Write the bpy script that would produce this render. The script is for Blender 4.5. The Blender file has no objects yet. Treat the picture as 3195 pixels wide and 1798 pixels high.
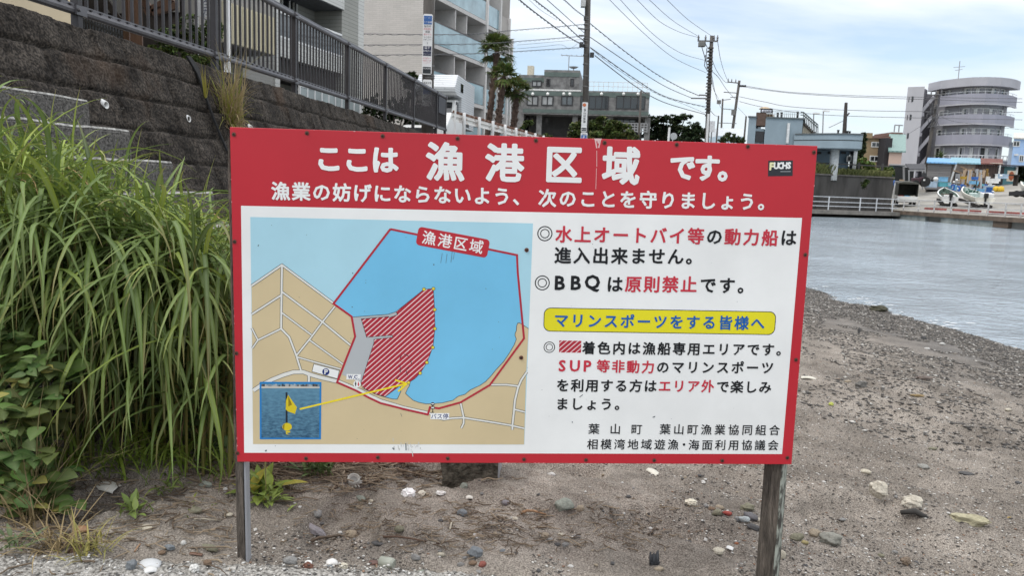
import bpy, bmesh, math, random
import numpy as np
from mathutils import Vector, Matrix
SC = bpy.context.scene
COL = SC.collection
rad = math.radians

# ------------------------------------------------------------------ camera
F, CX, CY = 2400.0, 1597.5, 899.0          # photograph: 3195 x 1798
_p, _r = rad(7.9), rad(2.2)
_t = F / math.tan(_p)
_d = np.array([-_t*math.sin(_r), _t*math.cos(_r), F]); _d /= np.linalg.norm(_d)
UP = -_d; FW = np.array([0, 0, 1.]) - UP[2]*UP; FW /= np.linalg.norm(FW); RT = np.cross(FW, UP)
R3 = np.array([RT, FW, UP])                # camera (x right, y down, z forward) -> world
cam = bpy.data.cameras.new("camera"); camo = bpy.data.objects.new("camera", cam); COL.objects.link(camo)
m = Matrix.Identity(4)
for i in range(3):
    m[i][0] = R3[i][0]; m[i][1] = -R3[i][1]; m[i][2] = -R3[i][2]
camo.matrix_world = m
cam.sensor_width = 36.0; cam.lens = F/3195*36.0; cam.clip_start = 0.05; cam.clip_end = 6000
cam.dof.use_dof = True; cam.dof.focus_distance = 2.55; cam.dof.aperture_fstop = 16.0
SC.camera = camo

# ------------------------------------------------------------------ light
SUN_EL, SUN_AZ = rad(58), rad(-122)        # azimuth from +Y towards +X: sun high, behind on the left
W = bpy.data.worlds.new("World"); SC.world = W; W.use_nodes = True
nt = W.node_tree; N = nt.nodes; L = nt.links
for n in list(N): N.remove(n)
out = N.new("ShaderNodeOutputWorld"); bg = N.new("ShaderNodeBackground"); bg.inputs[1].default_value = 0.1
sky = N.new("ShaderNodeTexSky"); sky.sky_type = 'NISHITA'; sky.sun_disc = False
sky.sun_elevation = SUN_EL; sky.sun_rotation = SUN_AZ; sky.air_density = 1.0; sky.dust_density = 0.6; sky.ozone_density = 1.5
tc = N.new("ShaderNodeTexCoord")
sep = N.new("ShaderNodeSeparateXYZ"); L.new(tc.outputs["Generated"], sep.inputs[0])
# project the view direction on a flat cloud deck: (x, y) / (z + 0.12)
zz = N.new("ShaderNodeMath"); zz.operation = 'MAXIMUM'; zz.inputs[1].default_value = 0.0; L.new(sep.outputs[2], zz.inputs[0])
za = N.new("ShaderNodeMath"); za.operation = 'ADD'; za.inputs[1].default_value = 0.14; L.new(zz.outputs[0], za.inputs[0])
dx = N.new("ShaderNodeMath"); dx.operation = 'DIVIDE'; L.new(sep.outputs[0], dx.inputs[0]); L.new(za.outputs[0], dx.inputs[1])
dy = N.new("ShaderNodeMath"); dy.operation = 'DIVIDE'; L.new(sep.outputs[1], dy.inputs[0]); L.new(za.outputs[0], dy.inputs[1])
cmb = N.new("ShaderNodeCombineXYZ"); L.new(dx.outputs[0], cmb.inputs[0]); L.new(dy.outputs[0], cmb.inputs[1])
mp = N.new("ShaderNodeMapping"); mp.inputs["Rotation"].default_value = (0, 0, rad(14)); mp.inputs["Scale"].default_value = (0.62, 1.5, 1)
mp.inputs["Location"].default_value = (1.35, 2.2, 0)
L.new(cmb.outputs[0], mp.inputs[0])
nz = N.new("ShaderNodeTexNoise"); nz.inputs["Scale"].default_value = 0.75; nz.inputs["Detail"].default_value = 7; nz.inputs["Roughness"].default_value = 0.52
nz.inputs["Distortion"].default_value = 0.35
L.new(mp.outputs[0], nz.inputs[0])
cr = N.new("ShaderNodeValToRGB"); cr.color_ramp.elements[0].position = 0.40; cr.color_ramp.elements[1].position = 0.58
cr.color_ramp.elements[0].color = (0.26, 0.26, 0.26, 1); cr.color_ramp.elements[1].color = (0.97, 0.97, 0.97, 1)
L.new(nz.outputs["Fac"], cr.inputs[0])
# cloud deck: whiter and brighter overhead, as under a thin overcast
cl = N.new("ShaderNodeMix"); cl.data_type = 'RGBA'
z2 = N.new("ShaderNodeMath"); z2.operation = 'POWER'; z2.inputs[1].default_value = 1.8; L.new(zz.outputs[0], z2.inputs[0]); L.new(z2.outputs[0], cl.inputs[0]); cl.inputs[6].default_value = (4.5, 4.85, 5.2, 1); cl.inputs[7].default_value = (24, 23.4, 22.6, 1)
skb = N.new("ShaderNodeMix"); skb.data_type = 'RGBA'; skb.blend_type = 'MULTIPLY'; skb.inputs[0].default_value = 1
L.new(sky.outputs[0], skb.inputs[6]); skb.inputs[7].default_value = (0.88, 0.88, 0.88, 1)
mx = N.new("ShaderNodeMix"); mx.data_type = 'RGBA'
L.new(cr.outputs[0], mx.inputs[0]); L.new(skb.outputs[2], mx.inputs[6]); L.new(cl.outputs[2], mx.inputs[7])
L.new(mx.outputs[2], bg.inputs[0]); L.new(bg.outputs[0], out.inputs[0])
sl = bpy.data.lights.new("sun", 'SUN'); sl.energy = 0.9; sl.angle = rad(30); sl.color = (1.0, 0.965, 0.91)
so = bpy.data.objects.new("sun", sl); COL.objects.link(so)
_sd = Vector((math.cos(SUN_EL)*math.sin(SUN_AZ), math.cos(SUN_EL)*math.cos(SUN_AZ), math.sin(SUN_EL)))
so.rotation_euler = _sd.to_track_quat('Z', 'Y').to_euler()
so.location = (-20, -20, 40)
SC.view_settings.view_transform = 'Standard'; SC.view_settings.look = 'None'; SC.view_settings.gamma = 1.0
SC.view_settings.exposure = 0.95
SC.cycles.max_bounces = 6; SC.cycles.transparent_max_bounces = 8
SC.cycles.use_denoising = True

# ------------------------------------------------------------------ picture -> place
def ray(px, py):
    v = R3 @ np.array([(px-CX)/F, (py-CY)/F, 1.0]); return v / v[1]
def at(px, py, Y):                          # the point seen at (px, py) at distance Y
    v = ray(px, py)*Y; return Vector((v[0], v[1], v[2]))
def at_z(px, py, z):
    v = ray(px, py); return Vector(v*(z/v[2]))
def X_at(px, Y, z=0.0):                     # X of picture column px for a point of height z at distance Y
    # solve for py so that the point has height z
    py = CY
    for _ in range(6):
        v = ray(px, py)*Y; py += -(z - v[2])*F/Y*0.98
    return (ray(px, py)*Y)[0]

# ------------------------------------------------------------------ materials
MATS = {}
def srgb(r, g, b):
    f = lambda c: (c/255/12.92) if c/255 <= 0.04045 else ((c/255+0.055)/1.055)**2.4
    return (f(r), f(g), f(b))
def M(name, col, rough=0.6, var=0.18, scale=6.0, bump=0.0, bscale=40.0, metal=0.0, spec=0.4, col2=None, lo=0.35, hi=0.65, attr=None, coat=0.0, stretch=None, detail=5):
    if name in MATS: return MATS[name]
    m = bpy.data.materials.new(name); m.use_nodes = True; t = m.node_tree; n = t.nodes; l = t.links
    b = n["Principled BSDF"]; b.inputs["Roughness"].default_value = rough; b.inputs["Metallic"].default_value = metal
    b.inputs["Specular IOR Level"].default_value = spec; b.inputs["Coat Weight"].default_value = coat
    tc = n.new("ShaderNodeTexCoord"); src = tc.outputs["Object"]
    if stretch:
        mp = n.new("ShaderNodeMapping"); mp.inputs["Scale"].default_value = stretch; l.new(src, mp.inputs[0]); src = mp.outputs[0]
    nz = n.new("ShaderNodeTexNoise"); nz.inputs["Scale"].default_value = scale; nz.inputs["Detail"].default_value = detail; nz.inputs["Roughness"].default_value = 0.6
    l.new(src, nz.inputs[0])
    rp = n.new("ShaderNodeValToRGB"); l.new(nz.outputs["Fac"], rp.inputs[0])
    rp.color_ramp.elements[0].position = lo; rp.color_ramp.elements[1].position = hi
    c2 = col2 if col2 else tuple(min(1, c*(1+var)) for c in col); c1 = col if col2 else tuple(c*(1-var) for c in col)
    rp.color_ramp.elements[0].color = (*c1, 1); rp.color_ramp.elements[1].color = (*c2, 1)
    last = rp.outputs[0]
    if attr:
        a = n.new("ShaderNodeAttribute"); a.attribute_name = attr
        x = n.new("ShaderNodeMix"); x.data_type = 'RGBA'; x.blend_type = 'MULTIPLY'; x.inputs[0].default_value = 1
        l.new(last, x.inputs[6]); l.new(a.outputs["Color"], x.inputs[7]); last = x.outputs[2]
    l.new(last, b.inputs["Base Color"])
    if bump:
        nb = n.new("ShaderNodeTexNoise"); nb.inputs["Scale"].default_value = bscale; nb.inputs["Detail"].default_value = 6; l.new(src, nb.inputs[0])
        bp = n.new("ShaderNodeBump"); bp.inputs["Strength"].default_value = bump; bp.inputs["Distance"].default_value = 0.02
        l.new(nb.outputs["Fac"], bp.inputs["Height"]); l.new(bp.outputs[0], b.inputs["Normal"])
    MATS[name] = m; return m
def Mtile(name, col, grout, bw, bh, rough=0.6, var=0.08, axis='XZ', mortar=0.03, bump=0.3, offset=0.5):
    """courses of tile, brick or boards, in the object's own metres"""
    if name in MATS: return MATS[name]
    m = M(name, col, rough, var, 1.2); t = m.node_tree; n = t.nodes; l = t.links; b = n["Principled BSDF"]
    tc = n.new("ShaderNodeTexCoord"); sp = n.new("ShaderNodeSeparateXYZ"); l.new(tc.outputs["Object"], sp.inputs[0])
    ad = n.new("ShaderNodeMath"); l.new(sp.outputs[0], ad.inputs[0]); l.new(sp.outputs[1], ad.inputs[1])
    cb = n.new("ShaderNodeCombineXYZ"); l.new(ad.outputs[0], cb.inputs[0]); l.new(sp.outputs[2], cb.inputs[1])
    br = n.new("ShaderNodeTexBrick"); br.inputs["Scale"].default_value = 1.0; br.inputs["Brick Width"].default_value = bw; br.inputs["Row Height"].default_value = bh
    br.inputs["Mortar Size"].default_value = mortar*bh; br.inputs["Mortar Smooth"].default_value = 0.3; br.offset = offset
    br.inputs["Color1"].default_value = (*[c*(1-var) for c in col], 1); br.inputs["Color2"].default_value = (*[min(1, c*(1+var)) for c in col], 1); br.inputs["Mortar"].default_value = (*grout, 1)
    l.new(cb.outputs[0], br.inputs[0])
    nz = n.new("ShaderNodeTexNoise"); nz.inputs["Scale"].default_value = 0.7; nz.inputs["Detail"].default_value = 6; l.new(tc.outputs["Object"], nz.inputs[0])
    rp = n.new("ShaderNodeValToRGB"); rp.color_ramp.elements[0].color = (0.82, 0.82, 0.82, 1); rp.color_ramp.elements[1].color = (1.05, 1.05, 1.05, 1); l.new(nz.outputs["Fac"], rp.inputs[0])
    x = n.new("ShaderNodeMix"); x.data_type = 'RGBA'; x.blend_type = 'MULTIPLY'; x.inputs[0].default_value = 1
    l.new(br.outputs["Color"], x.inputs[6]); l.new(rp.outputs[0], x.inputs[7]); l.new(x.outputs[2], b.inputs["Base Color"])
    if bump:
        bp = n.new("ShaderNodeBump"); bp.inputs["Strength"].default_value = bump; bp.inputs["Distance"].default_value = 0.02; bp.invert = True
        l.new(br.outputs["Fac"], bp.inputs["Height"]); l.new(bp.outputs[0], b.inputs["Normal"])
    return m
def Mglass(name, col, rough=0.06, spec=0.8):
    """window or balcony glass that mirrors the sky over a dark room"""
    if name in MATS: return MATS[name]
    return M(name, col, rough, 0.25, 0.8, spec=spec, coat=0.3)
def Mleaf(name, trans=0.3, rough=0.55):
    """leaves: colour per leaf from the mesh attribute 'col'"""
    if name in MATS: return MATS[name]
    m = bpy.data.materials.new(name); m.use_nodes = True; t = m.node_tree; n = t.nodes; l = t.links
    b = n["Principled BSDF"]; b.inputs["Roughness"].default_value = rough; b.inputs["Specular IOR Level"].default_value = 0.2
    a = n.new("ShaderNodeAttribute"); a.attribute_name = "col"; l.new(a.outputs["Color"], b.inputs["Base Color"])
    tr = n.new("ShaderNodeBsdfTranslucent"); l.new(a.outputs["Color"], tr.inputs[0])
    mx = n.new("ShaderNodeMixShader"); mx.inputs[0].default_value = trans; l.new(b.outputs[0], mx.inputs[1]); l.new(tr.outputs[0], mx.inputs[2])
    l.new(mx.outputs[0], n["Material Output"].inputs[0]); MATS[name] = m; return m

# ------------------------------------------------------------------ mesh builder
class MB:
    SHK = 0.0                               # sideways lean of a box's depth, for plans that are not square to X
    def __init__(s): s.v = []; s.f = []; s.mi = []; s.sm = []; s.cur = 0; s.smooth = False; s.c = []
    def add(s, vs, fs, col=None):
        o = len(s.v); s.v += [tuple(v) for v in vs]; s.f += [tuple(i+o for i in f) for f in fs]
        s.mi += [s.cur]*len(fs); s.sm += [s.smooth]*len(fs)
        if col is not None: s.c += [col]*len(vs)
        return s
    def box(s, c, d, rz=0.0, m=None):       # centre, full size, turn about z
        x, y, z = d[0]/2, d[1]/2, d[2]/2; ca, sa = math.cos(rz), math.sin(rz)
        vs = [(i*x, j*y, k*z) for k in (-1, 1) for j in (-1, 1) for i in (-1, 1)]
        if m is not None: vs = [tuple(m @ Vector(v)) for v in vs]; vs = [(c[0]+v[0], c[1]+v[1], c[2]+v[2]) for v in vs]
        else: vs = [(c[0]+v[0]*ca-v[1]*sa, c[1]+v[0]*sa+v[1]*ca, c[2]+v[2]) for v in vs]
        return s.add(vs, [(0, 2, 3, 1), (4, 5, 7, 6), (0, 1, 5, 4), (2, 6, 7, 3), (0, 4, 6, 2), (1, 3, 7, 5)])
    def b2(s, x0, x1, y0, y1, z0, z1):
        if MB.SHK: k = MB.SHK*(y1-y0); return s.ext([(x0, y0, z0), (x1, y0, z0), (x1, y0, z1), (x0, y0, z1)], (k, y1-y0, 0))
        return s.box(((x0+x1)/2, (y0+y1)/2, (z0+z1)/2), (abs(x1-x0), abs(y1-y0), abs(z1-z0)))
    def tube(s, pts, r, n=6, cap=True):     # r: number or one per point
        pts = [Vector(p) for p in pts]; k = len(pts); rs = r if isinstance(r, (list, tuple)) else [r]*k
        vs = []; pu = None
        for i, p in enumerate(pts):
            t = (pts[min(i+1, k-1)]-pts[max(i-1, 0)])
            t = t.normalized() if t.length > 1e-9 else Vector((0, 0, 1))
            if pu is None: pu = t.cross(Vector((0, 0, 1)) if abs(t.z) < 0.9 else Vector((1, 0, 0))).normalized()
            u = (pu - t*pu.dot(t)); u = u.normalized() if u.length > 1e-6 else t.orthogonal().normalized(); pu = u; w = t.cross(u)
            for j in range(n):
                a = 2*math.pi*j/n; vs.append(tuple(p + (u*math.cos(a)+w*math.sin(a))*rs[i]))
        fs = [(i*n+j, i*n+(j+1) % n, (i+1)*n+(j+1) % n, (i+1)*n+j) for i in range(k-1) for j in range(n)]
        if cap: fs += [tuple(range(n-1, -1, -1)), tuple((k-1)*n+j for j in range(n))]
        return s.add(vs, fs)
    def bar(s, a, b, w, h=None):            # rectangular bar from a to b
        a, b = Vector(a), Vector(b); h = h or w; t = (b-a).normalized()
        u = t.cross(Vector((0, 0, 1))); u = u.normalized() if u.length > 1e-4 else Vector((1, 0, 0)); q = u.cross(t)
        vs = [tuple(p + u*i*w/2 + q*j*h/2) for p in (a, b) for j in (-1, 1) for i in (-1, 1)]
        return s.add(vs, [(0, 2, 3, 1), (4, 5, 7, 6), (0, 1, 5, 4), (2, 6, 7, 3), (0, 4, 6, 2), (1, 3, 7, 5)])
    def lathe(s, prof, c=(0, 0, 0), n=12):   # (r, z) profile
        vs = []; k = len(prof)
        for r, z in prof:
            for j in range(n):
                a = 2*math.pi*j/n; vs.append((c[0]+r*math.cos(a), c[1]+r*math.sin(a), c[2]+z))
        fs = [(i*n+j, i*n+(j+1) % n, (i+1)*n+(j+1) % n, (i+1)*n+j) for i in range(k-1) for j in range(n)]
        if prof[0][0] > 1e-4: fs.append(tuple(range(n-1, -1, -1)))
        if prof[-1][0] > 1e-4: fs.append(tuple((k-1)*n+j for j in range(n)))
        return s.add(vs, fs)
    def prism(s, poly, z0, z1):              # plan outline extruded up
        k = len(poly); vs = [(p[0], p[1], z0) for p in poly]+[(p[0], p[1], z1) for p in poly]
        return s.add(vs, [tuple(range(k-1, -1, -1)), tuple(range(k, 2*k))]+[(i, (i+1) % k, k+(i+1) % k, k+i) for i in range(k)])
    def ext(s, poly, d):                     # any planar outline (3d points) pushed along d
        k = len(poly); d = Vector(d); vs = [tuple(p) for p in poly]+[tuple(Vector(p)+d) for p in poly]
        return s.add(vs, [tuple(range(k)), tuple(range(2*k-1, k-1, -1))]+[((i+1) % k, i, k+i, k+(i+1) % k) for i in range(k)])
    def quad(s, a, b, c, d): return s.add([a, b, c, d], [(0, 1, 2, 3)])
    def build(s, name, mat, parent=None, world=False, bevel=0.0):
        me = bpy.data.meshes.new(name)
        vs = s.v
        if world and parent is not None:
            r = parent
            while r.parent: r = r.parent
            o = r.location; vs = [(v[0]-o[0], v[1]-o[1], v[2]-o[2]) for v in vs]
        me.from_pydata(vs, [], s.f)
        for x in (mat if isinstance(mat, (list, tuple)) else [mat]): me.materials.append(x)
        me.polygons.foreach_set("material_index", s.mi); me.polygons.foreach_set("use_smooth", s.sm)
        if s.c and len(s.c) == len(s.v):
            ca = me.color_attributes.new("col", 'FLOAT_COLOR', 'POINT')
            ca.data.foreach_set("color", np.array([(*c[:3], 1.0) for c in s.c], dtype=np.float32).ravel())
        me.update()
        ob = bpy.data.objects.new(name, me); COL.objects.link(ob)
        if parent is not None: ob.parent = parent
        if bevel:
            bm_ = ob.modifiers.new("bevel", 'BEVEL'); bm_.width = bevel; bm_.segments = 2; bm_.limit_method = 'ANGLE'
        return ob
def tag(o, label=None, cat=None, group=None, kind=None):
    if label: o["label"] = label
    if cat: o["category"] = cat
    if group: o["group"] = group
    if kind: o["kind"] = kind
    return o
def thing(name, label, cat, loc=(0, 0, 0), rz=0.0, group=None):
    o = bpy.data.objects.new(name, None); COL.objects.link(o); o.location = loc; o.rotation_euler = (0, 0, rz); o.empty_display_size = 0.2
    return tag(o, label, cat, group)
def dup(root, loc, rz=0.0, label=None, group=None, scale=None):
    r = root.copy(); COL.objects.link(r); r.location = loc; r.rotation_euler = (0, 0, rz)
    if scale: r.scale = (scale,)*3 if not isinstance(scale, tuple) else scale
    if label: r["label"] = label
    if group: r["group"] = group
    for ch in list(root.children):
        c = ch.copy(); COL.objects.link(c); c.parent = r
        for g in list(ch.children):
            d = g.copy(); COL.objects.link(d); d.parent = c
    return r
# value noise
def _h(ix, iy, s):
    n = (ix.astype(np.int64)*374761393 + iy.astype(np.int64)*668265263 + s*982451653) & 0x7fffffff
    n = ((n ^ (n >> 13))*1274126177) & 0x7fffffff
    return ((n ^ (n >> 16)) & 0xffff)/65535.0
def vn(x, y, s=0):
    x = np.asarray(x, float); y = np.asarray(y, float); ix = np.floor(x); iy = np.floor(y); fx = x-ix; fy = y-iy
    fx = fx*fx*(3-2*fx); fy = fy*fy*(3-2*fy)
    return (_h(ix, iy, s)*(1-fx)+_h(ix+1, iy, s)*fx)*(1-fy)+(_h(ix, iy+1, s)*(1-fx)+_h(ix+1, iy+1, s)*fx)*fy
def fbm(x, y, o=4, s=0, g=0.5):
    a, t, w = 1.0, 0.0, 0.0
    for i in range(o): t = t+a*vn(x*2**i+17*i, y*2**i-9*i, s+i); w += a; a *= g
    return t/w
# ================================================================== the setting
rng = np.random.default_rng(7); random.seed(7)
ROADZ = 1.25; WATERZ = -1.75
WX0, WY0, WD, WB = -4.17, 6.27, 0.098, 0.44        # top edge of the retaining wall, its direction and batter
def wall_x(Y, z=1.27): return WX0+WD*(Y-WY0)+WB*(1.27-z)
def g0(X, Y):
    d = 6.03-0.12*(np.minimum(Y, 40)-9)-X
    z = WATERZ+np.where(d > 0, 0.0645*d, 0.16*d)
    return z+np.where(X < -1.0, 0.10*(-1-X), 0)*np.clip((Y-2.4)/0.8, 0, 1)
def gfine(X, Y):
    ca, sa = math.cos(rad(-28)), math.sin(rad(-28)); u = X*ca+Y*sa; w = -X*sa+Y*ca
    near = np.clip((9-Y)/5, 0.15, 1)
    h = 0.045*(fbm(X*1.1, Y*1.1, 3, 3)-0.5)
    h = h+near*(0.115*(fbm(u*1.5, w*8, 4, 11)-0.5)*np.clip((X+0.9)/1.0, 0.25, 1)+0.062*(fbm(X*8, Y*8, 3, 21)-0.5)+0.018*(fbm(X*38, Y*38, 2, 31)-0.5))
    dim = vn(X*3.4+5, Y*3.4, 41); h = h-near*0.055*np.clip((dim-0.66)/0.12, 0, 1)      # scuffed hollows
    return h
def ledge_y(X): return 2.20+0.10*np.clip((X+1.65)/0.85, 0, 1.3)+0.05*(fbm(X*5+3, X*0+1, 3, 55)-0.5)+0.07*np.clip((X+0.55)/0.5, 0, 1)
def gz(X, Y):
    X = np.asarray(X, float); Y = np.asarray(Y, float)
    z = g0(X, Y)+gfine(X, Y)
    return z-np.where((Y < ledge_y(X)-0.01) & (X < 0.35), 0.05*np.clip((0.35-X)/0.5, 0, 1), 0)
def ledge_z(X, Y):
    X = np.asarray(X, float); Y = np.asarray(Y, float)
    return g0(X, np.full_like(X, 2.3))+0.026*np.clip((0.15-X)/0.5, -1.4, 1)+0.014*(fbm(X*6, Y*6, 4, 61)-0.5)+0.016*(fbm(X*45, Y*45, 2, 63)-0.5)
def gtop(X, Y):                             # sand or, in front, the kerb
    X = np.asarray(X, float); Y = np.asarray(Y, float); z = gz(X, Y)
    return np.where((Y < ledge_y(X)) & (X < 0.42), np.maximum(z, ledge_z(X, Y)), z)
def gh(X, Y): return float(gtop(np.array([X]), np.array([Y]))[0])
def on_ground(px, py):
    v = ray(px, py); Y = -1.3/v[2]
    for _ in range(14):
        z = gh(v[0]*Y, Y); dy_ = 0.75*((z-v[2]*Y)/(v[2])); Y += dy_
        if abs(dy_) < 0.004: break
        Y = min(max(Y, 1.0), 60)
    return Vector((v[0]*Y, Y, gh(v[0]*Y, Y)))
def grid(name, XX, YY, ZZ, mat, parent=None, smooth=True):
    r, c = XX.shape; me = bpy.data.meshes.new(name)
    idx = np.arange(r*c).reshape(r, c); q = np.stack([idx[:-1, :-1], idx[:-1, 1:], idx[1:, 1:], idx[1:, :-1]], -1).reshape(-1, 4)
    me.vertices.add(r*c); me.vertices.foreach_set("co", np.stack([XX, YY, ZZ], -1).astype(np.float32).ravel())
    me.loops.add(q.size); me.loops.foreach_set("vertex_index", q.astype(np.int32).ravel())
    me.polygons.add(len(q)); me.polygons.foreach_set("loop_start", np.arange(0, q.size, 4, dtype=np.int32)); me.polygons.foreach_set("loop_total", np.full(len(q), 4, np.int32))
    me.materials.append(mat); me.update(calc_edges=True); me.validate()
    if smooth: me.polygons.foreach_set("use_smooth", np.ones(len(q), bool))
    o = bpy.data.objects.new(name, me); COL.objects.link(o)
    if parent: o.parent = parent
    return o
# sand, darker where the water wets it
ms = M("sand", (0.182, 0.162, 0.141), 0.95, col2=(0.335, 0.302, 0.266), scale=3.6, lo=0.32, hi=0.68, bump=0.8, bscale=150, spec=0.2, detail=9)
t = ms.node_tree; n = t.nodes; l = t.links; b = n["Principled BSDF"]
old = b.inputs["Base Color"].links[0].from_socket
geo = n.new("ShaderNodeNewGeometry"); sp = n.new("ShaderNodeSeparateXYZ"); l.new(geo.outputs["Position"], sp.inputs[0])
wn = n.new("ShaderNodeTexNoise"); wn.inputs["Scale"].default_value = 1.1; wn.inputs["Detail"].default_value = 5; l.new(geo.outputs["Position"], wn.inputs[0])
ma = n.new("ShaderNodeMath"); ma.operation = 'MULTIPLY_ADD'; l.new(wn.outputs["Fac"], ma.inputs[0]); ma.inputs[1].default_value = -0.12; l.new(sp.outputs[2], ma.inputs[2])
mr = n.new("ShaderNodeMapRange"); mr.inputs[1].default_value = -1.75; mr.inputs[2].default_value = -1.62; mr.inputs[3].default_value = 1; mr.inputs[4].default_value = 0; l.new(ma.outputs[0], mr.inputs[0])
x = n.new("ShaderNodeMix"); x.data_type = 'RGBA'; x.blend_type = 'MULTIPLY'; l.new(mr.outputs[0], x.inputs[0]); l.new(old, x.inputs[6]); x.inputs[7].default_value = (0.52, 0.52, 0.52, 1)
# grains and flecks
gn = n.new("ShaderNodeTexNoise"); gn.inputs["Scale"].default_value = 170; gn.inputs["Detail"].default_value = 2; l.new(geo.outputs["Position"], gn.inputs[0])
gr = n.new("ShaderNodeValToRGB"); gr.color_ramp.elements[0].position = 0.3; gr.color_ramp.elements[0].color = (0.45, 0.44, 0.43, 1); gr.color_ramp.elements[1].position = 0.68; gr.color_ramp.elements[1].color = (1.3, 1.3, 1.28, 1); l.new(gn.outputs["Fac"], gr.inputs[0])
x2 = n.new("ShaderNodeMix"); x2.data_type = 'RGBA'; x2.blend_type = 'MULTIPLY'; x2.inputs[0].default_value = 1; l.new(x.outputs[2], x2.inputs[6]); l.new(gr.outputs[0], x2.inputs[7])
tn = n.new("ShaderNodeTexNoise"); tn.inputs["Scale"].default_value = 0.9; tn.inputs["Detail"].default_value = 7; tn.inputs["Distortion"].default_value = 0.8; l.new(geo.outputs["Position"], tn.inputs[0])
tr_ = n.new("ShaderNodeValToRGB"); tr_.color_ramp.elements[0].position = 0.38; tr_.color_ramp.elements[0].color = (0.90, 0.885, 0.87, 1); tr_.color_ramp.elements[1].position = 0.6; tr_.color_ramp.elements[1].color = (1.24, 1.225, 1.21, 1); l.new(tn.outputs["Fac"], tr_.inputs[0])
x5 = n.new("ShaderNodeMix"); x5.data_type = 'RGBA'; x5.blend_type = 'MULTIPLY'; x5.inputs[0].default_value = 1; l.new(x2.outputs[2], x5.inputs[6]); l.new(tr_.outputs[0], x5.inputs[7])
l.new(x5.outputs[2], b.inputs["Base Color"])
rr = n.new("ShaderNodeMapRange"); rr.inputs[3].default_value = 0.95; rr.inputs[4].default_value = 0.45; l.new(mr.outputs[0], rr.inputs[0]); l.new(rr.outputs[0], b.inputs["Roughness"])
tans = np.concatenate([np.linspace(-1.6, -0.78, 60)[:-1], np.linspace(-0.78, 0.78, 620), np.linspace(0.78, 1.6, 60)[1:]])
ys = np.concatenate([np.linspace(0.5, 2.15, 24)[:-1], 2.15*(10/2.15)**np.linspace(0, 1, 430), 10*(62/10)**np.linspace(0, 1, 110)[1:]])
TT, YY = np.meshgrid(tans, ys); XX = TT*YY
tag(grid("beach_sand", XX, YY, gz(XX, YY), ms), kind='structure')
MB().quad((-2500, -60, -3.2), (2500, -60, -3.2), (2500, 5200, -3.2), (-2500, 5200, -3.2)).build("seabed_ground", M("seabed", (0.1, 0.095, 0.085), 0.9))["kind"] = 'structure'
# water
mw = M("sea_water", (0.31, 0.365, 0.405), 0.04, var=0.2, scale=0.4, spec=0.6)
t = mw.node_tree; n = t.nodes; l = t.links; b = n["Principled BSDF"]; b.inputs["IOR"].default_value = 1.36
geo = n.new("ShaderNodeNewGeometry"); mp = n.new("ShaderNodeMapping"); mp.inputs["Rotation"].default_value = (0, 0, rad(8)); mp.inputs["Scale"].default_value = (0.75, 1.25, 1); l.new(geo.outputs["Position"], mp.inputs[0])
hs = []
for sc_, wt in ((0.5, 0.7), (2.6, 0.9), (6.0, 0.9), (15.0, 0.45)):
    q = n.new("ShaderNodeTexNoise"); q.inputs["Scale"].default_value = sc_; q.inputs["Detail"].default_value = 4; q.inputs["Distortion"].default_value = 0.4; l.new(mp.outputs[0], q.inputs[0])
    k = n.new("ShaderNodeMath"); k.operation = 'MULTIPLY'; k.inputs[1].default_value = wt; l.new(q.outputs["Fac"], k.inputs[0]); hs.append(k)
a1 = n.new("ShaderNodeMath"); l.new(hs[0].outputs[0], a1.inputs[0]); l.new(hs[1].outputs[0], a1.inputs[1])
a2 = n.new("ShaderNodeMath"); l.new(a1.outputs[0], a2.inputs[0]); l.new(hs[2].outputs[0], a2.inputs[1])
a3 = n.new("ShaderNodeMath"); l.new(a2.outputs[0], a3.inputs[0]); l.new(hs[3].outputs[0], a3.inputs[1]); a2 = a3
bp = n.new("ShaderNodeBump"); bp.inputs["Strength"].default_value = 1.0; bp.inputs["Distance"].default_value = 0.10; l.new(a2.outputs[0], bp.inputs["Height"]); l.new(bp.outputs[0], b.inputs["Normal"])
MB().quad((-30, 2.0, WATERZ), (2400, 2.0, WATERZ), (2400, 5000, WATERZ), (-30, 5000, WATERZ)).build("sea_water", mw)["kind"] = 'structure'
# thin white wash where the water meets the gravel
wash = MB(); random.seed(3)
YW = np.arange(7.5, 24, 0.06)
for i in range(len(YW)-1):
    Y = YW[i]; X = 6.03-0.12*(Y-9)
    for q in range(3):
        if random.random() < 0.22+0.2*math.sin(Y*3.1):
            xx = X+0.10+random.gauss(0, 0.22); w_ = random.uniform(0.02, 0.14); yy = Y+random.uniform(0, 0.06)
            wash.add([(xx, yy, WATERZ+0.006), (xx+w_, yy+0.01, WATERZ+0.006), (xx+w_*0.8, yy+0.05, WATERZ+0.006), (xx-0.01, yy+0.04, WATERZ+0.006)], [(0, 1, 2, 3)])
tag(wash.build("wash_foam", M("foam", (0.7, 0.72, 0.72), 0.6, 0.1)), kind='stuff', label="white wash of small wavelets along the gravel shoreline", cat="foam")

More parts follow.
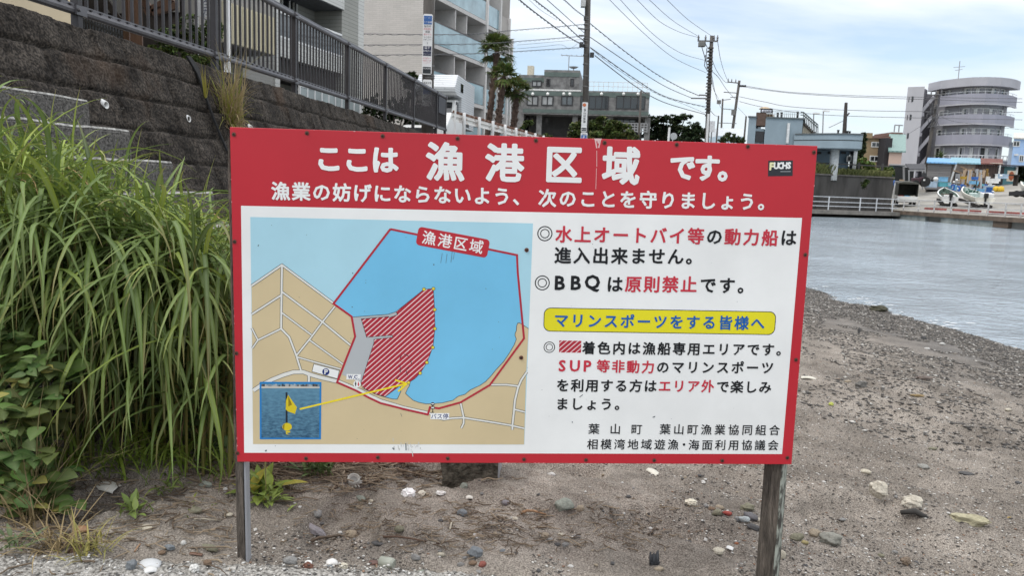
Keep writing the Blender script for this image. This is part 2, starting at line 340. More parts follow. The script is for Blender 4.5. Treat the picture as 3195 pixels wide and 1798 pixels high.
# land behind the wall and round the harbour (its top is above eye level)
land = [(-300, -40), (wall_x(-40)-0.3, -40), (wall_x(27)-0.3, 27), (-1.75, 27.2), (1.1, 37), (4.2, 47), (9.5, 54.5), (18, 57.6), (29.4, 61.2), (30.6, 64), (31, 70), (40, 92), (75, 100), (140, 96), (900, 96), (900, 3000), (-300, 3000)]
MB().prism(land, -2.9, ROADZ).build("harbour_land_ground", M("land", (0.20, 0.19, 0.175), 0.9, 0.2, 0.6, bump=0.3))["kind"] = 'structure'
MB().prism([(-60, -30), (wall_x(-30)-1.6, -30), (wall_x(24)-1.6, 24), (-0.2, 33), (4.0, 43), (10, 53.5), (7, 58), (-1, 47), (-7, 33), (-12, 20), (-14, -30)], ROADZ-0.2, ROADZ+0.004).build("asphalt_road", M("asphalt", (0.055, 0.055, 0.056), 0.85, 0.25, 3, bump=0.3, bscale=90))["kind"] = 'structure'

# slipway: concrete apron rising from the quay edge
SLN = (0.994, 0.108)
def slip_z(X, Y): return -1.13+0.115*(SLN[0]*(X-29.6)+SLN[1]*(Y-60.5))
def on_slip(px, py, zmax=1.36):
    v = ray(px, py); k = -1.13-0.115*(SLN[0]*29.6+SLN[1]*60.5)
    Y = k/(v[2]-0.115*(SLN[0]*v[0]+SLN[1]))
    if not 20 < Y < 140 or v[2]*Y > zmax: Y = zmax/v[2]
    return Vector((v[0]*Y, Y, v[2]*Y))
mslip = M("slip_concrete", (0.19, 0.178, 0.155), 0.9, 0.2, 0.35, bump=0.25, bscale=10, col2=(0.34, 0.325, 0.29), lo=0.3, hi=0.7)
sl_ = MB()
pl = [(29.75, 61.5), (31.25, 46.7), (33.4, 26), (70, 26), (60, 98), (41, 98)]
sl_.add([(x, y, min(slip_z(x, y), 3.2)) for x, y in pl]+[(x, y, -2.9) for x, y in pl], [(0, 1, 2, 3, 4, 5)]+[(i, i+6, (i+1) % 6+6, (i+1) % 6) for i in range(6)])
sl_.build("slipway_ground", mslip)["kind"] = 'structure'
# quay face under the apron: rusty brown coping, pale panels and dark openings
q = thing("quay_wall", "weathered brown quay face with pale panels along the water below the boats", "quay", (30.4, 54, -1.2))
eA, eB, eC = Vector((29.6, 61.4, -1.10)), Vector((31.1, 46.7, -1.02)), Vector((33.2, 26, -0.9))
mbq = MB()
for a, b_ in ((eA, eB), (eB, eC)): mbq.ext([a+Vector((-0.25, 0, -0.02)), b_+Vector((-0.25, 0, -0.02)), b_+Vector((-0.25, 0, -0.30)), a+Vector((-0.25, 0, -0.30))], (0.6, 0.05, 0))
mbq.build("coping", M("quay_brown", (0.13, 0.095, 0.07), 0.9, 0.3, 2.0, bump=0.4), q, world=True)
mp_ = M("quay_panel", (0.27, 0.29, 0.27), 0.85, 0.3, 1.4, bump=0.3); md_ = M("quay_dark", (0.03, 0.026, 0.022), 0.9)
def along(f): return eA.lerp(eB, f)
for f0, f1, mt in ((0.0, 0.33, mp_), (0.45, 0.80, mp_), (0.80, 0.89, M("quay_brown", (0.1, 0.1, 0.1)))):
    a, b_ = along(f0), along(f1); dz = 0.80 if mt is mp_ else 0.7
    MB().ext([a+Vector((-0.12, 0, -0.302)), b_+Vector((-0.12, 0, -0.302)), b_+Vector((-0.12, 0, -dz)), a+Vector((-0.12, 0, -dz))], (0.3, 0.03, 0)).build("panel", mt, q, world=True)
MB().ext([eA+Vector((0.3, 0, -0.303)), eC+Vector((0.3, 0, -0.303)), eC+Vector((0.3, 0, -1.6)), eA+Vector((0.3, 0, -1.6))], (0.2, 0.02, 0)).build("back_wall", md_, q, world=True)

# seawall and the walkway with its railing at the left of the slip
sw = thing("sea_wall", "dark stained concrete sea wall behind the white walkway railing", "sea wall", (24, 59.5, -1.2))
msw = M("seawall_concrete", (0.040, 0.037, 0.034), 0.95, col2=(0.085, 0.08, 0.074), scale=1.2, bump=0.4, stretch=(1, 1, 0.25), bscale=6)
swp = [(12, 55.8), (18, 57.6), (29.4, 61.2), (29.9, 63.5), (29.9, 66), (12, 66)]
MB().prism([(12, 55.4), (18, 57.25), (29.45, 60.8), (29.45, 61.6), (18, 58), (12, 56.2)], -1.6, 1.36).build("face", msw, sw, world=True)
MB().ext([(12, 55.3, 1.36), (18, 57.15, 1.36), (29.5, 60.7, 1.36), (29.5, 60.7, 1.46), (18, 57.15, 1.46), (12, 55.3, 1.46)], (0.05, 0.6, 0)).build("cap", M("sw_cap", (0.12, 0.11, 0.10), 0.95, 0.3, 3), sw, world=True)
wk = thing("walkway_slab", "grey concrete walkway slab under the sea wall just above the water", "walkway", (24, 58, -1.3))
MB().prism([(10, 53.6), (18, 56.0), (29.6, 59.45), (29.6, 60.78), (18, 57.2), (10, 54.8)], -1.52, -1.22).build("slab", M("walk_con", (0.19, 0.175, 0.155), 0.9, 0.25, 2, bump=0.3), wk, world=True)
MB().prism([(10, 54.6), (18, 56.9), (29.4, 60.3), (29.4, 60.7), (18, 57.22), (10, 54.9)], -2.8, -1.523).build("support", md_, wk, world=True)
def railing(name, label, pts, zs, h, mat, post_fr, rails=(1.0, 0.62, 0.3), w=0.07, group=None):
    r = thing(name, label, "railing", pts[0], 0, group)
    for fr in rails:
        a = MB()
        for i in range(len(pts)-1): a.bar(Vector(pts[i])+Vector((0, 0, h*fr)), Vector(pts[i+1])+Vector((0, 0, h*fr)), w*0.75)
        a.build("rail", mat, r, world=True)
    for f in post_fr:
        k = min(int(f*(len(pts)-1)), len(pts)-2); g = f*(len(pts)-1)-k; p = Vector(pts[k]).lerp(Vector(pts[k+1]), g)
        MB().b2(p[0]-w/2, p[0]+w/2, p[1]-w/2, p[1]+w/2, p[2], p[2]+h+0.03).build("post", mat, r, world=True)
    return r
mwr = M("white_rail", (0.55, 0.56, 0.57), 0.5, 0.12, 3)
railing("railing", "white three-bar railing on the walkway in front of the dark sea wall", [(20.4, 56.75, -1.22), (29.4, 59.5, -1.22)], None, 0.98, mwr, [0.03, 0.32, 0.62, 0.78, 0.94])
railing("railing", "pale railing along the slipway edge in front of the beached boats", [(29.7, 59.3, -1.12), (31.25, 46.7, -1.04), (33.35, 28, -0.95)], None, 0.86, M("grey_rail", (0.5, 0.49, 0.475), 0.6, 0.15, 3), [0.0, 0.07, 0.14, 0.21, 0.28, 0.35, 0.41, 0.46, 0.5, 0.6, 0.7], rails=(1.0, 0.55, 0.22), w=0.075)
for (a0, a1) in ((0.14, 0.30), (0.36, 0.55), (0.60, 0.86)):   # faded red boards lying along the slip edge
    a = Vector((30.1, 61.0, -1.05)).lerp(Vector((31.7, 46.7, -0.98)), a0); b_ = Vector((30.1, 61.0, -1.05)).lerp(Vector((31.7, 46.7, -0.98)), a1)
    tag(MB().bar(a+Vector((0.9, 0, 0.16)), b_+Vector((0.9, 0, 0.16)), 0.18, 0.2).build("edge_board", M("faded_red", (0.30, 0.085, 0.075), 0.8, 0.3, 2)),
        "faded red board lying along the slipway edge behind the railing", "board", "red boards along the slipway edge")

# ------------------------------------------------------------------ retaining wall
mwall = M("wall_stone", (0.0135, 0.0115, 0.010), 0.95, col2=(0.056, 0.0485, 0.042), scale=3.4, lo=0.34, hi=0.70, bump=0.9, bscale=26, spec=0.2, detail=10)
t = mwall.node_tree; n = t.nodes; l = t.links; b = n["Principled BSDF"]; old = b.inputs["Base Color"].links[0].from_socket
tcx = n.new("ShaderNodeTexCoord"); pn = n.new("ShaderNodeTexNoise"); pn.inputs["Scale"].default_value = 46; pn.inputs["Detail"].default_value = 5; l.new(tcx.outputs["Object"], pn.inputs[0])
pr = n.new("ShaderNodeValToRGB"); pr.color_ramp.elements[0].position = 0.42; pr.color_ramp.elements[0].color = (0.62, 0.62, 0.62, 1); pr.color_ramp.elements[1].position = 0.66; pr.color_ramp.elements[1].color = (2.5, 2.45, 2.35, 1); l.new(pn.outputs["Fac"], pr.inputs[0])
x = n.new("ShaderNodeMix"); x.data_type = 'RGBA'; x.blend_type = 'MULTIPLY'; x.inputs[0].default_value = 1; l.new(old, x.inputs[6]); l.new(pr.outputs[0], x.inputs[7])
# pale lichen blots and rusty patches
ln = n.new("ShaderNodeTexNoise"); ln.inputs["Scale"].default_value = 5.5; ln.inputs["Detail"].default_value = 9; ln.inputs["Roughness"].default_value = 0.72; l.new(tcx.outputs["Object"], ln.inputs[0])
lr = n.new("ShaderNodeValToRGB"); lr.color_ramp.elements[0].position = 0.645; lr.color_ramp.elements[0].color = (0, 0, 0, 1); lr.color_ramp.elements[1].position = 0.70; lr.color_ramp.elements[1].color = (0.8, 0.8, 0.8, 1); l.new(ln.outputs["Fac"], lr.inputs[0])
x2 = n.new("ShaderNodeMix"); x2.data_type = 'RGBA'; l.new(lr.outputs[0], x2.inputs[0]); l.new(x.outputs[2], x2.inputs[6]); x2.inputs[7].default_value = (0.20, 0.185, 0.165, 1)
on = n.new("ShaderNodeTexNoise"); on.inputs["Scale"].default_value = 0.9; on.inputs["Detail"].default_value = 7; l.new(tcx.outputs["Object"], on.inputs[0])
orr = n.new("ShaderNodeValToRGB"); orr.color_ramp.elements[0].position = 0.58; orr.color_ramp.elements[0].color = (0, 0, 0, 1); orr.color_ramp.elements[1].position = 0.74; orr.color_ramp.elements[1].color = (0.6, 0.6, 0.6, 1); l.new(on.outputs["Fac"], orr.inputs[0])
x3 = n.new("ShaderNodeMix"); x3.data_type = 'RGBA'; l.new(orr.outputs[0], x3.inputs[0]); l.new(x2.outputs[2], x3.inputs[6]); x3.inputs[7].default_value = (0.085, 0.050, 0.030, 1)
l.new(x3.outputs[2], b.inputs["Base Color"])
rw = thing("retaining_wall", "dark mossy stone block retaining wall sloping up to the road fence", "retaining wall", (wall_x(8, -1), 8, -1.2))
S_, T_ = np.meshgrid(np.arange(0.3, 27.2, 0.026), np.concatenate([[-1.3, -0.6, -0.25, -0.1], np.arange(-0.04, 3.0, 0.018)]))
Tt = np.maximum(T_, 0); CH, CW_ = 0.335, 0.46
wob = 0.03*(fbm(S_*2, Tt*2, 3, 77)-0.5)
row = np.floor((Tt+wob)/CH); fr = (Tt+wob)/CH-row; u = S_/CW_+0.5*(row % 2)+0.23*_h(row, row*0, 5)+0.05*(fbm(S_*3, Tt*3, 2, 78)-0.5); colm = np.floor(u); fu = u-colm
edge_v = np.minimum(fr, 1-fr)*CH; edge_u = np.minimum(fu, 1-fu)*CW_
blk = _h(colm, row, 9)
disp = 0.040*np.clip(edge_v/0.045, 0, 1)**0.5*(0.40+0.60*np.clip(edge_u/0.035, 0, 1)**0.5)+0.034*blk-0.030*fr
disp = disp+0.040*(fbm(S_*5, Tt*5, 5, 81)-0.5)+0.022*(fbm(S_*24, Tt*24, 3, 83)-0.5)-0.04*np.clip(0.02-edge_v, 0, 1)/0.02-0.02*np.clip(0.014-edge_u, 0, 1)/0.014
disp = np.where(T_ < -0.05, 0.02, disp)
nx, ny, nz_ = 0.911, -0.09, 0.402
zt = 1.27-Tt*0.9153
Xw = WX0+WD*(S_-WY0)+WB*(1.27-zt)+np.minimum(T_, 0)+nx*disp; Yw = S_+ny*disp; Zw = zt+nz_*disp-0.03*np.exp(-Tt/0.05)
ro = rw.location
grid("block_face", Xw-ro[0], Yw-ro[1], Zw-ro[2], mwall, rw)
# tarred expansion joint running down the face
def on_wall(px, py):
    v = ray(px, py); Y = (WX0-WD*WY0+WB*1.27)/(v[0]-WD+WB*v[2]); return Vector(v*Y)
ej = MB(); nn = Vector((nx, ny, nz_)); pts_ = [(566, 180, 13), (583, 208, 17), (600, 238, 12), (612, 268, 7), (628, 315, 5), (646, 365, 5), (672, 430, 5), (712, 520, 5)]
for i in range(len(pts_)-1):
    a, b_ = pts_[i], pts_[i+1]
    p = [on_wall(a[0], a[1])+nn*0.052, on_wall(a[0]+a[2], a[1]+3)+nn*0.052, on_wall(b_[0]+b_[2], b_[1]+3)+nn*0.052, on_wall(b_[0], b_[1])+nn*0.052]
    ej.ext(p, nn*0.02)
ej.build("expansion_joint", M("tar", (0.012, 0.012, 0.013), 0.8, 0.2), rw, world=True)
# weep pipes
mpvc = M("pvc", (0.72, 0.72, 0.70), 0.45, 0.06, 8); mhole = M("pipe_hole", (0.16, 0.16, 0.155), 0.8)
for i, (px, py, lab) in enumerate(((306, 312, "white plastic weep pipe in the wall above the grass, nearest the steps"), (568, 358, "white plastic weep pipe in the wall left of the dry grass tuft"), (765, 388, "white plastic weep pipe half hidden behind the board's top left corner"))):
    p = on_wall(px, py); o = thing("drain_pipe", lab, "drain pipe", p, 0, "white weep pipes in the retaining wall")
    dr = Vector((0.86, -0.24, -0.42)).normalized(); R_ = 0.030
    mb = MB(); mb.smooth = True; k = 14; u_ = dr.cross(Vector((0, 0, 1))).normalized(); w_ = u_.cross(dr)
    for st, rr_, cut in ((-0.12, R_, 0), (0.10, R_, 0.6), (0.10, R_*0.80, 0.6), (-0.05, R_*0.80, 0)):
        for j in range(k):
            a = 2*math.pi*j/k; mb.v.append(tuple(dr*(st-cut*rr_*math.sin(a))+(u_*math.cos(a)+w_*math.sin(a))*rr_))
    fs = [(i_*k+j, i_*k+(j+1) % k, (i_+1)*k+(j+1) % k, (i_+1)*k+j) for i_ in range(3) for j in range(k)]
    mb.f = fs; mb.mi = [0]*len(fs); mb.sm = [True]*len(fs); mb.build("pipe", mpvc, o)
    MB().add([tuple(dr*0.0+(u_*math.cos(2*math.pi*j/k)+w_*math.sin(2*math.pi*j/k))*R_*0.81) for j in range(k)], [tuple(range(k))]).build("bore", mhole, o)

# ------------------------------------------------------------------ concrete steps let into the wall
mstep = M("step_concrete", (0.026, 0.0245, 0.0225), 0.95, col2=(0.20, 0.19, 0.175), scale=48, lo=0.34, hi=0.72, bump=0.7, bscale=60, detail=10)
mnose = M("worn_edge", (0.20, 0.195, 0.18), 0.95, col2=(0.60, 0.585, 0.55), scale=18, bump=0.5, bscale=60)
st = thing("concrete_steps", "weathered grey concrete steps with pale worn edges beside the stone wall", "steps", (-2.6, 5.0, -1.1))
YS = 6.5; pA, pE = at(142, 214, YS), at(666, 600, YS); dX, dZ = (pE[0]-pA[0])/4, (pE[2]-pA[2])/4
body = MB(); nose = MB()
for i in range(-2, 8):
    xr, zt_ = pA[0]+dX*i, pA[2]+dZ*i
    def P_(x, Y): return x+WD*(Y-YS)
    Ya = -1.5; ns = 46
    for k in range(ns):                      # slightly uneven risers
        y0, y1 = Ya+(YS-Ya)*k/ns, Ya+(YS-Ya)*(k+1)/ns
        e0, e1 = [0.018*(float(fbm(np.array([y*3.0]), np.array([i*3.1]), 3, 91)[0])-0.5) for y in (y0, y1)]
        h0, h1 = [0.022*(float(fbm(np.array([y*4.0]), np.array([i*5.1]), 3, 92)[0])-0.5) for y in (y0, y1)]
        a0, a1 = (P_(xr, y0)+e0, y0), (P_(xr, y1)+e1, y1)
        body.quad((a0[0]+0.012, y0, zt_+dZ-0.1), (a1[0]+0.012, y1, zt_+dZ-0.1), (a1[0], y1, zt_+h1-0.012), (a0[0], y0, zt_+h0-0.012))
        body.quad((a0[0]-0.012, y0, zt_+h0), (a1[0]-0.012, y1, zt_+h1), (a1[0]-1.3, y1, zt_), (a0[0]-1.3, y0, zt_))
        w0 = 0.018+0.014*random.random()
        nose.quad((a0[0]+0.001, y0, zt_+h0-w0-0.006), (a1[0]+0.001, y1, zt_+h1-w0-0.006), (a1[0]-0.012, y1, zt_+h1+0.003), (a0[0]-0.012, y0, zt_+h0+0.003))
        nose.quad((a0[0]-0.012, y0, zt_+h0+0.003), (a1[0]-0.012, y1, zt_+h1+0.003), (a1[0]-0.06, y1, zt_+h1+0.002), (a0[0]-0.06, y0, zt_+h0+0.002))
    body.quad((P_(xr, YS)+0.012, YS, zt_+dZ-0.1), (P_(xr, YS)-1.3, YS, zt_+dZ-0.1), (P_(xr, YS)-1.3, YS, zt_), (P_(xr, YS)-0.012, YS, zt_))
body.build("treads", mstep, st, world=True); nose.build("worn_edges", mnose, st, world=True)

# ------------------------------------------------------------------ exposed-aggregate concrete kerb at the bottom of the picture
mled = M("ledge_concrete", (0.085, 0.078, 0.068), 0.95, col2=(0.50, 0.48, 0.44), scale=85, lo=0.36, hi=0.66, bump=0.8, bscale=70, detail=4)
LX, LF = np.meshgrid(np.linspace(-2.6, 0.42, 460), np.concatenate([np.linspace(0, 1, 90), [1.0, 1.0]]))
ed = ledge_y(LX); LY = 1.0+(ed-1.0)*LF**0.5
lz = ledge_z(LX, LY)
lz[-12:-2] -= np.linspace(0, 1, 10)[:, None]**2*0.012
lz[-1] -= 0.16; lz[-2] -= 0.03; LY[-1] += 0.012
tag(grid("concrete_kerb", LX, LY, lz, mled), kind='structure')
# ================================================================== the notice board
_h1 = np.array([-0.8578697, 2.32953707, 0.12833548])       # top left corner
SU = Vector((0.99773662, 0.06650586, 0.00993002)); SV = Vector((0.0, 0.0, -1.0)); SV = (SV-SU*SV.dot(SU)).normalized(); SN = SU.cross(SV).normalized()  # SN points away from the viewer
if SN.y < 0: SN = -SN
SW, SH = 1.80, 1.0411
board_o = Vector(_h1)+SU*SW/2+SV*1.40                       # foot of the board
nb = thing("notice_board", "large red and white Japanese harbour notice board with a map on two wooden posts", "notice board")
nb.matrix_world = Matrix(((SU.x, SN.x, -SV.x, board_o.x), (SU.y, SN.y, -SV.y, board_o.y), (SU.z, SN.z, -SV.z, board_o.z), (0, 0, 0, 1)))
_n = np.array(SN); _c = np.array(_h1)
def S(px, py):                                              # picture point -> (across, up) on the board
    v = ray(px, py); k = _n.dot(_c)/_n.dot(v); d = Vector(v*k)-board_o
    return (d.dot(SU), -d.dot(SV))
def zA(x, y): return (700+x/2.7116, 380+y/2.7116)
def zB(x, y): return (1600+x/2.576, 400+y/2.576)
def z4(x, y): return (720+x/2.301, 850+y/2.301)
def z5(x, y): return (1600+x/2.5, 900+y/2.5)
LAY = 0.00013
def lift(k): return -LAY*k
mprint = {}
def ink(name, r, g, b, rough=0.42, var=0.05):
    return M("print_"+name, srgb(r, g, b), rough, var, 3.0, spec=0.35)
I_red = ink("red", 184, 42, 54); I_white = ink("white", 234, 235, 233); I_black = ink("black", 22, 24, 28); I_sea = ink("pale_sea", 170, 212, 226); I_bay = ink("bay_blue", 116, 190, 226)
I_land = ink("land", 206, 188, 150); I_grey = ink("quay_grey", 178, 182, 184); I_yel = ink("yellow", 224, 214, 36); I_blue = ink("blue", 24, 92, 168); I_navy = ink("navy", 30, 48, 110); I_dark = ink("line", 42, 52, 58)
I_txr = ink("text_red", 196, 52, 68); I_roadw = ink("road_white", 222, 222, 216); I_frame = ink("frame_blue", 24, 124, 196)
def flat(polys, k, name, mat, parent=nb):
    mb = MB()
    for p in polys: mb.add([(x, lift(k), y) for x, y in p], [tuple(range(len(p)-1, -1, -1))])
    return mb.build(name, mat, parent)
def P(pts, zf=None): return [S(*(zf(*p) if zf else p)) for p in pts]
def strip(line, w):                                        # a painted line of width w (metres) with mitred joints
    out = []
    ln = [Vector((a, b)) for a, b in line]
    L_, R_ = [], []
    for i, p in enumerate(ln):
        t0 = (p-ln[i-1]).normalized() if i else None; t1 = (ln[i+1]-p).normalized() if i < len(ln)-1 else None
        t = ((t0 or t1)+(t1 or t0)).normalized(); nrm = Vector((-t.y, t.x)); c = nrm.dot(Vector((-(t1 or t0).y, (t1 or t0).x))); s = w/2/max(c, 0.4)
        L_.append(p+nrm*s); R_.append(p-nrm*s)
    for i in range(len(ln)-1): out.append([tuple(R_[i]), tuple(R_[i+1]), tuple(L_[i+1]), tuple(L_[i])][::-1])
    return out
def ringp(c, r0, r1, n=28):
    a = [2*math.pi*i/n for i in range(n+1)]
    return [[(c[0]+r*math.cos(t), c[1]+r*math.sin(t)) for r, t in ((r0, a[i]), (r0, a[i+1]), (r1, a[i+1]), (r1, a[i]))] for i in range(n)]
def disc(c, r, n=24): return [(c[0]+r*math.cos(-2*math.pi*i/n), c[1]+r*math.sin(-2*math.pi*i/n)) for i in range(n)]
def rrect(c, u, v, hw, hh, r, n=6):                         # rounded rectangle about c with axes u, v
    o = []
    for sx, sy, a0 in ((1, 1, 0), (-1, 1, 90), (-1, -1, 180), (1, -1, 270)):
        for i in range(n+1):
            a = rad(a0+90*i/n); x = sx*(hw-r)+r*math.cos(a); y = sy*(hh-r)+r*math.sin(a)
            o.append((c[0]+u[0]*x+v[0]*y, c[1]+u[1]*x+v[1]*y))
    return o[::-1]
# glyph outlines from Blender's own font
_fc = bpy.data.curves.new("glyphs", 'FONT'); _fo = bpy.data.objects.new("glyphs", _fc); COL.objects.link(_fo); _fc.resolution_u = 2
_gc = {}
def glyph(ch):
    if ch not in _gc:
        _fc.body = ch
        dg = bpy.context.evaluated_depsgraph_get(); ev = _fo.evaluated_get(dg); me = ev.to_mesh()
        vs = [(v.co.x, v.co.y) for v in me.vertices]; fs = [tuple(p.vertices) for p in me.polygons]; ev.to_mesh_clear()
        key = {}; idx = []; uv = []                            # weld, then find the outline
        for v in vs:
            k = (round(v[0], 4), round(v[1], 4))
            if k not in key: key[k] = len(uv); uv.append(v)
            idx.append(key[k])
        fs = [tuple(idx[i] for i in f) for f in fs]; fs = [f for f in fs if len(set(f)) == len(f)]; cnt = {}
        for f in fs:
            for i in range(len(f)):
                e = (f[i], f[(i+1) % len(f)]); k = (min(e), max(e)); cnt.setdefault(k, []).append((e, f))
        out = []
        for k, w in cnt.items():
            if len(w) == 1:
                (a, b), f = w[0]; ax, ay = uv[a]; bx_, by = uv[b]; nx_, ny_ = by-ay, ax-bx_; ln = math.hypot(nx_, ny_) or 1
                c = [sum(uv[i][j] for i in f)/len(f) for j in (0, 1)]
                if (c[0]-ax)*nx_+(c[1]-ay)*ny_ > 0: nx_, ny_ = -nx_, -ny_
                out.append((a, b, nx_/ln, ny_/ln))
        xs = [v[0] for v in uv] or [0]; ys = [v[1] for v in uv] or [0]
        _gc[ch] = (uv, fs, (min(xs)+max(xs))/2, (min(ys)+max(ys))/2, out)
    return _gc[ch]
def put(mb, text, c0, c1, em, off, tilt=False, k=9, n=None, wide=1.0):
    """glyphs with centres running evenly from c0 to c1 (board metres); latin ones centred on their own box.
    off thickens the strokes and rounds their ends"""
    n = n or len(text); c0 = Vector(c0); c1 = Vector(c1); d = c1-c0
    a = math.atan2(d.y, d.x) if tilt else 0.0; ca, sa = math.cos(a), math.sin(a)
    for i, ch in enumerate(text):
        if ch in ' \u3000': continue
        p = c0+d*(i/(max(n-1, 1)))
        vs, fs, gx, gy, ol_ = glyph(ch)
        if ord(ch) > 255: gx, gy = 0.5, 0.378
        def T(x, y, dz=0.0):
            x = (x-gx)*em*wide; y = (y-gy)*em; return (p.x+x*ca-y*sa, lift(k)-dz, p.y+x*sa+y*ca)
        mb.add([T(*v) for v in vs], fs)
        for q, (a_, b_, nx_, ny_) in enumerate(ol_):
            A, B = vs[a_], vs[b_]; dz = 4e-5+2.2e-6*(q % 37); o = off
            mb.add([T(A[0], A[1], dz), T(B[0], B[1], dz), T(B[0]+nx_*o, B[1]+ny_*o, dz), T(A[0]+nx_*o, A[1]+ny_*o, dz)], [(0, 1, 2, 3)])
            mb.add([T(A[0]+o*math.cos(g*math.pi/3.5), A[1]+o*math.sin(g*math.pi/3.5), dz+1.1e-6) for g in range(7)], [tuple(range(7))])
            mb.add([T(B[0]+o*math.cos(g*math.pi/3.5), B[1]+o*math.sin(g*math.pi/3.5), dz+1.7e-6+1.2e-4*0) for g in range(7)], [tuple(range(7))])
def pxm(v): return v*2.37/F                                 # picture pixels -> metres on the board
def line(name, mat, runs, em, off, **kw):
    mb = MB()
    for text, c0, c1 in runs: put(mb, text, S(*c0), S(*c1), pxm(em), off, **kw)
    return mb.build(name, mat, nb)
def SC_(x, y): return (x-SW/2, 1.40-y)                       # from the top left corner in metres
# board
bm_ = MB(); bm_.box((0, 0.006, 1.40-SH/2), (SW, 0.012, SH)); bo = bm_.build("panel", M("board_red", srgb(186, 40, 52), 0.38, 0.05, 2.0, spec=0.4, bump=0.04, bscale=3), nb, bevel=0.0012)
flat([P([(752, 642), (2502.6, 680), (2440, 1418), (762, 1414)])], 1, "white_panel", I_white)
flat([P([(781, 677), (1663, 697), (1636, 1388.5), (789.5, 1387)])], 2, "map_sheet", I_sea)
shore = [(2138, 405), (2095, 375), (2072, 363), (2060, 365), (2052, 385), (2050, 420), (2042, 436), (2040, 452), (2050, 480), (2035, 520), (2000, 580), (1960, 640), (1900, 705), (1868, 745), (1830, 785), (1790, 812), (1720, 845), (1680, 878), (1640, 888), (1620, 900), (1595, 920), (1520, 938), (1450, 944), (1400, 945), (1350, 935), (1310, 920), (1275, 890), (1255, 870), (1268, 840), (1285, 812), (1278, 795)]
flat([P([(149, 97), (368, -53), (738, 222), (868, 318), (893, 462), (900, 600)]+[(1240, 780), (1278, 795)][0:1]+shore[::-1]+[(2120, 760), (2106, 1238), (160, 1235)], z4)], 3, "map_land", I_land)
flat([P([(738, 225), (1146, -311), (2055, -124), (2095, 375)]+shore[2:]+[(1240, 760), (1000, 560), (868, 318)], z4)], 4, "map_bay", I_bay)
flat([P([(1215, 812), (1222, 840), (1220, 860), (1195, 912), (1160, 910), (1110, 897), (1180, 830)], z4)], 4.5, "map_cove", I_bay)
flat([P([(868, 322), (1130, 302), (1187, 283), (1197, 305), (1138, 327), (1133, 318), (935, 335), (975, 467), (1160, 452), (1162, 467), (1028, 482), (1030, 505), (940, 800), (925, 790), (800, 735), (893, 462)], z4)], 5, "map_quay", I_grey)
# hatched no-go area: white slanting stripes on red, printed
m = M("print_hatch", srgb(172, 40, 56), 0.42, 0.03, 3); t = m.node_tree; n = t.nodes; l = t.links
tcx = n.new("ShaderNodeTexCoord"); sp = n.new("ShaderNodeSeparateXYZ"); l.new(tcx.outputs["Object"], sp.inputs[0])
k1 = n.new("ShaderNodeMath"); k1.operation = 'MULTIPLY'; k1.inputs[1].default_value = 0.93; l.new(sp.outputs[0], k1.inputs[0])
k2 = n.new("ShaderNodeMath"); k2.operation = 'SUBTRACT'; l.new(sp.outputs[2], k2.inputs[0]); l.new(k1.outputs[0], k2.inputs[1])
k3 = n.new("ShaderNodeMath"); k3.operation = 'DIVIDE'; k3.inputs[1].default_value = 0.0159; l.new(k2.outputs[0], k3.inputs[0])
k4 = n.new("ShaderNodeMath"); k4.operation = 'FRACT'; l.new(k3.outputs[0], k4.inputs[0])
k5 = n.new("ShaderNodeMath"); k5.operation = 'LESS_THAN'; k5.inputs[1].default_value = 0.25; l.new(k4.outputs[0], k5.inputs[0])
old = n["Principled BSDF"].inputs["Base Color"].links[0].from_socket
x = n.new("ShaderNodeMix"); x.data_type = 'RGBA'; l.new(k5.outputs[0], x.inputs[0]); l.new(old, x.inputs[6]); x.inputs[7].default_value = (*srgb(232, 205, 205), 1); l.new(x.outputs[2], n["Principled BSDF"].inputs["Base Color"])
I_hatch = m
hat = P([(937, 336), (1133, 318), (1138, 327), (1197, 305), (1187, 283), (1387, 122), (1455, 118), (1463, 268), (1466, 405), (1451, 538), (1408, 648), (1360, 725), (1320, 765), (1278, 793), (1215, 815), (1110, 893), (1040, 875), (965, 838), (940, 815), (935, 795), (1028, 505), (1028, 482), (1162, 467), (1160, 452), (975, 467)], z4)
flat([hat], 6, "map_fishing_area", I_hatch)
lw = pxm(1.5)
ol = MB()
def addl(mb, polys, k):
    for p in polys: mb.add([(x, lift(k), y) for x, y in p], [tuple(range(len(p)))])
addl(ol, strip(hat+hat[:1], lw), 6.6); addl(ol, strip(P(shore, z4), lw), 6.6); addl(ol, strip(P([(1278, 795), (1215, 812), (1222, 840), (1220, 860), (1195, 912), (1160, 910), (1110, 897), (1040, 876), (940, 830)], z4), lw), 6.6)
addl(ol, strip(P([(868, 322), (1130, 302), (1187, 283), (1197, 305), (1138, 327), (1133, 318), (935, 335)], z4), lw), 6.6)
for a in range(0, 9):                                        # broken line of the old pier
    dl = [(1195, 770), (1205, 745), (1218, 720), (1215, 670), (1213, 620), (1228, 597), (1245, 588), (1280, 605), (1294, 632), (1297, 660), (1280, 685), (1262, 692), (1258, 705), (1270, 740), (1272, 785)]
    if a < 7: addl(ol, strip(P([dl[2*a], dl[2*a+1]], z4), pxm(2)), 6.8)
ol.build("map_outline", I_dark, nb)
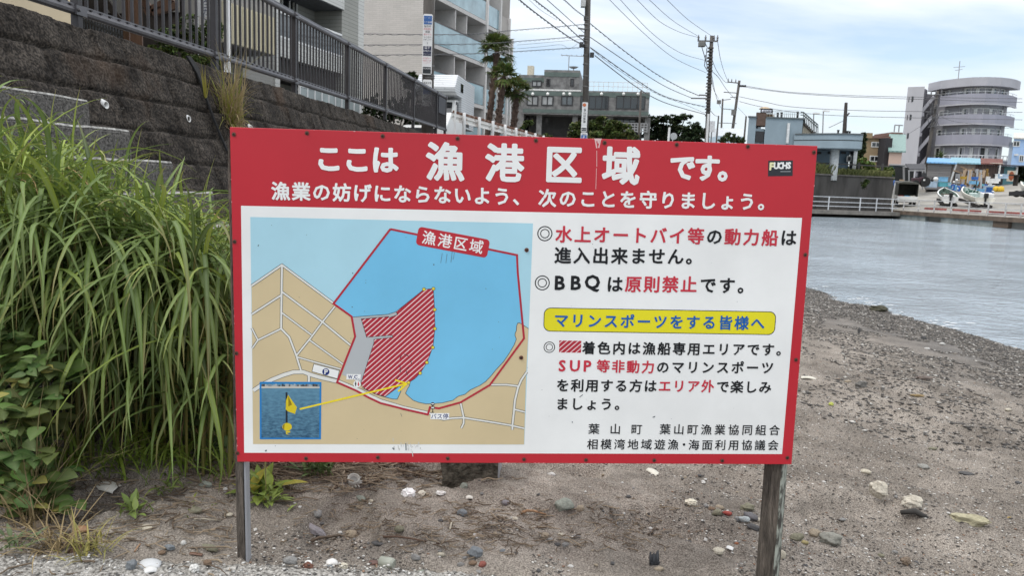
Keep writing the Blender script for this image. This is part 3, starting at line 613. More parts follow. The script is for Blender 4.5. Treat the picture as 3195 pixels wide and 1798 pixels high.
roads = [([(149, 97), (368, -53), (738, 222)], 14), ([(368, -46), (365, 140), (362, 405)], 14), ([(150, 302), (365, 163)], 13), ([(368, 140), (660, 358), (862, 525)], 13), ([(366, 290), (580, 450)], 11), ([(562, 484), (808, 662)], 11),
         ([(748, 245), (660, 355), (575, 470), (470, 600)], 12), ([(362, 405), (420, 465), (470, 595), (506, 712)], 14), ([(195, 487), (362, 405)], 12), ([(151, 400), (195, 487), (155, 545)], 11), ([(474, 608), (620, 650), (793, 697)], 11),
         ([(162, 850), (230, 805), (300, 770), (380, 738), (450, 717), (520, 716), (580, 738), (640, 755), (770, 785), (850, 818), (930, 852), (1000, 890), (1075, 925), (1240, 975), (1420, 1015)], 27), ([(560, 735), (562, 765), (560, 792)], 17),
         ([(1425, 1012), (1480, 1045), (1530, 1058), (1590, 1048), (1670, 1045), (1850, 1073), (2000, 1098), (2107, 1122)], 13), ([(1650, 940), (1672, 1040), (1672, 1085), (1655, 1120)], 13), ([(1868, 808), (1980, 808), (2060, 818)], 13), ([(2126, 715), (2085, 775), (2062, 830), (2040, 920), (2033, 1000), (2022, 1100), (2022, 1132)], 15), ([(2036, 985), (2113, 1005)], 13)]
rb = MB(); rwm = MB()
for k, (pts, w) in enumerate(roads):
    addl(rb, strip(P(pts, z4), pxm((w+6)/2.301)), 5.2+0.02*k); addl(rwm, strip(P(pts, z4), pxm((w-0.5)/2.301)), 5.8+0.02*k)
rb.build("map_road_edges", I_dark, nb); rwm.build("map_roads", I_roadw, nb)
redl = [(1146, -311), (738, 225), (868, 318), (893, 462), (830, 620), (764, 790), (900, 850), (990, 900), (1075, 940), (1240, 982), (1415, 1022), (1430, 970), (1495, 978), (1650, 935), (1860, 810), (2105, 475), (2060, 0), (2055, -124), (1146, -311)]
rd = MB(); addl(rd, strip(P(redl, z4), pxm(15/2.301)), 7.4); rd.build("map_boundary", ink("boundary", 176, 44, 60), nb)
flat([P([(597, 658), (780, 706), (766, 765), (583, 713)], z4)], 6.9, "map_car_park", I_white)
pk = MB(); addl(pk, strip(P([(597, 658), (780, 706), (766, 765), (583, 713), (597, 658)], z4), lw), 7.0); pk.build("map_car_park_outline", I_dark, nb)
flat([disc(S(*z4(683, 715)), pxm(26/2.301))], 7.2, "parking_sign", I_navy)
mb = MB(); put(mb, "P", S(*z4(685, 715)), S(*z4(685, 715)), pxm(52/2.301), 0.03, k=7.6); mb.build("parking_letter", I_white, nb)
flat([P([(832, 731), (934, 733), (932, 772), (830, 770)], z4), P([(1436, 1012), (1569, 1012), (1567, 1058), (1433, 1056)], z4)], 7.9, "map_label_box", I_white)
flat([disc(S(*z4(907, 803)), pxm(27/2.301))], 7.9, "toilet_sign", I_white)
tl = MB(); c = S(*z4(907, 803))
for sx, mt in ((-1, 0), (1, 1)):
    tl.cur = mt; cx_ = c[0]+sx*pxm(4.4)
    tl.add([(cx_+a, lift(8.4), c[1]+b_) for a, b_ in disc((0, pxm(5.6)), pxm(1.9), 10)], [tuple(range(10))])
    w1, w2 = (pxm(2.8), pxm(1.8)) if sx < 0 else (pxm(1.6), pxm(3.2))
    tl.add([(cx_-w1, lift(8.4), c[1]+pxm(3.4)), (cx_+w1, lift(8.4), c[1]+pxm(3.4)), (cx_+w2, lift(8.4), c[1]-pxm(3)), (cx_-w2, lift(8.4), c[1]-pxm(3))], [(0, 1, 2, 3)])
    tl.add([(cx_-pxm(1.3), lift(8.4), c[1]-pxm(3)), (cx_+pxm(1.3), lift(8.4), c[1]-pxm(3)), (cx_+pxm(1.3), lift(8.4), c[1]-pxm(7)), (cx_-pxm(1.3), lift(8.4), c[1]-pxm(7))], [(0, 1, 2, 3)])
tl.build("toilet_figures", [I_black, I_txr], nb)
# bus stop mark
bs = MB(); c = S(*z4(1450, 947)); addl(bs, [disc(c, pxm(6))], 8.0); c2 = S(*z4(1450, 973)); addl(bs, [rrect(c2, (1, 0), (0, 1), pxm(6.5), pxm(3.6), pxm(1))], 8.0); addl(bs, strip([S(*z4(1450, 960)), S(*z4(1450, 1008))], pxm(2.4)), 7.95); addl(bs, strip([S(*z4(1441, 1007)), S(*z4(1460, 1007))], pxm(2)), 7.96); bs.build("bus_stop_mark", I_black, nb)
flat([rrect(S(*z4(1450, 946)), (1, 0), (0, 1), pxm(4.4), pxm(1.6), pxm(0.5)), rrect(c2, (1, 0), (0, 1), pxm(4.4), pxm(1.9), pxm(0.5))], 8.5, "bus_stop_face", I_white)
dots = [(1387, 122), (1455, 118), (1464, 268), (1465, 405), (1451, 540), (1408, 648), (1360, 725), (1277, 793)]
flat([disc(S(*z4(*d)), pxm(13.5/2.301)) for d in dots], 7.0, "map_buoy_rims", I_dark)
flat([disc(S(*z4(*d)), pxm(10.5/2.301)) for d in dots], 7.45, "map_buoys", ink("buoy", 226, 206, 72))
# rounded red label
cA = S(*zA(1934, 1020)); d0 = Vector(S(*zA(2225, 1150)))-Vector(S(*zA(1630, 1038))); d0.normalize(); u_ = (d0.x, d0.y); v_ = (-d0.y, d0.x)
flat([rrect(cA, u_, v_, pxm(113), pxm(29), pxm(12))], 7.8, "map_label_plate", ink("label_red", 184, 44, 56))
mb = MB(); put(mb, "漁港区域", S(*zA(1733, 983)), S(*zA(2132, 1055)), pxm(45), 0.014, tilt=True, k=8.4); mb.build("map_label_text", I_white, nb)
mb = MB(); put(mb, "W", S(*z4(858, 752)), S(*z4(858, 752)), pxm(38/2.301), 0.03, k=8.5, wide=0.8); put(mb, ".", S(*z4(881, 765)), S(*z4(881, 765)), pxm(38/2.301), 0.03, k=8.5); put(mb, "C", S(*z4(898, 752)), S(*z4(898, 752)), pxm(38/2.301), 0.03, k=8.5); put(mb, ".", S(*z4(920, 765)), S(*z4(920, 765)), pxm(38/2.301), 0.03, k=8.5)
put(mb, "バス停", S(*z4(1457, 1035)), S(*z4(1543, 1035)), pxm(43/2.301), 0.012, k=8.5); mb.build("map_place_names", I_navy, nb)
# inset photograph of the yellow flag buoy (a flat print)
flat([P([(208, 787), (651, 788), (648, 1200), (209, 1200)], z4)], 7.1, "inset_frame", I_frame)
m = M("print_inset_sea", srgb(28, 66, 96), 0.4, col2=srgb(92, 136, 160), scale=55, lo=0.36, hi=0.68, stretch=(1, 1, 2.6), detail=6)
t = m.node_tree; n = t.nodes; l = t.links; bq = n["Principled BSDF"]; old = bq.inputs["Base Color"].links[0].from_socket
tcx = n.new("ShaderNodeTexCoord"); sp = n.new("ShaderNodeSeparateXYZ"); l.new(tcx.outputs["Object"], sp.inputs[0])
i0, i1 = S(*z4(430, 1190))[1], S(*z4(430, 830))[1]
mr = n.new("ShaderNodeMapRange"); mr.inputs[1].default_value = i0; mr.inputs[2].default_value = i1; mr.inputs[3].default_value = 0.0; mr.inputs[4].default_value = 0.62; l.new(sp.outputs[2], mr.inputs[0])
x = n.new("ShaderNodeMix"); x.data_type = 'RGBA'; l.new(mr.outputs[0], x.inputs[0]); l.new(old, x.inputs[6]); x.inputs[7].default_value = (*srgb(104, 152, 176), 1); l.new(x.outputs[2], bq.inputs["Base Color"])
flat([P([(221, 800), (639, 801), (636, 1189), (221, 1189)], z4)], 7.8, "inset_sea", m)
flat([P([(221, 817), (639, 822), (639, 833), (221, 833)], z4)], 8.2, "inset_shore", ink("shore", 196, 192, 182))
tw = MB(); random.seed(5)
tm = [ink("town_a", 62, 66, 72), ink("town_b", 170, 172, 172), ink("town_c", 98, 88, 84), ink("town_d", 128, 140, 150)]
for i in range(34):
    tw.cur = random.randrange(4); xx = 221+i*12.2; hh = random.uniform(8, 19); a = P([(xx, 820-hh), (xx+12.5, 820-hh), (xx+12.5, 820), (xx, 820)], z4); addl(tw, [a], 8.4+0.01*(i % 3))
tw.build("inset_town", tm, nb)
flat([P([(394, 862), (408, 862), (409, 1100), (395, 1100)], z4)], 8.3, "inset_pole", ink("pole", 34, 42, 52))
flat([P([(412, 880), (475, 970), (462, 1018), (412, 1000), (395, 985), (397, 925)], z4), [S(*z4(405+34*math.cos(-a), 1112+26*math.sin(-a)-(4 if math.sin(a) > 0 else 0))) for a in np.linspace(0, 2*math.pi, 20)[:-1]][::1], P([(395, 1140), (425, 1140), (430, 1150), (400, 1155), (424, 1168), (398, 1164)], z4)], 8.5, "inset_flag_and_float", ink("flag", 218, 196, 40))
flat([P([(412, 882), (440, 950), (415, 965)], z4), P([(374, 1100), (388, 1086), (384, 1134), (376, 1128)], z4)], 8.7, "inset_flag_folds", ink("fold", 150, 128, 24))
ar = MB(); addl(ar, strip(P([(495, 983), (1258, 801)], z4), pxm(13/2.301)), 8.9); addl(ar, strip(P([(1180, 774), (1265, 799)], z4), pxm(13/2.301)), 8.95); addl(ar, strip(P([(1202, 856), (1266, 799)], z4), pxm(14/2.301)), 9.0); ar.build("map_arrow", ink("arrow", 236, 214, 44), nb)
# headline and text
line("heading_text", I_white, [("ここは", (1026, 494), (1201, 498.5)), ("です。", (2129, 522), (2281, 526))], 86, 0.040)
line("heading_name", I_white, [("漁", (1389, 504), (1389, 504)), ("港", (1574, 508), (1574, 508)), ("区", (1758, 513), (1758, 513)), ("域", (1938, 517), (1938, 517))], 121, 0.034)
line("heading_subtitle", I_white, [("漁業の妨げにならないよう、", (876, 596), (1628, 614)), ("次のことを守りましょう。", (1708, 618), (2392, 630))], 58, 0.028)
KT = 0.026
line("rule_text_red", I_txr, [("水上オートバイ等", (1759, 731), (2171, 737)), ("動力船", (2286, 739), (2402, 742)), ("原則禁止", (1976, 887), (2149, 888))], 55, KT)
line("rule_text_black", I_black, [("の", (2229, 738), (2229, 738)), ("は", (2460, 742), (2460, 742)), ("進入出来ません。", (1756, 797), (2166, 801)), ("は", (1918, 887), (1918, 887)), ("です。", (2209, 890), (2327, 892))], 55, 0.027)
line("rule_text_latin", I_black, [("BB", (1747, 883), (1797, 883)), ("Q", (1848, 884.5), (1848, 884.5))], 62, 0.032)
line("notice_text_red", I_txr, [("等非動力", (1882, 1143), (2022, 1146)), ("エリア外", (2074, 1205), (2208, 1206))], 44, KT)
line("notice_text_latin", I_txr, [("SUP", (1754, 1142), (1833, 1143))], 51, 0.030)
line("notice_text_black", I_black, [("着色内は漁船専用エリアです。", (1837, 1086), (2442, 1092)), ("のマリンスポーツ", (2068, 1146), (2394, 1148)), ("を利用する方は", (1756, 1203), (2029, 1205)), ("で楽しみ", (2255, 1207), (2387, 1209)), ("ましょう。", (1754, 1261), (1938, 1262))], 44, 0.026)
line("issuer_text", I_black, [("葉山町", (1853, 1339), (1986, 1340)), ("葉山町漁業協同組合", (2075, 1340), (2416, 1343)), ("相模湾地域遊漁", (1849, 1387), (2100, 1388)), ("・", (2134, 1388), (2134, 1388)), ("海面利用協議会", (2165, 1389), (2412, 1390))], 38, 0.012)
yb0, yb1 = S(1696, 1000), S(2420, 1007); cc = ((yb0[0]+yb1[0])/2, (yb0[1]+yb1[1])/2); hw = (yb1[0]-yb0[0])/2
flat([rrect(cc, (1, 0), (0, 1), hw, pxm(39), pxm(22))], 2, "banner_outline", I_dark)
flat([rrect(cc, (1, 0), (0, 1), hw-pxm(2.5), pxm(36.5), pxm(20))], 2.7, "banner", I_yel)
line("banner_text", I_blue, [("マリンスポーツをする皆様へ", (1751, 1000), (2364, 1009))], 48, 0.026)
rg = MB()
for c, r in (((1700, 729), 24), ((1692, 883), 24), ((1714, 1084), 18.5)):
    for a, b_ in ((r, r*0.86), (r*0.62, r*0.5)):
        for p in ringp(S(*c), pxm(a), pxm(b_)): rg.add([(x, lift(3), y) for x, y in p], [(0, 1, 2, 3)])
rg.build("bullet_rings", I_black, nb)
flat([P([(1745, 1063), (1814, 1064), (1813, 1101.5), (1744, 1100.5)])], 2, "legend_swatch", I_hatch)
# sticker
flat([P([(2397, 501), (2474, 500), (2473, 549), (2396, 550)])], 1.5, "sticker", ink("sticker", 46, 48, 54))
mb = MB(); put(mb, "UCHS", S(2422, 517), S(2462, 516), pxm(27), 0.055, k=2.6, wide=0.9); mb.build("sticker_letters", I_white, nb)
mb = MB(); put(mb, "F", S(2408, 519), S(2408, 519), pxm(32), 0.05, k=2.6); mb.build("sticker_first_letter", ink("cream", 232, 229, 182), nb)
flat([P([(2435, 534), (2467, 533.6), (2467, 536), (2435, 536.4)])], 2.4, "sticker_small_print", ink("small_print", 150, 152, 155))
# scratches, droppings and specks
dr = MB(); random.seed(11)
for (x0, y0, x1, y1, w) in ((1857, 433, 1862, 462, 4), (1866, 432, 1867, 447, 5), (1874, 432, 1868, 461, 4), (1862, 470, 1862, 520, 1.6), (1861, 525, 1859, 590, 1.4)):
    addl(dr, strip([S(x0, y0), S(x1, y1)], pxm(w)), 1.4)
addl(dr, [P([(1853, 431.5), (1878, 432), (1874, 440), (1858, 440)])], 1.5)
dr.build("dropping_streak", ink("droppings", 220, 188, 186, 0.8), nb)
sp_ = MB()
for (x0, y0, x1, y1, w) in ((1380, 790, 1375, 821, 1), (1395, 792, 1391, 822, 1), (1411, 784, 1407, 819, 1.2), (1418, 788, 1414, 810, 1), (805, 768, 808, 764, 2.5), (1266, 1384, 1267, 1406, 3), (1225, 1398, 1230, 1404, 4), (828, 1409, 832, 1405, 4), (1808, 1240, 1818, 1232, 2.2), (2036, 1303, 2044, 1300, 3), (1785, 1316, 1786, 1320, 3), (1100, 851, 1101, 854, 3), (1353, 824, 1354, 828, 3), (1098, 957, 1100, 959, 3), (1515, 900, 1517, 902, 2), (1250, 1290, 1254, 1301, 1.2)):
    addl(sp_, strip([S(x0, y0), S(x1, y1)], pxm(w)), 9.6)
for i in range(60):
    a = S(random.uniform(790, 2440), random.uniform(690, 1405)); r_ = pxm(random.uniform(0.5, 1.2)); addl(sp_, [disc(a, r_, 6)], 9.7)
sp_.build("grime_specks", ink("grime", 96, 104, 108, 0.8), nb)
gs = MB()
for i in range(26):
    a = S(random.gauss(1275, 24), random.gauss(1392, 10)); addl(gs, strip([a, (a[0]+pxm(random.uniform(-2, 2)), a[1]-pxm(random.uniform(4, 14)))], pxm(random.uniform(1, 3))), 9.4+0.01*i)
gs.build("grime_smear", ink("smear", 198, 198, 194, 0.8), nb)
ch = MB()                                                     # chipped edges showing pale core
for i in range(46):
    e = random.randrange(4); f = random.random(); w = random.uniform(0.003, 0.012); d = random.uniform(0.0008, 0.003)
    if e == 0: p = [SC_(f*SW, -0.0003), SC_(f*SW+w, -0.0003), SC_(f*SW+w*0.6, d)]
    elif e == 1: p = [SC_(f*SW, SH+0.0003), SC_(f*SW+w*0.5, SH-d), SC_(f*SW+w, SH+0.0003)]
    elif e == 2: p = [SC_(SW+0.0003, f*SH), SC_(SW+0.0003, f*SH+w), SC_(SW-d, f*SH+w*0.5)]
    else: p = [SC_(-0.0003, f*SH), SC_(d, f*SH+w*0.5), SC_(-0.0003, f*SH+w)]
    addl(ch, [p], 2)
ch.build("chipped_edge", ink("chip", 214, 150, 150, 0.8), nb)
# screws
scm = M("rusty_screw", (0.10, 0.055, 0.035), 0.6, 0.35, 300, metal=0.4); scr = M("screw_ring", srgb(120, 60, 56), 0.6, 0.2, 200); mslot = M("screw_slot", (0.02, 0.015, 0.012), 0.9)
sm_ = MB(); sm_.cur = 0
sm_.add([(0.0068*math.cos(a), -0.0004, 0.0068*math.sin(a)) for a in np.linspace(0, 2*math.pi, 15)[:-1]], [tuple(range(14))])
sm_.cur = 1; sm_.lathe([(0.0050, 0), (0.0046, 0.0012), (0.003, 0.0018)], n=12); k = len(sm_.v)
sm_.v[14:] = [(x, -z-0.0005, y) for x, y, z in sm_.v[14:]]
sm_.cur = 2
for a in (0.3, 0.3+math.pi/2):
    ca, sa = math.cos(a)*0.0032, math.sin(a)*0.0032; e = 0.0009; sm_.add([(ca-sa*0.25, -0.0026, sa+ca*0.25), (ca+sa*0.25, -0.0026, sa-ca*0.25), (-ca+sa*0.25, -0.0026, -sa-ca*0.25), (-ca-sa*0.25, -0.0026, -sa+ca*0.25)], [(0, 1, 2, 3)])
scp = [(730, 419), (958, 415), (1194, 424), (1427.6, 431.6), (1672, 438), (1886, 445), (2111, 451), (2333, 457), (2539, 475), (732, 754), (738, 1103), (741, 1415), (955, 1431), (1179, 1428), (1397, 1431), (1635, 1434), (1828, 1436), (2041, 1437), (2253, 1438), (2456, 1429), (2483, 1123), (2512, 795), (1643, 780), (1626, 1116)]
s0 = None
for i, p in enumerate(scp):
    a = S(*p)
    if s0 is None: s0 = sm_.build("screw", [scr, scm, mslot], nb); o = s0
    else: o = s0.copy(); COL.objects.link(o); o.parent = nb
    o.location = (a[0], -0.0012 if i < 22 else -0.0035, a[1]); o.rotation_euler = (0, random.uniform(0, 3), 0)
# posts
mpo = M("post_wood", (0.034, 0.028, 0.022), 0.95, col2=(0.20, 0.168, 0.138), scale=9, lo=0.32, hi=0.66, bump=1.0, bscale=26, stretch=(9, 9, 0.8), detail=8)
mpl = M("post_wood_lichen", (0.060, 0.056, 0.047), 0.95, col2=(0.34, 0.36, 0.31), scale=30, lo=0.45, hi=0.55, bump=0.7, bscale=40, stretch=(1.4, 1.4, 0.5), detail=9)
def post(name, cx, cy, hw, hd, yaw, z0, z1, mats, bev):
    mb = MB(); ca, sa = math.cos(yaw), math.sin(yaw); ns = 24; ring = []
    for (x, y) in ((-1, -1), (1, -1), (1, 1), (-1, 1)):
        for (ex, ey) in (((0, -1), (1, 0)) if x*y > 0 else ((1, 0), (0, -1))):
            pass
    cor = [(-hw+bev, -hd), (hw-bev, -hd), (hw, -hd+bev), (hw, hd-bev), (hw-bev, hd), (-hw+bev, hd), (-hw, hd-bev), (-hw, -hd+bev)]
    for i in range(ns+1):
        z = z0+(z1-z0)*i/ns
        for j, (x, y) in enumerate(cor):
            w = 0.0025*(vn(np.array([z*9.0]), np.array([j*3.3]), 4)[0]-0.5); mb.v.append((cx+(x+w)*ca-(y+w)*sa, cy+(x+w)*sa+(y+w)*ca, z))
    for i in range(ns):
        for j in range(8):
            mb.f.append((i*8+j, i*8+(j+1) % 8, (i+1)*8+(j+1) % 8, (i+1)*8+j)); mb.mi.append(1 if j in (1, 2) else 0); mb.sm.append(False)
    mb.f.append(tuple(ns*8+j for j in range(8))); mb.mi.append(0); mb.sm.append(False)
    return mb.build(name, mats, nb)
def bx(px, py): return S(px, py)[0]
xr0, xr1 = bx(2391, 1470), bx(2459, 1470)
post("post", (xr0+xr1)/2+0.019, 0.057, 0.033, 0.028, rad(-40), -0.35, 1.37, [mpo, mpl], 0.006)
xl0, xl1 = bx(734, 1480), bx(756, 1480)
post("post", (xl0+xl1)/2-0.003, 0.033, 0.0125, 0.020, rad(0), -0.2, 1.37, [mpo, mpo], 0.0015)
MB().b2((xl0+xl1)/2+0.0125, (xl0+xl1)/2+0.019, 0.0135, 0.054, -0.2, 1.36).build("metal_strip", M("galvanised", (0.30, 0.31, 0.33), 0.5, 0.2, 9, metal=0.2, stretch=(1, 1, 0.2)), nb)
# ================================================================== fence on the wall
mfe = M("fence_brown", (0.030, 0.027, 0.029), 0.5, 0.2, 6, spec=0.4); mfr = M("fence_rail", (0.115, 0.112, 0.12), 0.42, 0.15, 5, metal=0.25)
def fence_x(Y): return WX0-0.10+WD*(Y-WY0)
def fence_Y(px):
    v = ray(px, 19+0.303*px); return (WX0-0.10-WD*WY0)/(v[0]-WD)
def fb(Y): return 1.25+0.009*(Y-7)
fn = thing("metal_fence", "dark brown vertical bar fence along the top of the stone wall", "fence", (fence_x(12), 12, 1.25))
fY = [fence_Y(p) for p in (241, 670, 918, 1083, 1200, 1288, 1359, 1387)]
fY = [fY[0]-2*(fY[1]-fY[0]), fY[0]-(fY[1]-fY[0])]+fY
fdir = Vector((WD, 1, 0.009)).normalized(); fyaw = math.atan2(1, WD)-math.pi/2
def fp(Y, h): return Vector((fence_x(Y), Y, fb(Y)+h))
for Y in fY:
    p = fp(Y, 0); MB().box((p.x, p.y, p.z+0.575), (0.075, 0.075, 1.25), fyaw).build("post", mfe, fn, world=True, bevel=0.006)
    c = MB()
    for h in (0.165, 1.19):
        c.box((p.x+0.045, p.y-0.005, p.z+h), (0.02, 0.15, 0.085), fyaw); c.tube([(p.x+0.05, p.y-0.06, p.z+h), (p.x+0.075, p.y-0.06, p.z+h)], 0.016, 8)
    c.build("rail_clamp", mfr, fn, world=True)
for i in range(len(fY)-1):
    a, b_ = fY[i], fY[i+1]
    for h in (0.165, 1.19):
        r = MB(); r.smooth = False; r.tube([fp(a+0.04, h), fp(b_-0.04, h)], 0.040, 10); r.bar(fp(a+0.04, h+0.045), fp(b_-0.04, h+0.045), 0.034, 0.03)
        r.build("rail", mfr, fn, world=True)
    pn_ = MB(); k = max(2, round((b_-a)/0.145)); sc_ = MB()
    for j in range(1, k):
        Y = a+(b_-a)*j/k; pn_.bar(fp(Y, 0.18), fp(Y, 1.19), 0.026, 0.026)
        if j % 1 == 0: q = fp(Y+0.02, 0.195); sc_.box((q.x+0.030, q.y, q.z+0.008), (0.02, 0.03, 0.012), fyaw)
    pn_.build("bar_panel", mfe, fn, world=True); sc_.build("bracket_row", mfe, fn, world=True)
# small dark notice on the last bay
a, b_ = fp(fY[-2]+0.25, 0.62), fp(fY[-1]-0.1, 0.62)
MB().ext([a, b_, b_+Vector((0, 0, 0.5)), a+Vector((0, 0, 0.5))], (0.03, 0, 0)).build("notice_sheet", M("dark_sheet", (0.035, 0.035, 0.042), 0.6), fn, world=True)

# ------------------------------------------------------------------ facades
class Fac:
    """a vertical facade: local x runs along it, local y goes into the building"""
    def __init__(s, px, py, Y, slope):
        p = at(px, py, Y); s.o = Vector((p.x, p.y, 0)); d = Vector((slope, 1, 0)).normalized() if slope is not None else Vector((1, 0, 0)); s.d = d; s.rz = math.atan2(d.y, d.x)
    def __call__(s, px, py, y=0.0):
        n_ = Vector((-s.d.y, s.d.x, 0)); o = s.o+n_*y; v = ray(px, py)
        k = (v[0]*o.y-o.x)/(s.d.x-v[0]*s.d.y); return k, v[2]*(o.y+s.d.y*k)
    def base(s, z): return (s.o.x, s.o.y, z)
def window(par, x0, x1, z0, z1, y, fr, gl, n=2, fw=0.06, bars=(), label=None):
    f = MB(); d = 0.05
    f.b2(x0, x1, y-d, y+0.02, z1-fw, z1); f.b2(x0, x1, y-d, y+0.02, z0, z0+fw)
    for i in range(n+1):
        xx = x0+(x1-x0-fw)*i/n; f.b2(xx, xx+fw, y-d+0.003, y+0.018, z0+fw, z1-fw)
    for zb in bars: f.b2(x0+fw, x1-fw, y-d+0.006, y+0.015, zb, zb+fw*0.8)
    w = f.build("window", fr, par); MB().b2(x0+fw*0.5, x1-fw*0.5, y-0.015, y-0.004, z0+fw*0.5, z1-fw*0.5).build("pane", gl, w)
    return w
gl_dark = Mglass("glass_dark", (0.012, 0.014, 0.016)); gl_pale = Mglass("glass_curtain", (0.30, 0.31, 0.31), 0.25, 0.5); gl_mid = Mglass("glass_mid", (0.08, 0.09, 0.095)); gl_blue = Mglass("balcony_glass", (0.24, 0.36, 0.40), 0.08, 0.9)
mwhitef = M("white_frame", (0.62, 0.62, 0.60), 0.5, 0.08); mblackf = M("black_frame", (0.03, 0.03, 0.032), 0.5, 0.1); mgreyf = M("grey_frame", (0.28, 0.28, 0.28), 0.5, 0.1)

# cream house wall at the far left
o = thing("cream_house", "plain cream rendered house wall behind the fence at the far left", "house", (-6.4, 10, 1.25))
e0, e1 = at(-400, 40, 9.4), at(229, 40, 9.4)
MB.SHK = -0.62; MB().b2(e0.x-2, e1.x, 9.4, 14.5, 1.2, 4.6).build("wall", M("cream_render", (0.50, 0.42, 0.29), 0.85, 0.06, 1.2, bump=0.1), o, world=True)
MB().b2(e0.x-2.3, e1.x+0.35, 9.05, 14.8, 4.603, 4.8).build("roof", M("roof_grey", (0.10, 0.10, 0.105), 0.8), o, world=True); MB.SHK = 0.0

# dark timber shop front behind the fence
ds = thing("timber_house", "dark timber house with brown posts and an outside stair behind the fence", "house", (-6, 15, 1.25))
MB.SHK = -0.40
mdk = M("dark_wood", (0.028, 0.022, 0.018), 0.8, 0.3, 3); mbr = M("brown_post", (0.115, 0.065, 0.042), 0.7, 0.25, 4, bump=0.3, stretch=(3, 3, 0.5)); mgy = M("pale_wall", (0.19, 0.185, 0.17), 0.85, 0.1, 1.5)
xa, xb = at(228, 60, 15.5).x, at(600, 60, 15.5).x
MB().b2(xa-0.8, xb, 15.5, 20, 1.2, 6.3).build("wall", mdk, ds, world=True)
MB().b2(xa-1.3, xb+0.4, 14.3, 20.4, 6.303, 6.5).build("roof", M("roof_grey", (0, 0, 0)), ds, world=True)
for (x0, x1, y0, y1) in ((330, 382, -30, 40), (455, 560, -20, 36), (575, 610, -20, 90)):
    a, b_ = at(x0, y0, 15.4), at(x1, y1, 15.4); MB().b2(a.x, b_.x, 15.42, 15.497, b_.z, a.z).build("wall_panel", mgy, ds, world=True)
for (x0, x1, Y) in ((383, 402, 12.6), (405, 442, 12.3)):
    a, b_ = at(x0, 60, Y), at(x1, 60, Y); MB().b2(a.x, b_.x, Y, Y+0.18, 1.2, 5.2).build("post", mbr, ds, world=True, bevel=0.01)
stt = MB()
for i in range(7): p = at(258+i*14, 52+i*15, 14.2); stt.box((p.x, p.y, p.z), (0.42, 0.9, 0.05))
stt.bar(at(250, 40, 13.7), at(330, 130, 13.7), 0.06, 0.16); stt.bar(at(330, 0, 13.7), at(372, 60, 13.7), 0.06, 0.1); stt.build("stair", mdk, ds, world=True)
sr = MB()
for i in range(15): p = at(262+i*9, 66+i*4, 13.4); sr.bar((p.x, p.y, 1.3), (p.x, p.y, p.z+0.12), 0.022)
sr.bar(at(258, 60, 13.4), at(396, 118, 13.4), 0.03); sr.build("stair_rail", M("rail_slate", (0.05, 0.055, 0.062), 0.5), ds, world=True)
br = MB()
for a, b_ in (((455, 40), (540, -6)), ((478, 40), (552, 16)), ((440, -10), (470, 30))): br.bar(at(*a, 12.9), at(*b_, 12.9), 0.10)
br.build("bracing", mbr, ds, world=True)
MB.SHK = 0.0
# shop banner
o = thing("banner", "white upright shop banner with dark blue Japanese lettering behind the fence", "banner", at(645, 60, 12.2))
a, b_ = at(617, -80, 12.2), at(664, 52, 12.2); MB().b2(a.x, b_.x, 12.2, 12.215, b_.z, a.z).build("cloth", M("banner_cloth", (0.42, 0.43, 0.45), 0.8, 0.05), o, world=True)
MB().tube([(a.x-0.02, 12.21, 1.25), (a.x-0.02, 12.21, a.z+0.1)], 0.012, 6).build("pole", mwhitef, o, world=True)
mb = MB()
for ch, py in (("ろ", 4), ("ー", 22), ("カ", 36), ("し", 50)):
    vs, fs, gx, gy, ol_ = glyph(ch); p = at(641, py, 12.19); mb.add([(p.x+(x-0.5)*0.115, 12.192, p.z+(y-0.38)*0.115) for x, y in vs], fs)
mb.build("lettering", M("banner_ink", (0.015, 0.02, 0.07), 0.7), o, world=True)
# white pole
p = at(707, 222, 10.4); o = thing("white_pole", "plain white square pole just behind the fence", "pole", p)
MB().b2(p.x-0.032, p.x+0.032, p.y, p.y+0.06, 1.2, 4.2).build("shaft", M("white_paint", (0.72, 0.72, 0.71), 0.45, 0.05), o, world=True); MB().b2(p.x-0.06, p.x+0.06, p.y-0.03, p.y+0.09, 1.19, 1.28).build("foot_plate", mgreyf, o, world=True)

# ------------------------------------------------------------------ pale sided house with glass balcony
fa = Fac(867, 100, 30.0, 0.30); ha = thing("sided_house", "pale grey and white sided house with a glass fronted balcony behind the fence", "house", fa.base(1.25), fa.rz)
msd = Mtile("siding_white", (0.58, 0.58, 0.55), (0.38, 0.38, 0.36), 1.8, 0.16, 0.7, 0.05, mortar=0.08); msg = Mtile("siding_grey", (0.32, 0.32, 0.29), (0.2, 0.2, 0.18), 1.8, 0.16, 0.7, 0.05, mortar=0.08)
def zr(z): return z-1.25
s0, s1, s2, s3 = fa(855, 100)[0], fa(870, 100)[0], fa(1066, 150)[0], fa(1117, 150)[0]
zrail, zgl, zbot = fa(867, 30)[1], fa(867, 109)[1], fa(867, 173)[1]
zsof = fa(1066, 30)[1]
A = MB(); A.b2(s1, s2, 1.35, 8, 0, 11); A.b2(s0-3.2, s1, 0.9, 8, 0, 11); A.build("wall", msg, ha)
MB().b2(s0, s1, -0.05, 1.348, 0, 11).build("corner_column", msd, ha)
MB().b2(s2+0.003, s3, 0, 3.2, 0, 11).build("stair_tower", msg, ha); MB().b2(s3+0.003, s3+0.55, 0.003, 3.0, 0, 11.2).build("end_wall", msd, ha)
MB().b2(s1+0.003, s2, -0.06, 0.12, zr(zbot), zr(zgl)).build("balcony_parapet", msd, ha); MB().b2(s1+0.003, s2, 0.123, 1.347, zr(zbot)+0.003, zr(zbot)+0.3).build("balcony_floor", mgreyf, ha)
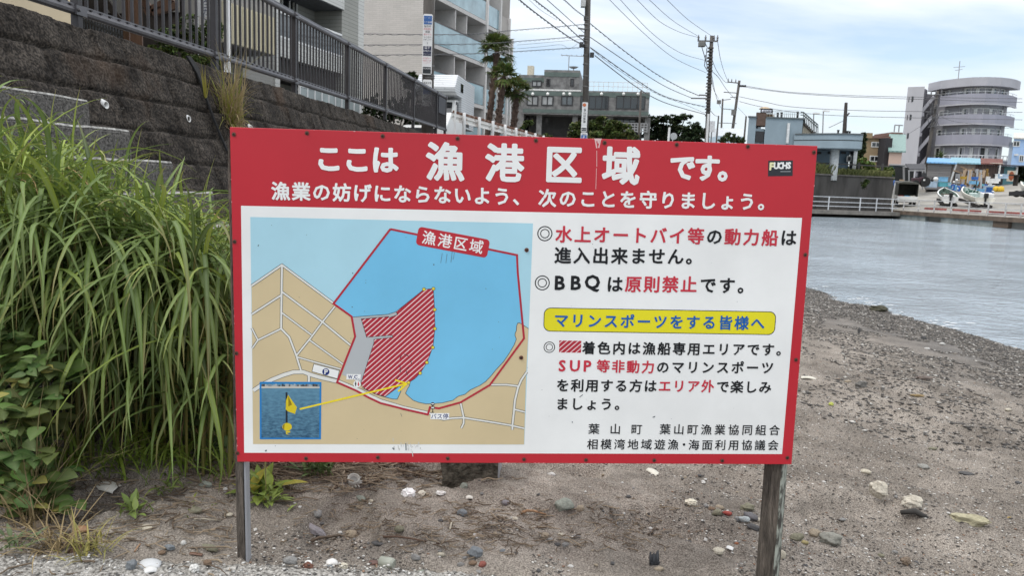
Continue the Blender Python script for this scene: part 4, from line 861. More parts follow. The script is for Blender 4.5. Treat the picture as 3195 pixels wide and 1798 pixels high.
MB().b2(s1+0.004, s2-0.003, 0.0, 0.03, zr(zgl)+0.003, zr(zrail)-0.09).build("balcony_glass", gl_mid, ha)
r = MB(); r.b2(s1+0.003, s2, -0.03, 0.06, zr(zrail)-0.08, zr(zrail)); r.b2(s1+0.003, s2, -0.075, 0.1, zr(zgl)-0.08, zr(zgl)+0.002); r.build("balcony_rail", M("white_paint", (0, 0, 0)), ha)
MB().b2(s1+0.003, s2+0.003, -0.12, 1.347, zr(zsof), zr(zsof)+3.4).build("upper_balcony", msd, ha)
MB().b2(s1+0.02, s2-0.01, -0.10, 1.345, zr(zsof)-0.03, zr(zsof)-0.002).build("soffit", M("soffit_grey", (0.10, 0.105, 0.11), 0.8), ha)
w0, w1 = fa(1016, 47, 1.35), fa(1049, 96, 1.35); window(ha, w0[0], w1[0], zr(w1[1]), zr(w0[1]), 1.34, mwhitef, gl_mid, 1, 0.1)
w0, w1 = fa(876, 5, 1.35), fa(925, 60, 1.35); window(ha, w0[0], w1[0], zr(zgl), zr(w0[1])+0.3, 1.34, mwhitef, gl_dark, 2, 0.08)
MB().tube([(s1+(s2-s1)*0.62, 1.25, zr(zgl)), (s1+(s2-s1)*0.62, 1.25, zr(zsof)-0.05)], 0.05, 8).build("downpipe", msg, ha)
MB().b2(s1+0.003, s2-0.003, 0.3, 1.345, zr(zbot)-0.75, zr(zbot)-0.004).build("lintel", M("lintel_dark", (0.045, 0.042, 0.040), 0.8), ha)
for f0, f1, g in ((0.02, 0.20, gl_dark), (0.26, 0.42, gl_dark), (0.60, 0.74, gl_mid)): window(ha, s1+(s2-s1)*f0, s1+(s2-s1)*f1, 0.05, zr(zbot)-0.8, 1.34, mwhitef, g, 2, 0.08)
zt = fa(867, 262)[1]; tr_ = thing("terrace_rail", "low white framed frosted glass rail in front of the sided house", "railing", fa.base(1.25), fa.rz)
MB().b2(s1, s2, -0.9, -0.87, 0.1, zr(zt)-0.08).build("glass", Mglass("frosted", (0.33, 0.38, 0.38), 0.3), tr_)
r = MB(); r.b2(s1, s2, -0.93, -0.84, zr(zt)-0.08, zr(zt))
for i in range(10): xx = s1+(s2-s1)*i/9; r.b2(xx-0.03, xx+0.03, -0.925, -0.845, 0, zr(zt)-0.08)
r.build("rail_frame", M("white_paint", (0, 0, 0)), tr_)
# cream corrugated screen beside it
fs_ = Fac(715, 60, 24.0, 0.345); sh = thing("shop_building", "shop front with a cream corrugated upper screen behind the fence", "shop", fs_.base(1.25), fs_.rz)
u0, u1 = fs_(692, 60)[0], fs_(853, 100)[0]; zt0, zb0 = fs_(715, 9)[1], fs_(715, 135)[1]
mb = MB(); k = int((u1-u0)/0.09)
for i in range(k): xx = u0+(u1-u0)*i/k; mb.b2(xx+0.012, xx+0.06, -0.105, -0.0601, zr(zb0)+0.003, zr(zt0)-0.003)
mb.b2(u0, u1, -0.06, 0, zr(zb0), zr(zt0)); mb.build("screen", M("cream_sheet", (0.62, 0.56, 0.40), 0.6, 0.06, 1.5), sh)
MB().b2(u0-1.5, u1, 0.003, 6, zr(zt0)-1.2, zr(zt0)+1.6).build("upper_wall", Mtile("brick_fine", (0.33, 0.31, 0.28), (0.22, 0.21, 0.19), 0.22, 0.075, 0.8, 0.06), sh)
MB().b2(u0-1.5, u1, 1.4, 6, 0, zr(zt0)-1.203).build("shop_wall", mdk, sh)
xg = fs_(760, 180)[0]; MB().b2(xg, u1, 0.02, 1.397, 0, zr(zb0)-0.28).build("brick_pier", Mtile("brick_grey", (0.27, 0.265, 0.245), (0.17, 0.165, 0.15), 0.5, 0.10, 0.8, 0.07), sh)
MB().b2(xg-0.6, xg-0.25, 0.3, 0.5, 0, 1.5).build("door_frame", M("pale_blue", (0.30, 0.36, 0.42), 0.6), sh)

# ------------------------------------------------------------------ beige apartment block with glass balconies
fc = Fac(1345, 150, 45.0, 0.376); ap = thing("apartment_block", "beige tiled apartment block with tiers of blue glass balconies beside the palms", "apartment block", fc.base(1.25), fc.rz)
mti = Mtile("beige_tile", (0.50, 0.47, 0.435), (0.36, 0.34, 0.31), 0.45, 0.11, 0.55, 0.04, mortar=0.06); mcon = M("balcony_concrete", (0.38, 0.355, 0.33), 0.8, 0.08, 1.0); mwc = M("white_fin", (0.62, 0.60, 0.58), 0.7, 0.06)
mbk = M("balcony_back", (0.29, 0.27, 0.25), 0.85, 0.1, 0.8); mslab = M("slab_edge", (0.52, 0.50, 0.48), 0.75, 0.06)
eL = fc(1512, 200)[0]
zf = [fc(1357, yy)[1] for yy in (64, 218)]                   # rail tops of two storeys
st_h = zf[0]-zf[1]; rails_ = [zf[0]+st_h, zf[0], zf[1], zf[1]-st_h]
roofz = zr(rails_[0]+st_h*1.15)
# side wall facing the viewer, with the corner set back at the left
LD = 12.5
b0 = MB(); b0.b2(0.0, 0.35, 0.0, 4.4, 0, roofz); b0.build("corner_wall", mti, ap)
MB().b2(0.6, 0.95, 4.403, LD, 0, roofz).build("side_wall", mti, ap)
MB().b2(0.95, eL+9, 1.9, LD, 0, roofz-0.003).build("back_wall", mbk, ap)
lv = MB()
for zb in (0.33, 0.62): lv.b2(0.345, 0.36, 0, 0.1, 0, 0.1)
# balconies
for k, zt_ in enumerate(rails_):
    zt2 = zr(zt_); fl = zt2-1.28
    sb = MB(); sb.b2(0.352, eL, -0.02, 1.897, fl-0.22, fl); sb.build("balcony_slab", mslab, ap)
    MB().b2(0.36, eL-0.12, -0.012, 0.012, fl+0.03, zt2-0.05).build("balcony_glass", gl_blue, ap)
    MB().b2(0.36, eL-0.1, -0.04, 0.04, zt2-0.05, zt2+0.03).build("handrail", M("bronze_rail", (0.09, 0.075, 0.07), 0.5), ap)
    dv = MB()
    for px_ in (1423, 1458): x_ = fc(px_, 120)[0]; dv.b2(x_-0.04, x_+0.04, 0.06, 1.897, fl+0.002, fl+st_h-0.222)
    dv.build("party_screen", mwc, ap)
    x_ = fc(1424, 120)[0]; ac = MB().b2(x_+0.5, x_+1.3, 1.2, 1.6, fl+1.75, fl+2.4); ac.build("air_unit", M("ac_cream", (0.50, 0.47, 0.36), 0.5), ap)
    window(ap, 1.2, 3.4, fl+0.05, fl+2.1, 1.89, mgreyf, gl_mid, 2)
fin = MB(); fin.b2(eL, eL+0.22, -0.1, 1.897, 0, roofz+0.4); fin.build("fin_wall", mwc, ap)
# stepped wings farther along the road
wn_ = [(1512, 1553, -0.9, None), (1556, 1592, -1.0, 58), (1592, 1612, -1.1, 122)]
for k, (p0, p1, yy, ty) in enumerate(wn_):
    a_ = fc(p0, 250)[0]+0.23; b_ = fc(p1, 250)[0]; top = roofz if ty is None else zr(fc(p1, ty+10)[1]); y0 = 0.25*k
    if k == 0: top = roofz
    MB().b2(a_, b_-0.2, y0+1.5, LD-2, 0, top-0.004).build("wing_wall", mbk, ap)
    MB().b2(b_-0.2, b_, y0-0.15, LD-2, 0, top+0.3).build("fin_wall", mwc, ap)
    MB().b2(a_, b_-0.203, y0, 1.497+y0, top-0.9, top+0.25).build("wing_parapet", mcon, ap)
    for zt_ in rails_:
        zt2 = zr(zt_)-0.15; fl = zt2-1.3
        if zt2 > top-1.0: continue
        MB().b2(a_+0.02, b_-0.205, y0-0.012, y0+0.012, fl+0.05, zt2).build("balcony_glass", gl_blue, ap); MB().b2(a_, b_-0.203, y0, y0+1.49, fl-0.2, fl+0.02).build("balcony_slab", mslab, ap)
# windows and ledges in the side wall
def sidewin(px0, px1, py0, py1):
    # the side wall is the plane local x = 0.6; find local y, z
    P0 = fc.o+fc.d*0.6; nrm = fc.d; r_ = []
    for px, py in ((px0, py0), (px1, py1)):
        v = Vector(ray(px, py)); k = P0.dot(nrm)/v.dot(nrm); q = v*k; r_.append(((q-fc.o).dot(Vector((-fc.d.y, fc.d.x, 0))), q.z-1.25))
    return r_
for q in ((1138, 1157, 0, 58), (1138, 1157, 155, 200)):
    (ya, za), (yb, zb) = sidewin(*q); f = MB(); f.b2(0.55, 0.62, yb-0.08, ya+0.08, zb-0.08, za+0.1); w = f.build("window", mgreyf, ap); MB().b2(0.535, 0.549, yb, ya, zb, za).build("pane", gl_pale, w)
    MB().b2(0.35, 0.597, yb-0.35, ya+0.3, zb-0.35, zb-0.15).build("sill", mwc, ap)
for py in (330,):
    pass
# road-side hedge and wall in front of the apartment are in the vegetation section

# ------------------------------------------------------------------ camper truck
ct = thing("camper_truck", "white camper truck parked behind the rusty guard rail", "camper", (at(1362, 400, 34.5).x, 34.5, 1.32), rad(-8))
mcw = M("camper_white", (0.72, 0.72, 0.70), 0.4, 0.04, 2); mrib = Mtile("camper_ribbed", (0.68, 0.70, 0.71), (0.42, 0.44, 0.46), 9.0, 0.10, 0.35, 0.03, mortar=0.12, bump=0.8)
hw = 0.88
prof = [(1.05, 1.0), (3.9, 1.0), (3.9, 3.15), (0.15, 3.2), (-0.45, 2.60), (-0.40, 2.44), (0.0, 2.30), (1.05, 2.28)]
MB().ext([(-hw, y, z) for y, z in prof], (2*hw, 0, 0)).build("camper_body", mrib, ct, bevel=0.03)
cabp = [(0.0, 0.5), (0.0, 1.30), (0.35, 2.14), (1.0, 2.2), (1.04, 0.5)]
MB().ext([(-0.74, y, z) for y, z in cabp], (1.48, 0, 0)).build("cab", mcw, ct, bevel=0.03)
MB().ext([(-0.64, 0.01, 1.36), (0.64, 0.01, 1.36), (0.62, 0.29, 2.04), (-0.62, 0.29, 2.04)], (0, 0.02, -0.01)).build("windscreen", gl_dark, ct)
MB().ext([(0.742, 0.22, 1.36), (0.742, 0.95, 1.36), (0.742, 0.92, 2.08), (0.742, 0.46, 2.08)], (0.014, 0, 0)).build("side_window", gl_dark, ct)
MB().ext([(hw+0.001, 0.7, 2.52), (hw+0.001, 1.2, 2.52), (hw+0.001, 1.2, 2.9), (hw+0.001, 0.7, 2.9)], (0.02, 0, 0)).build("camper_window", gl_dark, ct, bevel=0.01)
MB().b2(hw+0.002, hw+0.022, 1.5, 2.7, 1.1, 1.38).build("locker_hatch", mblackf, ct)
MB().b2(-0.72, 0.72, -0.06, 0.0, 0.3, 0.55).build("bumper", mwhitef, ct)
for sx in (-0.55, 0.55): MB().lathe([(0.09, 0), (0.08, 0.03)], n=12).build("headlight", gl_pale, ct).location = (sx, 0.02, 0.75)
for sx in (-0.66, 0.66):
    for yy in (0.55, 3.0): MB().tube([(sx-0.09, yy, 0.29), (sx+0.09, yy, 0.29)], 0.29, 16).build("wheel", M("tyre", (0.02, 0.02, 0.02), 0.9), ct)
MB().b2(0.76, 0.86, 0.05, 0.12, 1.1, 1.4).build("mirror", mblackf, ct)
# cars half hidden by the fence, left of the sign pole
car = thing("parked_car", "white car seen through the fence bars at the foot of the hedge", "car", (at(1300, 380, 29).x, 30.5, 1.25), rad(-10))
cp_ = [(0, 0.35), (0, 0.75), (0.9, 0.9), (1.5, 1.42), (3.0, 1.42), (3.6, 0.95), (3.9, 0.9), (3.9, 0.35)]
MB().ext([(-0.8, y, z) for y, z in cp_], (1.6, 0, 0)).build("body", mcw, car, bevel=0.06)
MB().ext([(-0.66, 0.93, 0.93), (0.66, 0.93, 0.93), (0.6, 1.46, 1.38), (-0.6, 1.46, 1.38)], (0, -0.015, 0.02)).build("windscreen", gl_dark, car)
MB().b2(-0.55, 0.55, -0.02, 0.0, 0.5, 0.68).build("grille", mblackf, car)
for sx in (-0.7, 0.7):
    for yy in (0.75, 3.1): MB().tube([(sx-0.08, yy, 0.3), (sx+0.08, yy, 0.3)], 0.3, 14).build("wheel", M("tyre", (0, 0, 0)), car)
# ------------------------------------------------------------------ guard rail
mgr = M("guard_white", (0.62, 0.61, 0.58), 0.6, col2=(0.24, 0.105, 0.05), scale=1.6, lo=0.50, hi=0.66, bump=0.2, detail=9); mgp = M("guard_post", (0.70, 0.70, 0.69), 0.45, 0.06, 3)
mru = M("rust_top", (0.16, 0.065, 0.035), 0.85, col2=(0.42, 0.33, 0.27), scale=5, lo=0.5, hi=0.72)
gA, gB = Vector((-2.17, 25.9, 2.22)), Vector((3.4, 45.8, 2.22)); gl_ = (gB-gA).length; gd = (gB-gA).normalized(); gn_ = Vector((gd.y, -gd.x, 0))
gr_ = thing("guard_rail", "rusty white guard rail on stout posts along the road past the fence", "guard rail", gA-Vector((0, 0, 0.95)))
wv = [(0.0, 0.0), (0.0, 0.03), (-0.05, 0.08), (-0.05, 0.13), (0.0, 0.165), (0.0, 0.185), (-0.05, 0.22), (-0.05, 0.27), (0.0, 0.32), (0.0, 0.35)]
mb = MB(); tp = MB()
for a, b_ in zip(wv[:-1], wv[1:]):
    for mbx, lim in ((mb, True), (tp, False)):
        if (a[1] >= 0.27) == lim: continue
        p = [gA+gn_*a[0]+Vector((0, 0, a[1]-0.32)), gB+gn_*a[0]+Vector((0, 0, a[1]-0.32)), gB+gn_*b_[0]+Vector((0, 0, b_[1]-0.32)), gA+gn_*b_[0]+Vector((0, 0, b_[1]-0.32))]
        mbx.quad(*p)
mb.build("beam", mgr, gr_, world=True); tp.build("rusty_top_edge", mru, gr_, world=True)
for i in range(12):
    p = gA+gd*(0.9+1.64*i)+gn_*0.08; mb = MB(); mb.smooth = True; mb.lathe([(0.058, -1.1), (0.058, 0.0), (0.05, 0.02), (0, 0.03)], (p.x, p.y, p.z), 12); mb.build("post", mgp, gr_, world=True)
p = gA+gd*0.05+gn_*0.07; MB().b2(p.x-0.03, p.x+0.03, p.y-0.03, p.y+0.03, 1.2, 2.42).build("end_post", mgp, gr_, world=True)
# ================================================================== buildings across the harbour
class FacD(Fac):
    def __init__(s, pa, Ya, pb, Yb):
        a, b_ = at(*pa, Ya), at(*pb, Yb); s.o = Vector((a.x, a.y, 0)); d = Vector((b_.x-a.x, b_.y-a.y, 0)); s.L = d.length; s.d = d.normalized(); s.rz = math.atan2(s.d.y, s.d.x)
def rect(F_, par, name, px0, py0, px1, py1, y0, y1, mat, zb=0.0):
    a, b_ = F_(px0, py0, y0), F_(px1, py1, y0); return MB().b2(a[0], b_[0], y0, y1, b_[1]-zb, a[1]-zb).build(name, mat, par)
def win(F_, par, px0, py0, px1, py1, y, fr, gl, n=2, fw=0.07, zb=0.0):
    a, b_ = F_(px0, py0, y), F_(px1, py1, y); return window(par, a[0], b_[0], b_[1]-zb, a[1]-zb, y-0.01, fr, gl, n, fw)
# grey mottled building with green bands
fm = FacD((1633, 300), 84.0, (2027, 300), 82.3); gb = thing("office_building", "grey mottled stone building with green bands and dark picture windows behind the pole", "building", fm.base(0.0), fm.rz)
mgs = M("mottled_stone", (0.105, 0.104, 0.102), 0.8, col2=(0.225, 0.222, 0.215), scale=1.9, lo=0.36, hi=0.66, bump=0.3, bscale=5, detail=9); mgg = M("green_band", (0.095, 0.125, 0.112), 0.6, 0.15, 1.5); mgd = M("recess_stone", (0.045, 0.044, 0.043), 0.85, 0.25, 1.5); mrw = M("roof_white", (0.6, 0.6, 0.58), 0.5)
zr_, zl_ = fm(1633, 278)[1], fm(1633, 354)[1]; Lm = fm.L
MB().b2(0, Lm, 0, 16, zl_, zr_).build("upper_storey", mgs, gb); MB().b2(-1.6, -0.003, 1.2, 15, 0.8, zr_-0.2).build("side_wing", mgs, gb)
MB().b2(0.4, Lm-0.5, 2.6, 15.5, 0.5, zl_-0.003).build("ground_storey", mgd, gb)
ba = MB(); ba.b2(-0.02, Lm+0.02, -0.03, -0.001, zr_-0.62, zr_-0.16); ba.b2(-0.02, Lm+0.02, -0.03, -0.001, zl_+0.14, zl_+0.52); ba.build("green_band", mgg, gb)
MB().b2(-0.05, Lm*0.46, -0.05, -0.001, zr_-0.1, zr_+0.06).build("roof_edge", mrw, gb)
ztw0, ztw1 = fm(1610, 222)[1], fm(1700, 210)[1]; t0, t1, t2 = fm(1610, 240)[0], fm(1693, 240)[0], fm(1806, 240)[0]
MB().b2(t0, t1, 2.5, 12, zr_+0.002, ztw0).build("tower_low", mgs, gb); MB().b2(t1+0.003, t2, 1.6, 12, zr_+0.002, ztw1).build("tower", mgs, gb)
ba = MB(); ba.b2(t1, t2+0.01, 1.56, 1.598, ztw1-0.7, ztw1-0.25); ba.b2(t0, t1, 2.46, 2.498, ztw0-0.75, ztw0-0.3); ba.build("green_band", mgg, gb)
for q in ((1644, 1679, gl_pale), (1690, 1726, gl_pale), (1751, 1787, gl_mid)): win(fm, gb, q[0], 298, q[1], 330, 0, mblackf, q[2], 2, 0.12)
win(fm, gb, 1838, 298, 1898, 342, 0, mblackf, gl_dark, 3, 0.1); win(fm, gb, 1811, 298, 1822, 342, 0, mblackf, gl_dark, 1, 0.1); win(fm, gb, 1923, 298, 2012, 342, 0, mblackf, gl_dark, 4, 0.1)
win(fm, gb, 1660, 250, 1690, 271, 2.5, mblackf, gl_pale, 2, 0.12); win(fm, gb, 1705, 245, 1716, 269, 1.6, mblackf, gl_dark, 1, 0.1); win(fm, gb, 1780, 245, 1790, 269, 1.6, mblackf, gl_dark, 1, 0.1)
for q in ((1634, 1650, 365, 385), (1653, 1665, 365, 385), (1700, 1712, 365, 387), (1858, 1894, 365, 375), (1775, 1790, 383, 410)): win(fm, gb, q[0], q[2], q[1], q[3], 2.6, mblackf, gl_dark, 1, 0.1)
win(fm, gb, 1925, 366, 1985, 384, 2.6, mblackf, gl_mid, 3, 0.1)
for px in (1683, 1795, 1905, 2022): a = fm(px, 360, 0.6)[0]; MB().b2(a-0.28, a+0.28, 0.5, 1.06, 0.5, zl_-0.002).build("pier", mgs, gb)
bl = MB(); a, b_ = fm(1912, 384, 0.4), fm(2020, 384, 0.4)
for py in (384, 392, 400, 408): z = fm(1950, py, 0.4)[1]; bl.b2(a[0], b_[0], 0.35, 0.45, z-0.06, z+0.06)
for i in range(12): xx = a[0]+(b_[0]-a[0])*i/11; bl.b2(xx-0.05, xx+0.05, 0.33, 0.47, fm(1950, 412, 0.4)[1], a[1]+0.05)
bl.build("balcony_rail", mgreyf, gb)
for px in (1662, 1709, 1759, 1778, 1877, 1946, 1991):
    a = fm(px, 291, -0.35); MB().lathe([(0.02, -0.17), (0.12, -0.12), (0.17, 0), (0.12, 0.12), (0.02, 0.17)], (a[0], -0.32, a[1]-0.05), 10).build("globe_lamp", M("globe_white", (0.75, 0.75, 0.72), 0.3), gb)
rr_ = MB(); a, b_ = fm(1838, 266, 1.0), fm(2020, 268, 1.0)
for z in (zr_+0.6, zr_+1.05): rr_.bar((a[0], 1.0, z), (b_[0], 1.0, z), 0.05)
for i in range(13): xx = a[0]+(b_[0]-a[0])*i/12; rr_.bar((xx, 1.0, zr_), (xx, 1.0, zr_+1.07), 0.05)
rr_.build("roof_rail", mwhitef, gb)
an = MB(); a = fm(1775, 172, 5)[1]; xx = fm(1775, 190, 5)[0]; an.tube([(xx, 5, ztw1), (xx, 5, a)], 0.05, 5); an.tube([(xx-0.9, 5, a), (xx+1.9, 5, a-0.1)], 0.04, 5)
for i in range(5): an.tube([(xx-0.8+0.55*i, 4.4, a), (xx-0.8+0.55*i, 5.6, a)], 0.025, 4)
an.build("roof_aerial", mgreyf, gb)
a = fm(1790, 203, 3); mb = MB(); mb.smooth = True; mb.lathe([(0, 0), (0.3, 0.05), (0.55, 0.2)], (a[0], 3, ztw1+0.35), 12); mb.tube([(a[0], 3, ztw1), (a[0], 3, ztw1+0.4)], 0.06, 6); mb.build("satellite_dish", mgreyf, gb)
a, b_ = fm(1646, 204, 4), fm(1664, 222, 4); MB().b2(a[0], b_[0], 4, 5, ztw0+0.003, a[1]).build("roof_tank", M("tank_cream", (0.52, 0.48, 0.38), 0.6), gb)

# blue grey curved building
MB.SHK = 0.375
YB = 60.0; mbb = M("blue_render", (0.24, 0.30, 0.335), 0.8, 0.07, 0.9, bump=0.1); mbd = M("blue_cap", (0.10, 0.115, 0.12), 0.7); mbs = M("blue_lower_wall", (0.22, 0.30, 0.37), 0.8, 0.07, 0.9)  # last one: lower wall, a slightly bluer tone than the render
bb = thing("harbour_clubhouse", "blue grey harbour building with a curved terrace on a white column and roof stairs", "building", (at(2500, 540, YB).x, YB, 1.3))
def bz(px, py, Y=YB): return at(px, py, Y).z
zt_, z2_, z3_ = bz(2420, 369), bz(2560, 424), bz(2600, 467)
xl, xr = at(2334, 400, YB).x, at(2503, 400, YB).x; q0, q1 = at(2358, 400, YB).x, at(2387, 400, YB).x
MB().b2(xl, q0, YB, YB+6, 1.3, zt_).build("left_wall", mbb, bb, world=True); MB().b2(q1, xr, YB, YB+6, 1.3, zt_).build("main_wall", mbb, bb, world=True); MB().b2(q0+0.003, q1-0.003, YB+0.15, YB+6, 1.3, zt_-0.8).build("strip_wall", mbb, bb, world=True)
MB().b2(q0+0.003, q1-0.003, YB-0.02, YB+1.2, bz(2370, 392), bz(2370, 352)).build("brown_panel", M("brown_board", (0.10, 0.065, 0.05), 0.8, 0.2), bb, world=True)
lv = MB(); la, lb = bz(2370, 409), bz(2370, 444); lv.b2(q0, q1, YB+0.12, YB+0.148, lb, la)
for i in range(7): xx = q0+0.1+(q1-q0-0.2)*i/6; lv.b2(xx-0.04, xx+0.04, YB+0.02, YB+0.118, lb, la)
lv.build("louvre_window", mblackf, bb, world=True)
MB().b2(xl-0.1, q0, YB-0.1, YB+6.1, zt_+0.002, zt_+0.1).build("roof_edge", mbd, bb, world=True); MB().b2(q1, xr+0.1, YB-0.1, YB+6.1, zt_+0.002, zt_+0.1).build("roof_edge", mbd, bb, world=True)
arc = []; x0_, x1_ = at(2478, 430, YB-0.2).x, at(2664, 440, YB).x
for i in range(17):
    f_ = i/16; arc.append((x0_+(x1_-x0_)*math.sin(f_*math.pi/2)**1.0 if False else x0_+(x1_-x0_)*f_, YB-0.2-2.4*math.sin(f_*math.pi*0.62)+(3.2*max(0, f_-0.86)**2*18)))
arcp = arc+[(x1_+2.3, YB+6), (x0_+2.2, YB+6)]
zg = bz(2600, 443)
MB().prism(arcp, z3_, zg-0.04).build("terrace_fascia", mbb, bb, world=True); MB().prism(arcp, zg+0.04, z2_).build("terrace_parapet", mbb, bb, world=True)
sh_ = [(x, y+0.05) for x, y in arc]+[(x1_+2.2, YB+5.9), (x0_+2.2, YB+5.9)]; MB().prism(sh_, zg-0.038, zg+0.038).build("groove", mbd, bb, world=True)
cp_ = [(x, y-0.08) for x, y in arc]+[(x1_+2.4, YB+6), (x0_+2.2, YB+6)]; MB().prism(cp_, z2_+0.002, z2_+0.09).build("terrace_edge", mbd, bb, world=True)
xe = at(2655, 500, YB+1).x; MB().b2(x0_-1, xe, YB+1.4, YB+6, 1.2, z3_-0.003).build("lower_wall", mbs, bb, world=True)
MB().b2(xe+0.003, xe+0.28, YB+0.6, YB+6, 1.2, z3_-0.003).build("end_pillar", M("white_column", (0.62, 0.63, 0.62), 0.6), bb, world=True)
xc = at(2606, 500, YB-0.9).x; mb = MB(); mb.smooth = True; mb.lathe([(0.32, 1.0), (0.32, z3_-0.003)], (xc, YB-0.7, 0), 20); mb.build("column", M("white_column", (0, 0, 0)), bb, world=True)
a, b_ = at(2640, 486, YB+1.1), at(2655, 505, YB+1.1); ac = MB().b2(a.x, b_.x, YB+0.95, YB+1.39, b_.z, a.z).build("air_unit", M("ac_white", (0.6, 0.6, 0.58), 0.5), bb, world=True)
MB().b2(a.x+0.06, b_.x-0.12, YB+0.93, YB+0.949, b_.z+0.08, a.z-0.08).build("fan_grille", mblackf, ac, world=True)
for px in (2556, 2594, 2633): p = at(px, 477, YB+1.2); MB().box((p.x, YB+1.3, p.z), (0.35, 0.19, 0.16)).build("wall_lamp", mblackf, bb, world=True)
wp = MB(); a, b_ = at(2461, 384, YB-0.1), at(2456, 447, YB-0.1); wp.bar((a.x, YB-0.1, a.z), (b_.x, YB-0.1, b_.z), 0.16); wp.build("downpipe", M("white_column", (0, 0, 0)), bb, world=True)
st2 = MB(); stb = MB()
for i in range(7): p = at(2503+i*5.5, 386+i*5.2, YB+1.6); st2.box((p.x, YB+1.6, p.z-0.05), (0.32, 1.1, 0.1)); stb.box((p.x, YB+1.6, (p.z+z2_)/2-0.1), (0.16, 0.9, max(0.1, p.z-z2_)))
st2.build("stair", mbr, bb, world=True); stb.build("stair_support", M("cream_stair", (0.42, 0.38, 0.30), 0.8), bb, world=True)
hr = MB()
for dy, Yq in ((0, YB+1.0), (9, YB+1.0), (0, YB+2.1)):
    hr.bar(at(2507, 350+dy, Yq), at(2552, 389+dy, Yq), 0.07); hr.bar(at(2498, 349+dy, Yq), at(2507, 350+dy, Yq), 0.07)
for i in range(10): a = at(2507+i*5, 350+i*4.3, YB+1.0); b_ = at(2507+i*5, min(386+i*5.0, 421), YB+1.0); hr.bar(a, b_, 0.05)
hr.build("stair_rail", M("rail_green_grey", (0.10, 0.115, 0.11), 0.5), bb, world=True)
rf = MB()
for i in range(14): p = at(2412+i*6.2, 349, YB+0.4); rf.bar((p.x, p.y, zt_), (p.x, p.y, zt_+0.62), 0.03)
for dz in (0.3, 0.6): rf.bar(at(2412, 369-dz*40, YB+0.4), at(2495, 369-dz*40, YB+0.4), 0.025)
rf.build("roof_rail", mgreyf, bb, world=True)
MB.SHK = 0.375
# chimney like brown cladding and the black sign box on the roof
o = thing("roof_hut", "brown boarded roof hut with a black framed sign above the blue grey building", "roof hut", at(2380, 369, YB+1))
a, b_ = at(2360, 350, YB+0.6), at(2386, 369, YB+0.6); MB().b2(a.x, b_.x, YB+0.6, YB+2.4, zt_+0.1, a.z).build("hut_wall", M("brown_board", (0, 0, 0)), o, world=True)
cb = MB(); c0 = b_.x+0.003
for i in range(6): cb.cur = i % 2; cb.b2(c0+i*0.105, c0+i*0.105+0.095, YB+0.6, YB+2.4, zt_+0.1, bz(2395, 352))
cb.build("striped_wall", [mbr, M("cream_board", (0.42, 0.33, 0.22), 0.7)], o, world=True)
a, b_ = at(2372, 338, YB+0.5), at(2409, 353, YB+0.5); MB().b2(a.x, b_.x, YB+0.4, YB+0.6, b_.z, a.z).build("sign_box", mblackf, o, world=True); MB().b2(a.x+0.1, b_.x-0.1, YB+0.385, YB+0.399, b_.z+0.06, a.z-0.10).build("sign_face", M("sign_pale", (0.62, 0.64, 0.70), 0.5, 0.3, 9), o, world=True)
sg = MB(); random.seed(2)
for i in range(9): x_ = a.x+0.16+i*0.085; sg.b2(x_, x_+0.05, YB+0.37, YB+0.384, b_.z+random.uniform(0.08, 0.12), a.z-random.uniform(0.13, 0.17))
sg.build("sign_lettering", mblackf, o, world=True); mb = MB(); mb.lathe([(0.45, 0), (0.3, 0.12), (0, 0.2)], ((a.x+b_.x)/2, YB+0.9, a.z+0.002), 10); mb.build("sign_roof", M("cream_board", (0, 0, 0)), o, world=True)
# bollards, lamps and the bare mast on the terrace
mblk = M("mooring_black", (0.018, 0.018, 0.018), 0.7)
for i, (px, top) in enumerate(((2614, 405), (2620, 418), (2643, 408), (2650, 409), (2487, 348), (2425, 351), (2437, 350))):
    Yq = YB+0.6; b_ = at(px, 424 if px > 2500 else 369, Yq); zb = z2_+0.09 if px > 2500 else zt_+0.1; h = max(0.2, at(px, top, Yq).z-zb)
    mb = MB(); mb.lathe([(0.09, 0), (0.075, h*0.15), (0.075, h*0.8), (0.11, h*0.85), (0.10, h)], (b_.x, Yq, zb), 8)
    tag(mb.build("terrace_bollard", mblk), "short black post standing on the edge of the blue grey building", "bollard", "black posts on the clubhouse edges")
p0 = at(2634, 423, YB+0.9); p1 = at(2640, 320, YB+0.9); o = thing("bare_mast", "thick bare dark timber mast with a cut branch stub on the curved terrace", "mast", (p0.x, YB+0.9, z2_+0.09))
MB().tube([(p0.x, YB+0.9, z2_+0.05), ((p0.x*0.5+p1.x*0.5), YB+0.9, (p0.z+p1.z)/2), (p1.x, YB+0.9, p1.z)], [0.17, 0.15, 0.12], 8).build("trunk", M("mast_wood", (0.05, 0.042, 0.038), 0.8, 0.25, 3), o, world=True)
pm = at(2638, 362, YB+0.9); MB().tube([(pm.x-0.05, YB+0.9, pm.z-0.2), (pm.x+0.25, YB+0.85, pm.z+0.25)], 0.06, 6).build("stub", M("mast_wood", (0, 0, 0)), o, world=True)
for px, top in ((2567, 347), (2537, 354)):
    a = at(px, 424, YB+3); t_ = at(px+2, top, YB+3); o = thing("terrace_lamp", "slim grey lamp post with a small head above the curved terrace", "lamp post", (a.x, YB+3, z2_+0.09), 0, "lamp posts on the clubhouse terrace")
    MB().tube([(a.x, YB+3, z2_), (t_.x, YB+3, t_.z)], 0.045, 6).build("pole", mgreyf, o, world=True); MB().box((t_.x+0.22, YB+3, t_.z+0.03), (0.5, 0.2, 0.1)).build("lamp_head", M("globe_white", (0, 0, 0)), o, world=True)
MB.SHK = 0.0
